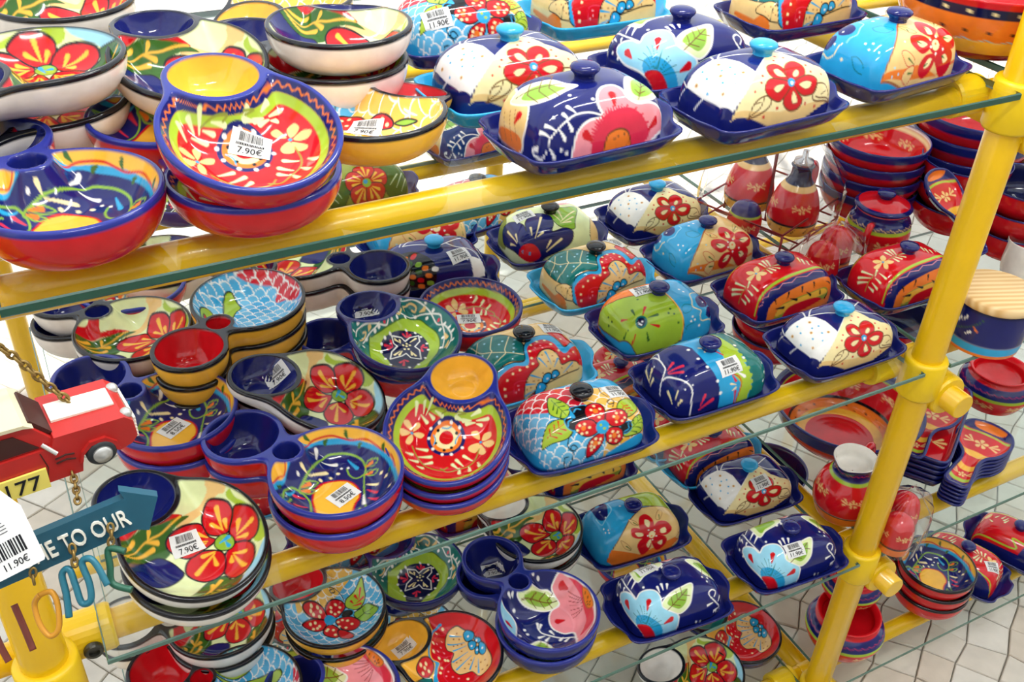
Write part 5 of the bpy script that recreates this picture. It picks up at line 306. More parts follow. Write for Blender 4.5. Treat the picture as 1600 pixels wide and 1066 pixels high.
DESIGN['B7'] = ('yel', [('p', 'red', [(66, -80),(40, -30),(20, 0),(-10, 35),(-30, 80),(-110, 80),(-110, -90)], 'blk', 1.2, 3),('p', 'turq', [(39.1, -11.7),(44.2, -37.0),(42.0, -50.7),(37.1, -52.4),(41.5, -36.8),(36.4, -8.5),(32.4, 7.5),(26.2, 12.8),(16.3, 8.5),(14.5, 19.5),(6.2, 36.1),(12.7, 39.3),(17.6, 24.4),(21.0, 12.9),(28.9, 15.8),(35.1, 6.9)]),('p', 'red', [(37.2, -13.6),(41.3, -42.2),(34.8, -53.4),(16.0, -60.3),(25.2, -49.2),(23.3, -34.8),(18.0, -21.7),(4.7, -18.2),(1.5, -3.6),(-6.1, 8.5),(-18.5, 13.3),(-32.7, 3.3),(-52.2, 6.1),(-61.1, -10.6),(-75, 40),(-50, 80),(5.0, 35.8),(12.9, 21.4),(15.9, 7.5),(25.7, 10.7),(31.3, 5.2)]),('p', 'red', [(41.1, 29.8),(38.1, 21.7),(30.8, 14.1),(22.5, 15.6),(19.4, 25.9),(23.4, 38.3),(32.5, 41.7),(41.1, 37.8)], 'blk', 1.5),('d', 'cream', [(37.3, 30.1),(31.5, 23.8),(31.1, 29.3),(30.9, 36.4),(24.6, 28.9)], 2.1),('p', 'teal', [(30.6, 68.0),(30.7, 45.8),(19.2, 35.9),(13.7, 39.9),(9.9, 52.1),(23.3, 76.3)], 'blk', 1.5),('p', 'tan', [(16.0, -60.3),(3.4, -60.1),(-12.1, -57.4),(-34.1, -48.6),(-45.9, -38.4),(-55.1, -27.7),(-59.9, -14.1),(-54.9, 0.2),(-48.1, 6.0),(-35.8, 0.5),(-28.6, 5.6),(-18.3, 12.5),(-5.5, 7.2),(1.5, -3.6),(4.0, -20.3),(14.5, -19.5),(21.9, -29.5),(25.8, -47.8)], 'blk', 1.5),('p', 'turq', [(1.2, -53.9),(-1.7, -60.2),(-14.0, -59.4),(-15.7, -51.9),(-6.8, -46.9)], 'blk', 1.4),('p', 'turq', [(-16.7, -53.1),(-25.3, -54.6),(-29.5, -50.7),(-25.5, -47.7)], 'blk', 1.4),('p', 'turq', [(-10.7, -44.2),(-14.1, -49.5),(-22.3, -48.4),(-24.0, -40.4),(-18.0, -35.7)], 'blk', 1.4),('p', 'turq', [(-24.0, -40.4),(-28.2, -43.2),(-32.3, -32.7),(-27.7, -31.4)], 'blk', 1.4),('p', 'turq', [(-27.5, -48.8),(-37.5, -46.4),(-42.8, -36.5),(-39.2, -31.5),(-32.7, -35.3)], 'blk', 1.4),('d', 'white', [(-6.8, -53.8),(-22.2, -51.0),(-17.4, -42.2),(-28.2, -37.9),(-35.5, -41.4)], 1.5),('w', 'turq', [((20.4, -46.1),(3.0, -51.4)),((17.5, -30.3),(-4.9, -44.6)),((5.8, -24.3),(-9.3, -40.6)),((-0.8, -4.9),(-15.5, -31.1)),((-11.5, 5.8),(-23.0, -25.9)),((-30.2, -2.2),(-28.8, -24.7)),((-45.0, -0.2),(-35.6, -23.9))], 2.8),('d', 'cof', [(11.7, -52.6),(13.5, -43.8),(5.1, -46.3),(9.0, -32.6),(3.9, -36.6),(-1.6, -40.1),(-6.1, -28.4),(-11.1, -12.3),(-6.7, -6.2),(-25.8, -18.4),(-25.2, -10.2),(-22.2, -0.7),(-36.9, -10.0),(-41.5, -18.9),(-48.9, -6.4),(-54.0, -12.9),(-46.7, -23.1)], 1.3),('d', 'cream', [(34.0, -49.2),(37.9, -32.5),(33.3, -9.2),(28.4, 1.0),(18.8, 2.2),(10.4, -1.5),(6.6, -3.6),(10.2, 13.1),(9.0, 21.0),(-33.6, 15.4)], 2.1),('d', 'pink', [(26.5, -26.4),(29.5, -14.3),(23.2, -15.1),(24.0, -5.4),(16.0, -11.0),(-0.8, 13.6),(-1.1, 22.1),(-10.7, 19.9),(-20.2, 19.3)], 1.4),('l', 'hot', [(33.7, -14.8),(35.0, -30.7),(27.6, -45.6)], 1.2),('l', 'hot', [(26.2, 0.2),(14.7, -3.9),(4.7, -15.0)], 1.2),('l', 'hot', [(2.0, -2.1),(6.0, 10.9),(2.1, 24.0),(-7.2, 30.9)], 1.2)])


# ------------------------------------------------------------------ potters' shapes (millimetres inside, metres out)
def smin(a, b, k):
    h = np.clip(.5 + .5 * (b - a) / k, 0, 1); return b * (1 - h) + a * h - k * h * (1 - h)
def smax(a, b, k): return -smin(-a, -b, k)
def circ(x, y, cx, cy, r): return np.hypot(x - cx, y - cy) - r

class Dip:
    """oval dip dish: kind A = cup set into one pear outline, kind B = bowl, small well and cup in a row, R = plain round bowl"""
    cache = {}
    def __init__(s, kind, NT=300, NR=112):
        s.kind = kind
        if kind == 'A': c = (42., 0.); s.H = 44.
        elif kind == 'B': c = (78., 0.); s.H = 52.
        else: c = (0., 0.); s.H = 58.
        th = np.linspace(0, 2 * np.pi, 1441)[:-1]; lo = np.zeros(1440); hi = np.full(1440, 320.)
        for _ in range(34):
            m = (lo + hi) / 2; ins = s.out(c[0] + m * np.cos(th), c[1] + m * np.sin(th)) < 0
            lo = np.where(ins, m, lo); hi = np.where(ins, hi, m)
        O = np.stack([c[0] + lo * np.cos(th), c[1] + lo * np.sin(th)], 1); O2 = np.vstack([O, O[:1]])
        L_ = np.concatenate([[0], np.cumsum(np.hypot(*np.diff(O2, axis=0).T))]); t = np.linspace(0, L_[-1], NT + 1)[:-1]
        O = np.stack([np.interp(t, L_, O2[:, 0]), np.interp(t, L_, O2[:, 1])], 1)
        rr = np.linspace(0.004, 1, NR)
        P = np.array(c) + (O - np.array(c))[None] * rr[:, None, None]; x = P[..., 0].ravel(); y = P[..., 1].ravel()
        s.dO = s.out(x, y); s.wells(x, y); H = s.H
        def prof(d, w, p=2.3): q = np.clip(-d / w, 0, 1); return 1 - (1 - q) ** p
        RZ = s.ramp(x); z = np.full(len(x), H) - RZ - (H - (12 if kind == 'A' else 15)) * prof(s.dM, 40, 2.2)
        if kind != 'R': z -= (H - (14 if kind == 'A' else 12)) * prof(s.dC, 27, 2.)
        if kind == 'B': z -= 27 * prof(s.dT, 15)
        z -= 1.8 * np.clip(1 + s.dO / 2.2, 0, 1) ** 2
        top = np.stack([x, y, z], 1)
        n = np.roll(O, -1, 0) - np.roll(O, 1, 0); n = np.stack([n[:, 1], -n[:, 0]], 1); n /= np.linalg.norm(n, axis=1)[:, None]
        lim = np.minimum(36., np.maximum(np.abs(O[:, 1]) * .72, np.abs(O[:, 0] - np.where(O[:, 0] > c[0], c[0] + 45, c[0] - 45)) * .72))
        lim = np.minimum(36., np.maximum(lim, 14.)); 
        for _ in range(30): lim = (np.roll(lim, 1) + np.roll(lim, -1) + 2 * lim) / 4
        S = np.linspace(0, 1, 18)[1:]
        outs = []
        for q in S:
            off = lim * (1 - math.sqrt(max(0, 1 - q ** 2.2))); zz = (H - 2 - s.ramp(O[:, 0])) * (1 - q)
            if q > .97: zz = zz * 0; off = lim * 1.0
            outs.append(np.column_stack([O - n * off[:, None], zz]))
        outs.append(np.column_stack([np.array(c) + (outs[-1][:, :2] - np.array(c)) * .05, np.full(NT, 1.)]))
        s.V = np.vstack([top] + outs) / 1000.; s.nt = len(x); s.F = ring_faces(NR + len(outs), NT); s.xy = np.stack([x, y], 1); s.O = O
    def ramp(s, x):
        return .27 * np.logaddexp(0, (x - 48) / 9.) * 9. if s.kind == 'A' else 0. * x
    @classmethod
    def get(cls, k):
        if k not in cls.cache: cls.cache[k] = cls(k)
        return cls.cache[k]
    def out(s, x, y):
        if s.kind == 'A': return smin(circ(x, y, 0, 0, 80), circ(x, y, 82, 0, 46), 26.)
        if s.kind == 'B': return smin(circ(x, y, 0, 0, 80), circ(x, y, 134, 0, 50), 30.)
        return circ(x, y, 0, 0, 80)
    def wells(s, x, y):
        if s.kind == 'A':
            s.dC = circ(x, y, 82, 0, 40.5); s.dM = smax(s.dO + 4.8, 5.5 - s.dC, 8.)
        elif s.kind == 'B':
            s.dC = circ(x, y, 134, 0, 44); s.dT = circ(x, y, 70, 0, 16.5)
            s.dM = smax(smax(s.dO + 4.6, 4.5 - s.dT, 6.), x - 72, 6.)
        else: s.dM = s.dO + 5

def dip_mesh(kind, design, outer, rim, cup, lip=None):
    key = ('dip', kind, design, outer, rim, cup)
    if key in MESH: return MESH[key]
    S = Dip.get(kind); n = len(S.V); Cc = np.tile(C[outer], (n, 1))
    p = Paint(S.xy, C[rim]); ins = np.clip(.5 - (S.dM + .6) / 1.2, 0, 1)
    q = Paint(S.xy, C[rim]); bg, ops = DESIGN.get(design, ('red', []))
    q.C[:] = C[bg]; q.edge = S.dM; q.run(ops)
    col = p.C * (1 - ins[:, None]) + q.C * ins[:, None]
    if kind != 'R':
        a = np.clip(.5 - (S.dC + .6) / 1.2, 0, 1)[:, None]; col = col * (1 - a) + C[cup] * a
    if kind == 'B':
        a = np.clip(.5 - (S.dT + .6) / 1.2, 0, 1)[:, None]; col = col * (1 - a) + C[cup] * a
    Cc[:S.nt] = col; Cc[S.nt:S.nt + 300] = C[rim]
    me = new_mesh('dip_bowl', S.V, S.F, M['glaze'], Cc); MESH[key] = me; return me
MESH = {}

# butter dish -----------------------------------------------------------------------------------------------
LH, LA, LB = 68., 84., 54.   # lid height, half length, half width
def sup(th, a, b, n):
    c, s = np.cos(th), np.sin(th); r = (np.abs(c / a) ** n + np.abs(s / b) ** n) ** (-1 / n); return r * c, r * s
def lid_shape(NT=260, NR=100):
    th = np.linspace(0, 2 * np.pi, 2001)[:-1]; x, y = sup(th, LA, LB, 4.6); Q = np.vstack([np.stack([x, y], 1), [[x[0], y[0]]]])
    l = np.concatenate([[0], np.cumsum(np.hypot(*np.diff(Q, axis=0).T))]); t = np.linspace(0, l[-1], NT + 1)[:-1]
    O = np.stack([np.interp(t, l, Q[:, 0]), np.interp(t, l, Q[:, 1])], 1)
    n = np.roll(O, -1, 0) - np.roll(O, 1, 0); n = np.stack([n[:, 1], -n[:, 0]], 1); n /= np.linalg.norm(n, axis=1)[:, None]
    ph = (np.linspace(0.02, 1, NR) ** 1.25) * np.pi / 2
    V = []; AB = []
    for p in ph:
        rho = math.sin(p) ** .60; z = LH * math.cos(p) ** .66 if p < np.pi / 2 - 1e-6 else 0.
        # the long way the roof sags to the ends, across it stays fuller: loaf shape
        xy = O * rho; bulge = 1 - .10 * (xy[:, 0] / LA) ** 2 * (1 - rho)
        zz = z * bulge
        V.append(np.column_stack([xy, zz])); AB.append(xy + n * ((LH - zz) * .62)[:, None] * rho ** 1.5)
    V = np.vstack(V); AB = np.vstack(AB)
    rim = np.column_stack([O * .95, np.zeros(NT)]); inn = np.column_stack([O * .90, np.full(NT, LH * .5)]); cap = np.column_stack([O * .02, np.full(NT, LH * .9)])
    top = len(V); V = np.vstack([V, rim, inn, cap]) / 1000.
    return V, ring_faces(NR + 3, NT), AB, top
def lid_mesh(design, edge='navy'):
    key = ('lid', design)
    if key in MESH: return MESH[key]
    V, F, AB, top = LID; bg, ops = DESIGN.get(design, ('navy', []))
    p = Paint(AB, C[bg], 1.1).run(ops); cols = np.tile(C['white'], (len(V), 1)); cols[:top] = p.C
    me = new_mesh('lid', V, F, M['glaze'], cols); MESH[key] = me; return me
LID = lid_shape()
def solid(key, V, F, col):
    k = (key, col)
    if k not in MESH: MESH[k] = new_mesh(key, V, F, M['glaze'], np.tile(C[col], (len(V), 1)))
    return MESH[k]
def tray_shape(NT=160):
    th = np.linspace(0, 2 * np.pi, NT + 1)[:-1]
    def outl(a, b, lobe, n=6.):
        x, y = sup(th, a, b, n); e = np.clip((np.abs(x) - a * .55) / (a * .45), 0, 1)
        x = x + np.sign(x) * e * lobe * (np.exp(-(y / 27.) ** 4) - .35 * np.exp(-((np.abs(y) - 42) / 12.) ** 2)); return np.stack([x, y], 1)
    R = [(.02, 0, 0, 7.), (82, 53, 0, 7.), (88, 58, 0, 8.), (92, 61, 4, 12.), (97, 65.5, 9, 22.), (99, 67.5, 11, 24.), (101, 69.5, 11.5, 23.5), (101, 69.5, 11.5, 21.5), (98, 66.5, 9, 17), (92, 61, 4, 7), (86, 55, 0, 1.), (82, 51, 0, 0.), (.02, 0, 0, .5)]
    V = [np.column_stack([outl(max(a, 1), max(b, 1), l), np.full(NT, z) + (0 if l < 6 else 3.5 * np.abs(outl(max(a, 1), max(b, 1), l)[:, 0] / 101) ** 6 * np.exp(-(outl(max(a, 1), max(b, 1), l)[:, 1] / 30) ** 4))]) for a, b, l, z in R]
    return np.vstack(V) / 1000., ring_faces(len(R), NT)
TRAY = tray_shape()
def knob_shape():
    b = MB().lathe([(.0125, -.006), (.0112, 0), (.0108, .003), (.0122, .006), (.0152, .009), (.0162, .0115), (.0152, .014), (.0110, .016), (.004, .0168), (.0005, .0169)], 28); return np.array(b.v), b.f
KNOB = knob_shape()
def solid2(key, VF, col):
    k = (key, col)
    if k not in MESH:
        me = new_mesh(key, VF[0], VF[1], M['glaze'], np.tile(C[col], (len(VF[0]), 1))); MESH[k] = me
    return MESH[k]
S1, S2, S3, S4 = 1.83 - .594 * .78, 1.83 - 1.165 * .78, 1.83 - 1.705 * .78, 1.83 - 2.2 * .78
THINGS = {}
def price_mesh(price):
    if ('tag', price) in MESH: return MESH['tag', price]
    cu = bpy.data.curves.new('price', 'FONT'); cu.body = price; cu.size = .0095; cu.align_x = 'CENTER'; cu.resolution_u = 3
    ob = bpy.data.objects.new('price', cu); COL.objects.link(ob); me = bpy.data.meshes.new_from_object(ob.evaluated_get(bpy.context.evaluated_depsgraph_get()))
    V = np.array([v.co[:] for v in me.vertices]); F = [tuple(p.vertices) for p in me.polygons]
    bpy.data.objects.remove(ob); bpy.data.curves.remove(cu); bpy.data.meshes.remove(me); MESH['tag', price] = (V, F); return V, F
def sticker(ob, p, n, u, price, w=.036, h=.025):
    """paper price label pressed onto the glaze of ob; p, n, u are the place, normal and reading direction in its local frame"""
    p = np.array(p); n = np.array(n); n = n / np.linalg.norm(n); u = np.array(u); u = u - n * (u @ n); u /= np.linalg.norm(u); v = np.cross(n, u)
    me = ob.data; X = np.zeros(len(me.vertices) * 3, np.float32); me.vertices.foreach_get('co', X); X = X.reshape(-1, 3) - p
    X = X[(np.abs(X).max(1) < .03)]; X = X[np.abs(X @ n) < .016]; lat = np.stack([X @ u, X @ v], 1); hh = X @ n
    nx, ny = 13, 9; V = []; F = []; mi = []
    for j in range(ny):
        for i in range(nx): V.append(((i / (nx - 1) - .5) * w, (j / (ny - 1) - .5) * h, .0007))
    for j in range(ny - 1):
        for i in range(nx - 1): F.append((j * nx + i, j * nx + i + 1, (j + 1) * nx + i + 1, (j + 1) * nx + i)); mi.append(0)
    r = random.Random(5); x = -.30
    while x < .26:
        b = r.choice((.006, .010, .018)); a0 = len(V)
        V += [(x * w, .10 * h, .0016), ((x + b) * w, .10 * h, .0016), ((x + b) * w, .42 * h, .0016), (x * w, .42 * h, .0016)]; F.append((a0, a0 + 1, a0 + 2, a0 + 3)); mi.append(1); x += b + r.choice((.008, .014, .02))
    x = -.36
    while x < .34:
        b = r.choice((.02, .03)); a0 = len(V); V += [(x * w, -.06 * h, .0016), ((x + b) * w, -.06 * h, .0016), ((x + b) * w, .03 * h, .0016), (x * w, .03 * h, .0016)]; F.append((a0, a0 + 1, a0 + 2, a0 + 3)); mi.append(1); x += b + .014
    TV, TF = price_mesh(price); a0 = len(V); V += [(q[0], q[1] - .40 * h, .0016) for q in TV]; F += [tuple(k + a0 for k in f) for f in TF]; mi += [1] * len(TF)
    W = []
    for a, b, c in V:
        d = (lat[:, 0] - a) ** 2 + (lat[:, 1] - b) ** 2; k = np.argpartition(d, 13)[:14] if len(d) > 16 else slice(None); z = (hh[k] / (d[k] + 2e-6)).sum() / (1 / (d[k] + 2e-6)).sum()
        W.append(p + u * a + v * b + n * (z + c))
    st = new_mesh('price_sticker', W, F, M['paper'], smooth=False); st.materials.append(M['ink']); st.polygons.foreach_set('material_index', np.array(mi, dtype=np.int32))
    return add('price_sticker', st, ob)
def lid_of(k): return [c for c in THINGS[k].children if c.name.startswith('lid')][0]
def dish(key, design, x, y, z, yaw, label, tray='navy', knob='navy', tilt=0.):
    o = add('butter_dish', None, None, (x, y, z), (math.radians(tilt), 0, math.radians(yaw)), label=label, category='butter dish', group='butter dishes on the shelves')
    o.empty_display_size = .05
    add('tray', solid('tray', TRAY[0], TRAY[1], tray), o)
    l = add('lid', lid_mesh(design), o, (0, 0, .0085))
    add('knob', solid2('knob', KNOB, knob), l, (0, 0, LH / 1000. - .001))
    THINGS[key] = o; return o
def bowl(key, kind, design, x, y, z, yaw, label, outer='red', rim='cob', cup='navy', tilt=0., roll=0.):
    q = Quaternion((0, 0, 1), math.radians(yaw)) @ Quaternion((0, 1, 0), -math.radians(tilt)) @ Quaternion((1, 0, 0), math.radians(roll))
    o = add('dip_bowl' if kind != 'R' else 'bowl', dip_mesh(kind, design, outer, rim, cup), None, (x, y, z), q.to_euler(), label=label, category='bowl', group='painted dip bowls on the shelves')
    THINGS[key] = o; return o

# ------------------------------------------------------------------ the yellow rack
PR = .0240; RR = .0178
RY = .853; PY = .806; PX = 1.465 * PY; PXL = -.117 * PY; BY = 2.30
def pipe_obj(name, a, b, label, r=PR, parent=None):
    A, B = Vector(a), Vector(b); d = B - A; n = d.normalized()
    me = MB().tube([A - A, n * .002, d - n * .002, d], [r * .93, r, r, r * .93], 28).mesh(name, M['pipe'], True)
    return add(name, me, parent, tuple(A))
rack = add('display_rack', None, None, (PX, PY, 0), None, label='tall yellow tube display rack carrying the glass shelves of pottery', category='rack')
def rp(name, a, b, r=PR): return pipe_obj(name, Vector(a) - Vector((PX, PY, 0)), Vector(b) - Vector((PX, PY, 0)), None, r, rack)
X1 = 2.62
for x in (PX, PXL, X1): rp('post', (x, PY, .0), (x, PY, 1.95)); rp('post', (x + .015, BY, 0), (x + .015, BY, 1.95))
LV = (S1, S2, S3, S4)
for z in LV:
    zz = z - .010 - RR
    yy, rr = (RY - .006, .0195) if z == S1 else (RY, RR)
    for a, b in ((-1.3, PXL), (PXL, PX), (PX, X1)): rp('shelf_rail', (a, yy, z - .010 - rr), (b, yy, z - .010 - rr), rr)
    for a, b in ((PXL, PX), (PX, X1)): rp('shelf_rail', (a, BY, zz), (b, BY, zz), RR)
    rp('shelf_rail', (PXL, 1.77, zz), (PX, 1.77, zz), RR)
    rp('cross_rail', (PX + .045, .748, zz - .040), (PX + .045, BY + .05, zz - .040), .021)
def clamp(x, y, z, side, bolt=False):
    o = add('clamp', None, rack, (x - PX, y - PY, z)); 
    b = MB(); b.lathe([(PR + .001, -.034), (PR + .007, -.034), (PR + .009, -.030), (PR + .009, .030), (PR + .007, .034), (PR + .001, .034)], 28)
    add('collar', b.mesh('collar', M['joint'], True), o)
    b = MB(); R90 = Matrix.Rotation(math.pi / 2, 3, 'Y')
    b.lathe([(RR + .001, .018), (RR + .007, .018), (RR + .009, .022), (RR + .009, .068), (RR + .007, .072), (RR + .001, .072)], 28)
    V = [R90 @ Vector(v) for v in b.v]; V = [Vector((v.x * side, v.y + RY - PY, v.z)) for v in V]
    add('sleeve', new_mesh('sleeve', V, b.f, M['joint'], smooth=False), o)
    return o
def cross_clamp(x, z):
    o = add('clamp', None, rack, (x - PX, 0, z)); b = MB()
    b.lathe([(PR + .001, -.028), (PR + .008, -.028), (PR + .010, -.024), (PR + .010, .024), (PR + .008, .028), (PR + .001, .028)], 28)
    V = [Vector((v[0], v[2], v[1])) for v in b.v]
    add('collar', new_mesh('collar', V, b.f, M['joint'], smooth=False), o)
    b = MB().box((-.026, 0, .016), (.030, .044, .050)); add('bracket', b.mesh('bracket', M['joint']), o)
    return o
for z in LV:
    zz = z - .010 - RR
    clamp(PX, PY, zz, -1); cross_clamp(PX + .045, zz - .040)
    if z == S1: continue
    clamp(PXL, PY, zz, 1)
    b = MB(); b.lathe([(.0005, 0), (.0095, 0), (.0105, .002), (.0105, .006), (.009, .008), (.006, .008), (.0055, .004), (.0005, .004)], 20)
    add('bolt', new_mesh('bolt', [Vector((v[0], -v[2], v[1])) for v in b.v], b.f, M['bolt'], smooth=False), rack, (PXL + .046 - PX, RY - PY - RR - .0085, zz + .002))
def glass(x0, x1, y0, y1, z, label, edge='edge', th=.009):
    e = .0015; V = []; 
    for zz, k in ((z - th, e), (z - th + e, 0), (z - e, 0), (z, e)):
        V += [(x0 + k, y0 + k, zz), (x1 - k, y0 + k, zz), (x1 - k, y1 - k, zz), (x0 + k, y1 - k, zz)]
    F = [(3, 2, 1, 0), (12, 13, 14, 15)] + [(4 * i + j, 4 * i + (j + 1) % 4, 4 * i + 4 + (j + 1) % 4, 4 * i + 4 + j) for i in range(3) for j in range(4)]
    c = Vector(((x0 + x1) / 2, (y0 + y1) / 2, 0)); me = new_mesh('glass_shelf', [Vector(v) - c for v in V], F, M['glass'], smooth=False)
    me.materials.append(M[edge])
    for p in me.polygons:
        if p.index >= 2: p.material_index = 1
    return add('glass_shelf', me, None, tuple(c), label=label, category='shelf', group='glass shelves of the yellow rack')
GX0, GX1, HX0, HX1 = -.037, 1.153, 1.207, 2.58
for z, nm, e in ((S1, 'top', 'edge'), (S2, 'second', 'edgeclear'), (S3, 'third', 'edgeclear'), (S4, 'lowest', 'edgeclear')):
    th = .010 if z == S1 else .008
    glass(GX0, GX1, .78, 1.46, z, nm + ' glass shelf of the main bay, front pane', e, th)
    glass(GX0, GX1, 1.75, 2.19, z, nm + ' glass shelf of the main bay, far pane at the back', e, th)
    glass(HX0, HX1, .78, 1.62, z, nm + ' glass shelf of the bay right of the front post', e, th)

# ------------------------------------------------------------------ floor of limestone setts
rnd = random.Random(7)
def floor_stones():
    base = add('floor', new_mesh('floor', [(-9, -3, -.012), (12, -3, -.012), (12, 14, -.012), (-9, 14, -.012)], [(0, 1, 2, 3)], M['mortar'], smooth=False), kind='structure')
    a = math.radians(33); ca, sa = math.cos(a), math.sin(a); g = .086
    pts = {}
    for i in range(-70, 110):
        for j in range(-70, 110):
            pts[i, j] = (rnd.uniform(-.013, .013), rnd.uniform(-.013, .013))
    def P(i, j):
        u = i * g + pts[i, j][0] + (.5 * g if False else 0); v = j * g + pts[i, j][1]
        return Vector((ca * u - sa * v + 1.0, sa * u + ca * v + 1.0, 0))
    near = []
    for i in range(-60, 100):
        for j in range(-60, 100):
            q = [P(i, j), P(i + 1, j), P(i + 1, j + 1), P(i, j + 1)]; c = sum(q, Vector()) / 4
            d = c - cam.location; f = d.dot(EF)
            if f < .3: continue
            u = 800 + 1584.5 * d.dot(EX) / f; v = 533 + 1584.5 * d.dot(EYD) / f
            if not (-160 < u < 1760 and -120 < v < 1200): continue
            vis = 0 if (v > 700 and u > 1180) else 1 if (u < 200 and v > 400) or (u > 640 and v < 480 and u < 900) else 2
            near.append(((vis, f), q, c))
    near.sort(key=lambda t: t[0])
    def sett(q, c):
        h = rnd.uniform(-.003, .002); V = []
        for k, zz in ((.975, -.012), (.965, h - .0025), (.92, h)):
            V += [(c + (p - c) * k) * 1 + Vector((0, 0, zz)) for p in q]
        F = [(8, 9, 10, 11)] + [(4 * r + m, 4 * r + (m + 1) % 4, 4 * r + 4 + (m + 1) % 4, 4 * r + 4 + m) for r in range(2) for m in range(4)]
        return V, F
    for k, (_, q, c) in enumerate(near[:300]):
        V, F = sett(q, c); me = new_mesh('sett', [v - c for v in V], F, M[('sett', 'sett_b', 'sett_c')[rnd.randrange(3)]], smooth=False); add('sett', me, base, tuple(c))
    B = MB()
    for _, q, c in near[300:]: B.put(*sett(q, c))
    add('setts', B.mesh('setts', M['sett']), base, kind='stuff')
M['mortar'] = mat('mortar', L('aaa296'), .9, noise=.2, nscale=60)
M['sett'] = mat('limestone', L('d3ccbf'), .6, noise=.10, nscale=18, bump=.2)
M['sett_b'] = mat('limestone_warm', L('cfc4b4'), .6, noise=.10, nscale=22, bump=.2)
M['sett_c'] = mat('limestone_light', L('dbd6cb'), .6, noise=.08, nscale=22, bump=.2)
floor_stones()

# ------------------------------------------------------------------ butter dishes
dish('L1', 'L1', 0.5534, 0.8669, S1, 3, 'navy butter dish with big pink flower at the front of the top shelf')
dish('L2a', 'L2', 0.7776, 0.8524, S1, 3, 'navy and white dotted butter dish with turquoise knob, front row of top shelf', knob='turq')
dish('L3a', 'L3', 1.0155, 0.8834, S1, 6, 'turquoise and orange butter dish with red flower at right end of top shelf')
dish('L2b', 'L2', 0.5354, 1.0021, S1, 2, 'white dotted butter dish in a turquoise tray on the top shelf', tray='turq', knob='turq')
dish('L8a', 'L8', 0.7615, 0.9852, S1, 2, 'navy butter dish with light blue flower on the top shelf')
dish('L4c', 'L4', 0.7781, 1.2099, S1, 0, 'teal and red butter dish in turquoise tray cut by the top edge', tray='turq', knob='blk')
dish('L4d', 'L4', 1.0424, 1.1016, S1, 2, 'orange flowered butter dish behind two dotted navy ones on the top shelf', tray='navy', knob='blk')
dish('L7b', 'L7', 0.5604, 1.1838, S1, 0, 'butter dish with fish scales, red flower and price sticker at the top edge', knob='blk')
dish('L10', 'L10', 0.8064, 1.3388, S2, -4, 'olive butter dish with navy flower and black knob under the top shelf', knob='blk')
dish('L2c', 'L2', 1.0278, 1.3361, S2, 0, 'white dotted butter dish at the back of the second shelf', knob='turq')
dish('L3b', 'L3', 1.0293, 1.1860, S2, 2, 'turquoise and orange butter dish with red flower on the second shelf')
dish('L4', 'L4', 0.8080, 1.1893, S2, 0, 'teal butter dish with orange flower in turquoise tray, farther of the two on second shelf', tray='turq', knob='blk')
dish('L5', 'L5', 0.8327, 1.0444, S2, 0, 'lime green butter dish with a dark dot flower and turquoise end')
dish('L9a', 'L9', 1.0701, 1.0349, S2, -0.4, 'red butter dish with green bands and orange panel on second shelf')
dish('L9b', 'L9', 1.2876, 0.9767, S2, -0.4, 'red butter dish with green bands half behind the yellow post')
dish('L4b', 'L4', 0.5866, 1.0232, S2, 0, 'teal butter dish with orange flower behind the scaled dish', tray='turq', knob='blk')
dish('L7', 'L7', 0.5924, 0.8735, S2, -3, 'butter dish with red and blue fish scales and red flower, front of second shelf', knob='blk')
dish('L6', 'L6', 0.8151, 0.8911, S2, -1, 'navy, turquoise and green butter dish with price sticker, front of second shelf')
dish('L2d', 'L2', 1.0555, 0.8812, S2, 0, 'white dotted butter dish with turquoise knob beside the yellow post', knob='turq')
dish('L2p', 'L2p', 0.5767, 1.3143, S2, -6, 'navy butter dish with coloured pebble panel and turquoise knob', knob='turq')
dish('L11', 'L3', 0.5993, 1.4448, S2, -2, 'orange butter dish with red flower just below the top rail', tray='navy')
dish('L3c', 'L3c', 0.8139, 1.0071, S3, -4, 'turquoise, orange and green butter dish with red flower on the third shelf')
dish('L2e', 'L2', 1.0648, 1.0028, S3, -4, 'white dotted butter dish with price sticker on the third shelf', knob='turq')
dish('L8b', 'L8', 0.7860, 0.8514, S3, -5, 'navy butter dish with light blue flower and leaf at front of third shelf')
dish('L8c', 'L8', 1.0302, 0.8449, S3, -4, 'navy butter dish with light blue flower and sticker beside the lower post')
dish('L9c', 'L9', 1.6711, 0.8917, S4, 112.4, 'red butter dish with sticker in the lower right corner by the bowls')
dish('L9d', 'L9', 1.8322, 0.8837, S4, 112.4, 'red and orange butter dish cut by the right edge of the picture')
dish('L9e', 'L9', 0.8226, 1.1933, S3, -3, 'red and orange butter dish under the second shelf rail')
dish('L9f', 'L9', 1.0640, 1.1095, S3, -3, 'red and orange butter dish in turquoise tray below the second shelf', tray='turq')
dish('L9g', 'L9', 1.0851, 1.4174, S3, -3, 'red butter dish seen through the second shelf glass', tray='navy')
dish('L7c', 'L7', 0.7386, 1.4857, S2, 8, 'blue scaled butter dish far back behind the olive one', knob='blk')
dish('L8d', 'L1', 0.8596, 1.7653, S2, 5, 'navy butter dish with pink flower far back under the top shelf')
dish('L10b', 'L10b', 0.5761, 1.6534, S2, 0, 'olive green butter dish with red flower behind the yellow bowl', knob='blk')
dish('L5b', 'L5', 0.3506, 1.8943, S2, 10, 'green butter dish far back behind the red bowls')

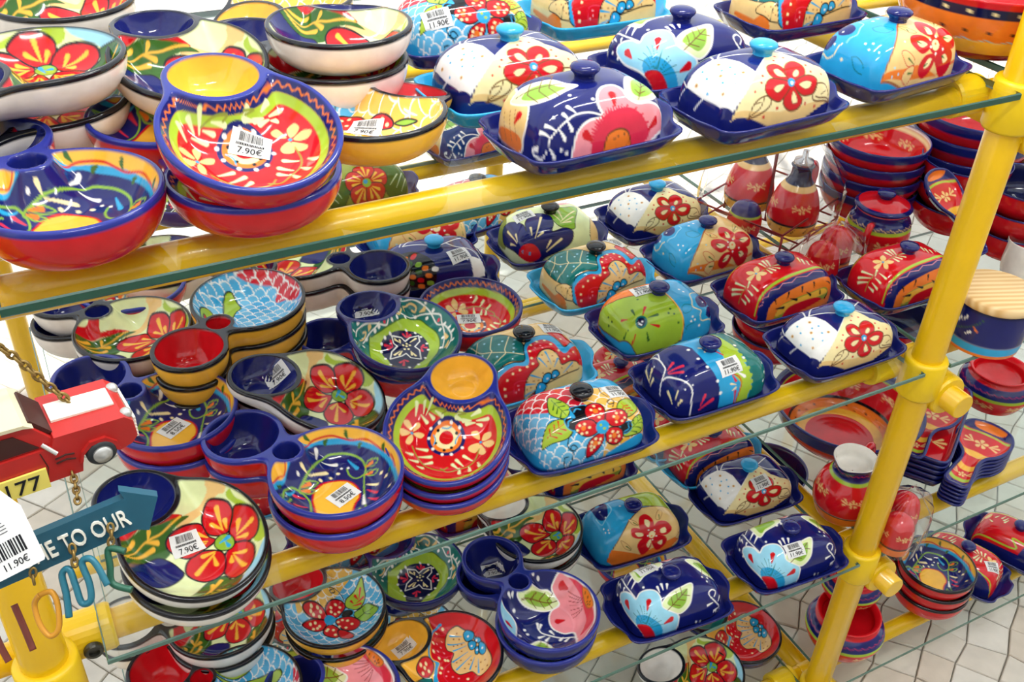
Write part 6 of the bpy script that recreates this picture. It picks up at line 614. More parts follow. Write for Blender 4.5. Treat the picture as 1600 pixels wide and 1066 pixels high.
# ------------------------------------------------------------------ dip bowls, each stack from the top down
bowl('b1', 'B', 'B2', 0.0363, 0.8520, S1 + 0.008, 109.4, 'red bowl with navy and orange inside at the left of top shelf', 'red', 'cob', 'navy')
bowl('b2l', 'A', 'B1', 0.1944, 0.8511, S1 + 0.004, 107.3, 'lower red bowl of the pair under the yellow cup bowl', 'red', 'cob', 'yel')
bowl('b2', 'A', 'B1', 0.1905, 0.8447, S1 + 0.057, 97.0, 'red pear-shaped bowl with yellow cup and price sticker, top of its stack', 'red', 'cob', 'yel', tilt=20)
bowl('b3l', 'A', 'B2', 0.1516, 1.0022, S1 + 0.008, 85.1, 'red bowl under the white flowered bowl on top shelf', 'red', 'cob', 'navy')
bowl('b3', 'A', 'B3', 0.1856, 1.0547, S1 + 0.047, 101.5, 'white pear bowl with navy cup behind the yellow cup bowl', 'ecru', 'blk', 'navy', tilt=14)
bowl('b4', 'A', 'B3', 0.0492, 1.0510, S1 + 0.064, -155.8, 'white flowered bowl on top of its stack at the left edge', 'ecru', 'blk', 'navy')
bowl('b4m', 'A', 'B3', 0.0477, 1.0736, S1 + 0.012, -155.9, 'lower white bowl of the stack at the left edge', 'ecru', 'blk', 'navy')
bowl('b4n', 'A', 'B3', 0.0959, 1.2631, S1 + 0.052, 122.6, 'white bowl of the far stack cut by the top edge', 'ecru', 'blk', 'navy')
bowl('b4o', 'A', 'B3', 0.0943, 1.2869, S1 + 0.012, 120.9, 'lower white bowl of the far stack in the upper left', 'ecru', 'blk', 'navy')
bowl('b5', 'A', 'B5', 0.3407, 0.9363, S1 + 0.008, 37.2, 'yellow bowl with red cup and fish scales on the top shelf', 'yel', 'blk', 'red')
bowl('b6', 'A', 'B3', 0.3553, 1.0611, S1 + 0.056, 64.4, 'white flowered bowl on top of its stack, upper middle', 'ecru', 'blk', 'navy')
bowl('b6m', 'B', 'B3', 0.3500, 1.0636, S1 + 0.010, 121.7, 'lower white bowl with navy cup, upper middle', 'ecru', 'blk', 'navy')
bowl('b6n', 'A', 'B5', 0.3773, 1.3148, S1 + 0.010, -149.1, 'yellow cupped bowl behind the white stack at the top edge', 'yel', 'blk', 'yel')
bowl('b7', 'B', 'B3', 0.0951, 1.2598, S2 + 0.037, 122.4, 'white bowl with red flower and navy cup below the left rail', 'ecru', 'blk', 'navy')
bowl('b7m', 'B', 'B3', 0.0966, 1.2578, S2 + 0.006, 126.3, 'white bowl beneath the red flower bowl at left of second shelf', 'ecru', 'blk', 'navy')
bowl('b8', 'B', 'B2', 0.1058, 1.0622, S2 + 0.036, 127.3, 'red bowl with navy inside and price sticker behind the toy truck', 'red', 'cob', 'navy')
bowl('b8m', 'B', 'B2', 0.1086, 1.0596, S2 + 0.005, 129.1, 'red bowl beneath the navy one behind the toy truck', 'red', 'cob', 'navy')
bowl('b9', 'B', 'B5r', 0.2508, 1.2262, S2 + 0.064, -139.5, 'yellow bowl with blue and red scales and red cup, top of its stack', 'yel', 'blk', 'red')
bowl('b9m', 'B', 'B5r', 0.2499, 1.2279, S2 + 0.033, -138.5, 'second yellow bowl of the stack with red cups', 'yel', 'blk', 'red')
bowl('b9n', 'B', 'B5r', 0.2497, 1.2287, S2 + 0.002, -138.1, 'lowest yellow bowl of the stack with red cups', 'yel', 'blk', 'red')
bowl('b10', 'A', 'B3', 0.2821, 1.0288, S2 + 0.041, 150.9, 'white pear bowl with big red flower and sticker in its navy cup', 'ecru', 'blk', 'navy', tilt=20)
bowl('b10m', 'A', 'B3', 0.2865, 1.0302, S2 + 0.015, 140.3, 'white bowl under the big red flower bowl', 'ecru', 'blk', 'navy', tilt=15)
bowl('b11', 'A', 'B4', 0.4317, 1.0964, S2 + 0.047, 108.3, 'green bowl with lime ring and navy star flower', 'navy', 'navy', 'navy', tilt=9)
bowl('b11m', 'B', 'B2', 0.4350, 1.1046, S2 + -0.002, 136.2, 'red bowl with blue cup beneath the green bowl', 'red', 'cob', 'navy').scale = (.9, .9, .95)
bowl('b12', 'B', 'B1', 0.5668, 1.1566, S2 + 0.008, -179.0, 'red bowl with navy rim and sticker between green bowl and butter dishes', 'red', 'navy', 'navy')
bowl('b13', 'B', 'B3', 0.3672, 1.3668, S2 + 0.036, -43.1, 'white bowl with navy cup to the right just below the top rail', 'ecru', 'blk', 'navy')
bowl('b13m', 'B', 'B3', 0.3682, 1.3681, S2 + 0.005, -44.5, 'white bowl beneath the one below the top rail', 'ecru', 'blk', 'navy')
bowl('b14', 'A', 'B1', 0.4082, 0.8866, S2 + 0.051, 51.3, 'red pear bowl with yellow cup at the front of second shelf', 'red', 'cob', 'yel', tilt=20)
bowl('b14m', 'A', 'B1', 0.4064, 0.8842, S2 + 0.028, 49.6, 'second red pear bowl of the front stack', 'red', 'cob', 'yel', tilt=17)
bowl('b14n', 'A', 'B1', 0.4032, 0.8820, S2 + 0.005, 52.7, 'lowest red pear bowl of the front stack', 'red', 'cob', 'yel', tilt=12)
bowl('b15', 'B', 'B2', 0.2532, 0.8699, S2 + 0.034, 128.1, 'red bowl with navy inside, orange border and sticker at shelf front', 'red', 'cob', 'navy')
bowl('b15m', 'B', 'B2', 0.2508, 0.8689, S2 + 0.003, 126.3, 'red bowl beneath the navy and orange one at shelf front', 'red', 'cob', 'navy')
bowl('b16', 'A', 'B3', 0.0716, 0.8448, S2 + 0.044, 124.6, 'white pear bowl with red flower and sticker behind the arrow sign', 'white', 'blk', 'navy', tilt=18)
bowl('b16m', 'A', 'B3', 0.0735, 0.8410, S2 + 0.015, 117.9, 'white bowl beneath the one behind the arrow sign', 'white', 'blk', 'navy', tilt=13)
bowl('b17', 'B', 'B3', 0.1704, 1.4524, S2 + 0.022, -31.7, 'white bowl with dark cup far back under the top rail', 'ecru', 'blk', 'navy')
bowl('b17r', 'A', 'B1', 0.1175, 1.4006, S2 + 0.032, 137.9, 'orange and red bowl peeping out below the top rail', 'red', 'cob', 'yel')
bowl('b18', 'B', 'B3', 0.1140, 1.0802, S3 + 0.036, 159.1, 'white flowered bowl on top of the stack, lower left', 'white', 'blk', 'ecru')
bowl('b18m', 'B', 'B3', 0.1145, 1.0806, S3 + 0.005, 157.8, 'white bowl at the bottom of the stack, lower left', 'white', 'blk', 'ecru')
bowl('b19', 'A', 'B5b', 0.2778, 1.0289, S3 + 0.036, 115.2, 'yellow bowl with scales and red flower on the third shelf', 'yel', 'blk', 'red')
bowl('b19m', 'A', 'B5b', 0.2795, 1.0275, S3 + 0.005, 111.5, 'yellow bowl beneath the scaled one on the third shelf', 'yel', 'blk', 'red')
bowl('b20', 'A', 'B4', 0.4335, 1.0686, S3 + 0.008, 103.9, 'navy bowl with green inside and star flower on the third shelf', 'navy', 'navy', 'navy')
bowl('b21', 'A', 'B3', 0.6408, 1.0407, S3 + 0.036, 107.2, 'white bowl with red flower beside the blue and orange butter dish', 'white', 'blk', 'ecru')
bowl('b21m', 'A', 'B3', 0.6433, 1.0415, S3 + 0.005, 106.8, 'white bowl beneath the flowered one on the third shelf', 'white', 'blk', 'ecru')
bowl('b22', 'B', 'B6', 0.5711, 0.8729, S3 + 0.036, 104.2, 'navy bowl with pink flower and leaves at the third shelf front', 'navy', 'cob', 'navy')
bowl('b22m', 'B', 'B6', 0.5684, 0.8733, S3 + 0.005, 107.9, 'navy bowl beneath the pink flower bowl', 'navy', 'cob', 'navy')
bowl('b23', 'A', 'B7', 0.4129, 0.8904, S3 + 0.008, 133.4, 'yellow and red bowl with black rim and sticker in its cup', 'yel', 'blk', 'yel')
bowl('b24', 'A', 'B6', 0.2477, 0.8993, S3 + 0.008, 138.5, 'navy bowl with pink flower cut by the bottom edge', 'navy', 'cob', 'navy')
bowl('b25', 'B', 'B5r', 0.1183, 0.9562, S3 + 0.008, 139.7, 'yellow bowl with red cup and black rim at the bottom edge', 'yel', 'blk', 'red')
bowl('b26', 'A', 'B7', 0.2359, 1.3367, S4 + 0.008, 113.7, 'orange and red bowl on the lowest shelf seen between the stacks', 'yel', 'blk', 'yel')
bowl('b27', 'A', 'B7', 1.0935, 0.9469, S4 + 0.008, 119.1, 'teal and red bowl on the lowest shelf beyond the third shelf edge', 'navy', 'blk', 'teal')
bowl('b28', 'A', 'B3', 0.9582, 0.8978, S4 + 0.022, 142.5, 'flowered bowl on the lowest shelf at the bottom edge', 'white', 'blk', 'ecru')
bowl('b29', 'B', 'B2', 1.5412, 0.8684, S4 + 0.064, 105.5, 'red bowl with navy inside, top of the three right of the post', 'red', 'blk', 'navy')
bowl('b29m', 'B', 'B2', 1.5424, 0.8663, S4 + 0.033, 106.5, 'middle red bowl of the three right of the post', 'red', 'blk', 'navy')
bowl('b29n', 'B', 'B2', 1.5430, 0.8673, S4 + 0.002, 101.5, 'lowest red bowl of the three right of the post', 'red', 'blk', 'navy')
bowl('b30', 'A', 'B4', 0.2599, 1.7088, S2 + 0.008, 96.8, 'green bowl on the far glass pane seen below the red bowls', 'navy', 'navy', 'navy')

# goods on the lower shelves seen through the glass
for i, (x, y, z, yaw, des, tr_, lb) in enumerate(((.60, 1.20, S3, 2, 'L9', 'navy', 'red butter dish deep on the third shelf behind the flowered bowls'),
        (.36, 1.20, S3, 0, 'L7', 'navy', 'scaled butter dish deep on the third shelf'), (1.05, 1.20, S3, -2, 'L9', 'turq', 'red butter dish deep on the third shelf near the cross rail'),
        (1.02, 1.37, S3, 0, 'L9', 'navy', 'red butter dish at the very back of the third shelf'),
        (.55, 1.38, S3, 0, 'L9', 'navy', 'red butter dish at the back behind the scaled one'), (.30, 1.38, S3, -4, 'L4', 'turq', 'teal butter dish at the back left of the third shelf'))):
    dish('M%d' % i, des, x, y, z, yaw, lb, tr_)
for i, (x, y, yaw, des, oc, lb) in enumerate(((.30, 1.0, 60, 'B7', 'yel', 'yellow bowl at the left of the lowest shelf'), (.52, .95, 120, 'B3', 'white', 'white flowered bowl low down between the stacks'), (.75, 1.22, 80, 'B1', 'red', 'red bowl deep on the lowest shelf'),
        (1.0, 1.22, 100, 'B2', 'red', 'red and navy bowl deep on the lowest shelf'), (.50, 1.25, 90, 'B5b', 'yel', 'scaled yellow bowl deep on the lowest shelf'), (.25, 1.28, 70, 'B4', 'navy', 'green bowl deep on the lowest shelf'))):
    bowl('n%d' % i, 'A', des, x, y, S4, yaw, lb, oc, 'blk' if oc != 'red' else 'cob', 'navy')

for i, (x, y, z, yaw, des, tr_, kb, lb) in enumerate(((.63, 1.97, S2, 2, 'L2', 'navy', 'turq', 'white dotted butter dish on the far pane left of the pink one'), (1.0, 1.95, S2, -3, 'L9', 'navy', 'navy', 'red butter dish on the far pane behind the dotted one'))):
    dish('F%d' % i, des, x, y, z, yaw, lb, tr_, kb)

# ------------------------------------------------------------------ thrown pots: profile in mm, coloured bands along the profile
def pot_mesh(key, prof, bands, inner, motif=None, n=120, spout=None, lip=None):
    k = ('pot', key)
    if k in MESH: return MESH[k]
    P = catmull(np.array(prof, float), 7, False); d = np.hypot(*np.diff(P, axis=0).T); s = np.concatenate([[0], np.cumsum(d)])
    m = max(30, int(s[-1] / 2.2)); t = np.linspace(0, s[-1], m); r = np.maximum(np.interp(t, s, P[:, 0]), .2); z = np.interp(t, s, P[:, 1])
    th = np.linspace(0, 2 * np.pi, n + 1)[:-1]; T, TH = np.meshgrid(t, th, indexing='ij'); R = r[:, None] + 0 * TH; Z = z[:, None] + 0 * TH
    if spout:
        zt, amt = spout; w = np.clip((Z - zt) / (P[:, 1].max() - zt), 0, 1) ** 1.5 * np.exp(-(np.angle(np.exp(1j * (TH - np.pi))) / .38) ** 2); R = R + amt * w; Z = Z + amt * .35 * w
    V = np.stack([R * np.cos(TH), R * np.sin(TH), Z], -1).reshape(-1, 3) / 1000.
    rim = t[np.argmax(z)]; rm = P[:, 0].max(); tt = T.ravel()
    q = Paint(np.stack([np.angle(np.exp(1j * TH)).ravel() * rm, tt], 1), C[inner], 1.2)
    for a, b, c in bands: q.mix(np.arange(len(tt)), np.clip(.5 - (np.abs(tt - (a + b) / 2) - (b - a) / 2) / 1.2, 0, 1), C[c])
    if motif: q.run(motif(rm))
    me = new_mesh(key, V, ring_faces(m, n)[:, ::-1], M['glaze'], q.C); MESH[k] = me; return me
def sprig(cx, cy, s=1., col='tan'):
    o = [('w', col, [((cx + s * a, cy + s * b), (cx + s * c, cy + s * d)) for a, b, c, d in ((-14, 7, -8, 0), (-17, 3, -8, 0), (-16, -3, -8, 0), (14, 7, 8, 0), (17, 3, 8, 0), (16, -3, 8, 0))], 2.6 * s)]
    for k in range(5):
        a = 1.2566 * k + .4; o.append(('w', 'tan', [((cx + s * 5 * math.cos(a), cy + s * 5 * math.sin(a)), (cx + s * 1.5 * math.cos(a), cy + s * 1.5 * math.sin(a)))], 4.5 * s))
    return o
def sprigs(v, n, s=1.): return lambda rm: sum([sprig((2 * math.pi * (k + .5) / n - math.pi) * rm, v, s) for k in range(n)], [])
def zig(v, n, col, amp=2.): return lambda rm: [('l', col, [((2 * math.pi * k / (2 * n) - math.pi) * rm, v + amp * (-1) ** k) for k in range(2 * n + 1)], 1.3, 0)]
def commas(v, n, col): return lambda rm: [('w', col, [(((2 * math.pi * k / n - math.pi) * rm, v), ((2 * math.pi * k / n - math.pi) * rm + 5, v + 8)) for k in range(n)], 3.)]
def both(*f): return lambda rm: sum([g(rm) for g in f], [])
def pot(name, key, x, y, z, yaw, label, cat, me, **k):
    o = add(name, me, None, (x, y, z), (0, 0, math.radians(yaw)), label=label, category=cat, **k); THINGS[key] = o; return o

# big red salad bowl, right bay third shelf
big = pot_mesh('salad_bowl', [(1, 0), (60, 0), (95, 10), (140, 50), (160, 95), (164, 100), (160, 101), (152, 96), (132, 52), (90, 14), (1, 10)],
    [(0, 175, 'red'), (175, 212, 'navy'), (212, 236, 'navy'), (236, 240, 'lime'), (240, 300, 'red'), (300, 308, 'blk'), (308, 330, 'ora'), (330, 350, 'yel'), (350, 500, 'red')], 'red',
    both(sprigs(268, 9, 1.3), commas(318, 26, 'blk')))
pot('salad_bowl', 'big', 1.3512, 1.0552, S3, 40, 'large red salad bowl with navy rim behind the jug', 'bowl', big).scale = (.9, .9, .95)
jug = pot_mesh('jug', [(1, 0), (38, 0), (50, 10), (58, 40), (54, 72), (38, 96), (33, 106), (36, 122), (40, 130), (37, 131), (33, 122), (29, 106), (1, 100)],
    [(0, 40, 'red'), (40, 72, 'ora'), (72, 76, 'blk'), (76, 144, 'red'), (144, 151, 'lime'), (151, 184, 'navy')], 'white', both(sprigs(112, 5, 1.2), zig(166, 22, 'hot')), spout=(100, 13))
j = add('cream_jug', None, None, (1.2135, 0.8983, S3), (0, 0, math.radians(20)), label='red cream jug with white inside left of the post', category='jug')
add('body', jug, j); add('handle', MB().tube(catmull([(.036, 0, .118), (.062, 0, .122), (.078, 0, .095), (.070, 0, .06), (.052, 0, .045)], 6, False), .007, 12).mesh('handle', M['red'], True), j)

def crock(key, x, y, z, label, sc=1.):
    me = pot_mesh('crock', [(1, 0), (50, 0), (64, 12), (76, 40), (72, 60), (60, 72), (56, 78), (62, 84), (58, 86), (50, 78), (46, 60), (1, 50)],
        [(0, 104, 'red'), (104, 110, 'lime'), (110, 134, 'navy'), (134, 158, 'red')], 'red', both(sprigs(88, 7, 1.1), zig(121, 30, 'hot')))
    o = pot('crock', key, x, y, z, 0, label, 'crock', me, group='red banded crocks'); o.scale = (sc, sc, sc); return o
crock('cr1', 1.2976, 0.8666, S4, 'larger red crock with lime band at the foot of the post', 1.05)
crock('cr2', 1.3317, 0.9073, S4 + .084, 'smaller red crock stacked on the larger by the post', .82)
crock('cr3', 1.7416, 1.0143, S3, 'red crock with wide rim behind the spoon rests', 1.0)

# sugar bowl
sug = pot_mesh('sugar_bowl', [(1, 0), (36, 0), (48, 8), (57, 35), (54, 62), (47, 74), (46, 84), (42, 84), (40, 70), (1, 60)],
    [(0, 46, 'ora'), (46, 50, 'blk'), (50, 98, 'red'), (98, 104, 'lime'), (104, 130, 'navy')], 'red', both(sprigs(76, 5, 1.3), zig(108, 20, 'tan')))
s_ = add('sugar_bowl', None, None, (1.3522, 1.1031, S2), (0, 0, .5), label='red lidded sugar bowl with navy knob and sticker', category='sugar bowl')
add('body', sug, s_)
sl = add('lid', pot_mesh('sugar_lid', [(1, 3), (40, 2), (49, 5), (50, 9), (40, 14), (20, 20), (1, 22)], [(0, 400, 'red'), (46, 60, 'navy')], 'red'), s_, (0, 0, .082))
add('knob', solid2('knob', KNOB, 'navy'), sl, (0, 0, .018))
for a in (0, math.pi): add('handle', MB().tube([(math.cos(a) * q, 0, w) for q, w in ((.050, .07), (.066, .074), (.075, .06), (.070, .045), (.056, .036))], .006, 10).mesh('handle', M['red'], True), s_)

# cruet set in cellophane
cs = add('cruet_set', None, None, (1.2426, 1.2187, S2), (0, 0, .35), label='red oil and vinegar cruet set in a wire stand wrapped in cellophane', category='cruet set')
bt = pot_mesh('cruet', [(1, 0), (34, 0), (44, 12), (46, 40), (36, 78), (20, 104), (18, 122), (20, 128), (1, 128)],
    [(0, 46, 'ora'), (40, 62, 'yel'), (62, 66, 'blk'), (66, 150, 'red'), (126, 150, 'tan'), (138, 230, 'ink')], 'ink', both(sprigs(96, 4, 1.1), commas(50, 12, 'blk')))
cb = add('cruet', bt, cs, (0, -.01, .012)); add('stopper', MB().lathe([(.016, 0), (.018, .004), (.017, .012), (.006, .016), (.005, .03), (.001, .031)], 20).mesh('stopper', M['steel'], True), cb, (0, 0, .126))
add('handle', MB().tube(catmull([(.020, 0, .108), (.045, 0, .116), (.058, 0, .095), (.052, 0, .065), (.042, 0, .055)], 6, False), .006, 12).mesh('handle', M['red'], True), cb)
cb2 = add('cruet', bt, cs, (.02, .095, .012)); add('stopper', MB().lathe([(.016, 0), (.018, .004), (.017, .012), (.006, .016), (.005, .03), (.001, .031)], 20).mesh('stopper', M['steel'], True), cb2, (0, 0, .126))
shk = pot_mesh('shaker', [(1, 0), (24, 0), (30, 10), (31, 32), (26, 50), (18, 62), (1, 66)], [(0, 24, 'ora'), (24, 28, 'blk'), (28, 70, 'red'), (70, 74, 'lime'), (74, 200, 'navy')], 'navy', sprigs(52, 4, .8))
for p in ((.085, .03, .012), (-.085, .04, .012)): add('shaker', shk, cs, p)
W = MB()
for zz in (.008, .055): W.tube([(-.11, -.05, zz), (.11, -.05, zz), (.11, .13, zz), (-.11, .13, zz)], .0022, 6, closed=True)
for x in (-.11, 0, .11):
    for y in (-.05, .13): W.tube([(x, y, 0), (x, y, .055)], .0022, 6)
for x in (-.07, -.035, 0, .035, .07): W.tube([(x, -.05, .008), (x, .13, .008)], .0018, 6)
W.tube([(0, .04, .008), (0, .045, .2), (0, .04, .21)], .003, 6)
add('wire_stand', W.mesh('wire_stand', M['redwire'], True), cs)
def film(name, parent, rx, ry, h, loc=(0, 0, 0), seed=1, knot=True):
    r = random.Random(seed); n = 28; V = []; lv = [0, .25, .5, .72, .86, .94, 1.0, 1.12] if knot else [0, .3, .6, .9, 1.0]
    for q in lv:
        k = 1. if q < .6 else max(.12, 1 - ((q - .55) / .42) ** 1.4) if q <= 1 else .3
        for a in range(n):
            t = 2 * math.pi * a / n; w = k * (1 + r.uniform(-.07, .07)); V.append((rx * w * math.cos(t), ry * w * math.sin(t), h * q + r.uniform(-.004, .004) * (q > 0)))
    F = [(i * n + j, i * n + (j + 1) % n, (i + 1) * n + (j + 1) % n, (i + 1) * n + j) for i in range(len(lv) - 1) for j in range(n)]
    return add(name, new_mesh(name, V, F, M['film'], smooth=False), parent, loc)
film('cellophane_wrap', cs, .135, .125, .21, (0, .04, .0), 3)
# salt and pepper pair in a small bag
sp = add('shaker_pair', None, None, (1.2139, 1.0681, S2), (0, 0, .3), label='pair of red shakers in a cellophane bag beside the sugar bowl', category='shakers')
shk2 = pot_mesh('shaker_tall', [(1, 0), (26, 0), (30, 8), (29, 40), (24, 62), (14, 72), (1, 75)], [(0, 44, 'ora'), (44, 48, 'blk'), (48, 200, 'red')], 'red', sprigs(70, 4, .9))
for p in ((-.032, 0, 0), (.032, .012, 0)): add('shaker', shk2, sp, p)
film('cellophane_bag', sp, .075, .05, .105, (0, 0, .0), 5, False)
# bag at the third shelf, right of the post
bg_ = add('gift_bag', None, None, (1.2626, 0.8021, S3), (0, 0, .45), label='clear bag with red shakers and price sticker at the post', category='bag')
for p in ((-.03, 0, 0), (.03, .01, 0)): add('shaker', shk2, bg_, p)
film('cellophane_bag', bg_, .07, .045, .12, (0, 0, 0), 9, False)

# striped bowl stacks and red bowls at the back of the right bay
def striped(key, x, y, z, label, sc):
    me = pot_mesh('striped_bowl', [(1, 0), (40, 0), (62, 12), (78, 40), (80, 56), (77, 57), (73, 44), (50, 12), (1, 8)],
        [(0, 84, 'red'), (101, 119, 'navy'), (119, 123, 'white'), (123, 130, 'cream')], 'red', sprigs(146, 7, 1.))
    o = pot('bowl', key, x, y, z, 0, label, 'bowl', me, group='navy and red striped bowls'); o.scale = (sc, sc, sc); return o
nm = ('lowest', 'second', 'third', 'topmost')
for i in range(4): striped('st%d' % i, 1.4361, 1.2200, S2 + .030 * i, nm[i] + ' navy and red bowl of the stack behind the sugar bowl', 1.15)
for i in range(4): striped('su%d' % i, 1.6438, 1.1880, S2 + .036 * i, nm[i] + ' large navy and red bowl of the stack behind the post', 1.4)
def redbowl(key, x, y, z, label, sc=1.):
    me = pot_mesh('red_bowl', [(1, 0), (40, 0), (58, 8), (74, 30), (80, 56), (78, 58), (74, 52), (60, 14), (1, 8)], [(0, 112, 'red'), (112, 120, 'navy')], 'ink')
    o = pot('bowl', key, x, y, z, 0, label, 'bowl', me, group='plain red bowls'); o.scale = (sc, sc, sc); return o
for i in range(3): redbowl('rb%d' % i, 1.5500, 1.1103, S2 + .040 * i, ('lowest', 'middle', 'top')[i] + ' plain red bowl in the stack left of the upper post', 1.0)
for i in range(3): redbowl('rc%d' % i, 1.5759, 0.9935, S2 + .040 * i, ('lowest', 'middle', 'top')[i] + ' plain red bowl in the stack right of the upper post', 1.)
for i, (x, y, z, lb) in enumerate(((1.42, 1.36, S3, 'plain red bowl behind the salad bowl'), (1.42, 1.36, S3 + .04, 'upper plain red bowl behind the salad bowl'), (1.22, 1.42, S3, 'plain red bowl at the back corner of the third shelf'), (1.66, 1.24, S3, 'plain red bowl behind the serving trays'), (1.66, 1.24, S3 + .04, 'upper plain red bowl behind the serving trays'), (1.90, 1.22, S3, 'plain red bowl behind the spoon rests'), (1.45, 1.30, S4, 'plain red bowl on the lowest shelf behind the crocks'), (1.72, 1.32, S4, 'plain red bowl on the lowest shelf behind the butter dishes'))):
    redbowl('rd%d' % i, x, y, z, lb, 1.15)
# jar with wooden lid
jar = pot_mesh('jar', [(1, 0), (50, 0), (57, 4), (59, 30), (58, 76), (55, 78), (52, 70), (1, 60)], [(0, 62, 'ora'), (62, 76, 'turq'), (76, 150, 'navy'), (130, 150, 'ink')], 'white',
    lambda rm: sum([[('l', 'dgrn', [(c, 90), (c + 18, 98), (c + 36, 112), (c + 44, 124)], 1.4), ('w', 'white', [((c + 8, 112), (c + 2, 100)), ((c + 18, 118), (c + 12, 108)), ((c + 30, 96), (c + 22, 88))], 4), ('w', 'ora', [((c + 38, 100), (c + 32, 106))], 3.5)] for c in (-150, -100, -50, 0, 50, 100)], []))
jr = add('canister', None, None, (1.3046, 0.8104, S2), (0, 0, 1.2), label='navy canister with swirls and a round wooden lid right of the post', category='canister')
add('body', jar, jr); add('lid', MB().lathe([(.001, 0), (.060, 0), (.062, .003), (.062, .013), (.059, .016), (.001, .016)], 48).mesh('wood_lid', M['wood'], True), jr, (0, 0, .079))
cup_w = pot_mesh('cup', [(1, 0), (28, 0), (34, 10), (36, 60), (34, 61), (32, 50), (1, 6)], [(0, 300, 'white')], 'white')
pot('cup', 'cw', 1.5365, 0.9305, S2, 0, 'plain white cup at the right edge', 'cup', cup_w)
# top shelf right bay
tb = pot_mesh('banded_bowl', [(1, 0), (60, 0), (84, 8), (112, 44), (122, 84), (124, 90), (120, 91), (112, 80), (84, 16), (1, 8)], [(0, 102, 'dred'), (94, 122, 'yel'), (122, 156, 'ora'), (156, 170, 'ink'), (170, 188, 'red')], 'red',
    both(commas(136, 24, 'blk'), zig(122, 24, 'sky', 2.), lambda rm: [('d', 'cream', [((2 * math.pi * k / 24 - math.pi) * rm, 163) for k in range(24)], 2.6)]))
pot('banded_bowl', 'tb', 1.2436, 0.9411, S1, 0, 'large orange, yellow and red banded bowl at the upper right corner', 'bowl', tb)
pot('banded_bowl', 'tb2', 1.3438, 1.2188, S1, 15, 'second banded bowl behind the blue and orange butter dish', 'bowl', tb)

# red trays with navy rim, spoon rests ----------------------------------------------------------------------
def slab(key, outline, ops, bg, rim, depth, H, outer, NR=70, c=(0, 0)):
    k = ('slab', key)
    if k in MESH: return MESH[k]
    O = np.array(outline, float); NT = len(O); rr = np.linspace(.01, 1, NR); P = np.array(c) + (O - np.array(c))[None] * rr[:, None, None]; xy = P.reshape(-1, 2)
    q = Paint(xy, C[bg], 1.1); d = q.segd(xy, O, True); w = np.clip((d - 4) / 12, 0, 1); z = H - depth * (1 - (1 - w) ** 2) - 1.2 * np.clip(1 - d / 2, 0, 1)
    q.run(ops); a = np.clip(.5 + (5.5 - d) / 1.2, 0, 1)[:, None]; q.C = q.C * (1 - a) + C[rim] * a
    n = np.roll(O, -1, 0) - np.roll(O, 1, 0); n = np.stack([n[:, 1], -n[:, 0]], 1); n /= np.linalg.norm(n, axis=1)[:, None]
    outs = [np.column_stack([O - n * o_, np.full(NT, zz)]) for o_, zz in ((0, H - 4), (3, H * .5), (8, .5), (10, 0))] + [np.column_stack([np.array(c) + (O - np.array(c)) * .03, np.full(NT, .5)])]
    V = np.vstack([np.column_stack([xy, z])] + outs) / 1000.; cc = np.vstack([q.C, np.tile(C[outer], (5 * NT, 1))])
    me = new_mesh(key, V, ring_faces(NR + 5, NT), M['glaze'], cc); MESH[k] = me; return me
th = np.linspace(0, 2 * np.pi, 221)[:-1]; tx, ty = sup(th, 55., 125., 9.)
TR = slab('tray', np.stack([tx, ty], 1), sprig(0, -60, 2.2) + sprig(0, 10, 2.2) + sprig(0, 75, 2.2), 'red', 'navy', 14, 20, 'navy')
for i in range(5):
    o = add('serving_tray', TR, None, (1.5037, 0.9772, S3 + .0125 * i), (0, 0, math.radians(32.4 - 90)), label=('lowest', 'second', 'middle', 'fourth', 'topmost')[i] + ' red serving tray with navy rim in the stack', category='tray', group='stacked red serving trays'); o.scale = (1.15, 1.1, 1)
def rest_outline():
    P = [(0, -42), (14, -40), (20, -28), (18, 0), (16, 22), (20, 40), (34, 58), (42, 82), (40, 106), (28, 124), (0, 131)]
    Q = P + [(-x, y) for x, y in P[-2:0:-1]]; return catmull(Q, 11)
RO = rest_outline()
RS = slab('spoon_rest', RO, [('p', 'navy', [(-60, 84), (-30, 104), (0, 108), (30, 104), (60, 84), (60, 140), (-60, 140)]), ('p', 'ora', [(-24, 116), (0, 112), (24, 116), (20, 140), (-20, 140)]),
    ('l', 'lime', [(-60, 80), (-30, 100), (0, 105), (30, 100), (60, 80)], 4.), ('p', 'yel', [(-40, 46), (0, 56), (40, 46), (40, 34), (0, 42), (-40, 34)]), ('p', 'yel', [(-30, 16), (30, 16), (30, 4), (-30, 4)], None, 1, 0),
    ('p', 'lime', [(-30, -16), (30, -16), (30, -23), (-30, -23)], None, 1, 0), ('p', 'navy', [(-30, -24), (30, -24), (30, -60), (-30, -60)], None, 1, 0)] + sprig(0, -6, .8) + sprig(0, 78, 1.5), 'red', 'navy', 9, 15, 'navy', 60, (0, 40))
o = add('spoon_rest', RS, None, (1.4062, 0.9209, S3 + .071), (math.radians(4), 0, math.radians(27.5 - 90)), label='red spoon rest lying on the serving trays', category='spoon rest', group='red spoon rests'); o.scale = (1.2, 1.2, 1)
for i in range(6):
    o = add('spoon_rest', RS, None, (1.4524, 0.8403, S3 + .009 * i), (math.radians(3), 0, math.radians(23.2 - 90)), label=('lowest', 'second', 'third', 'fourth', 'fifth', 'topmost')[i] + ' spoon rest of the stack beside the serving trays', category='spoon rest', group='red spoon rests'); o.scale = (1.25, 1.25, 1)
o = add('spoon_rest', RS, None, (1.4423, 0.9898, S2 + .062), (math.radians(38), 0, math.radians(8)), label='red spoon rest leaning against the red bowls', category='spoon rest', group='red spoon rests')

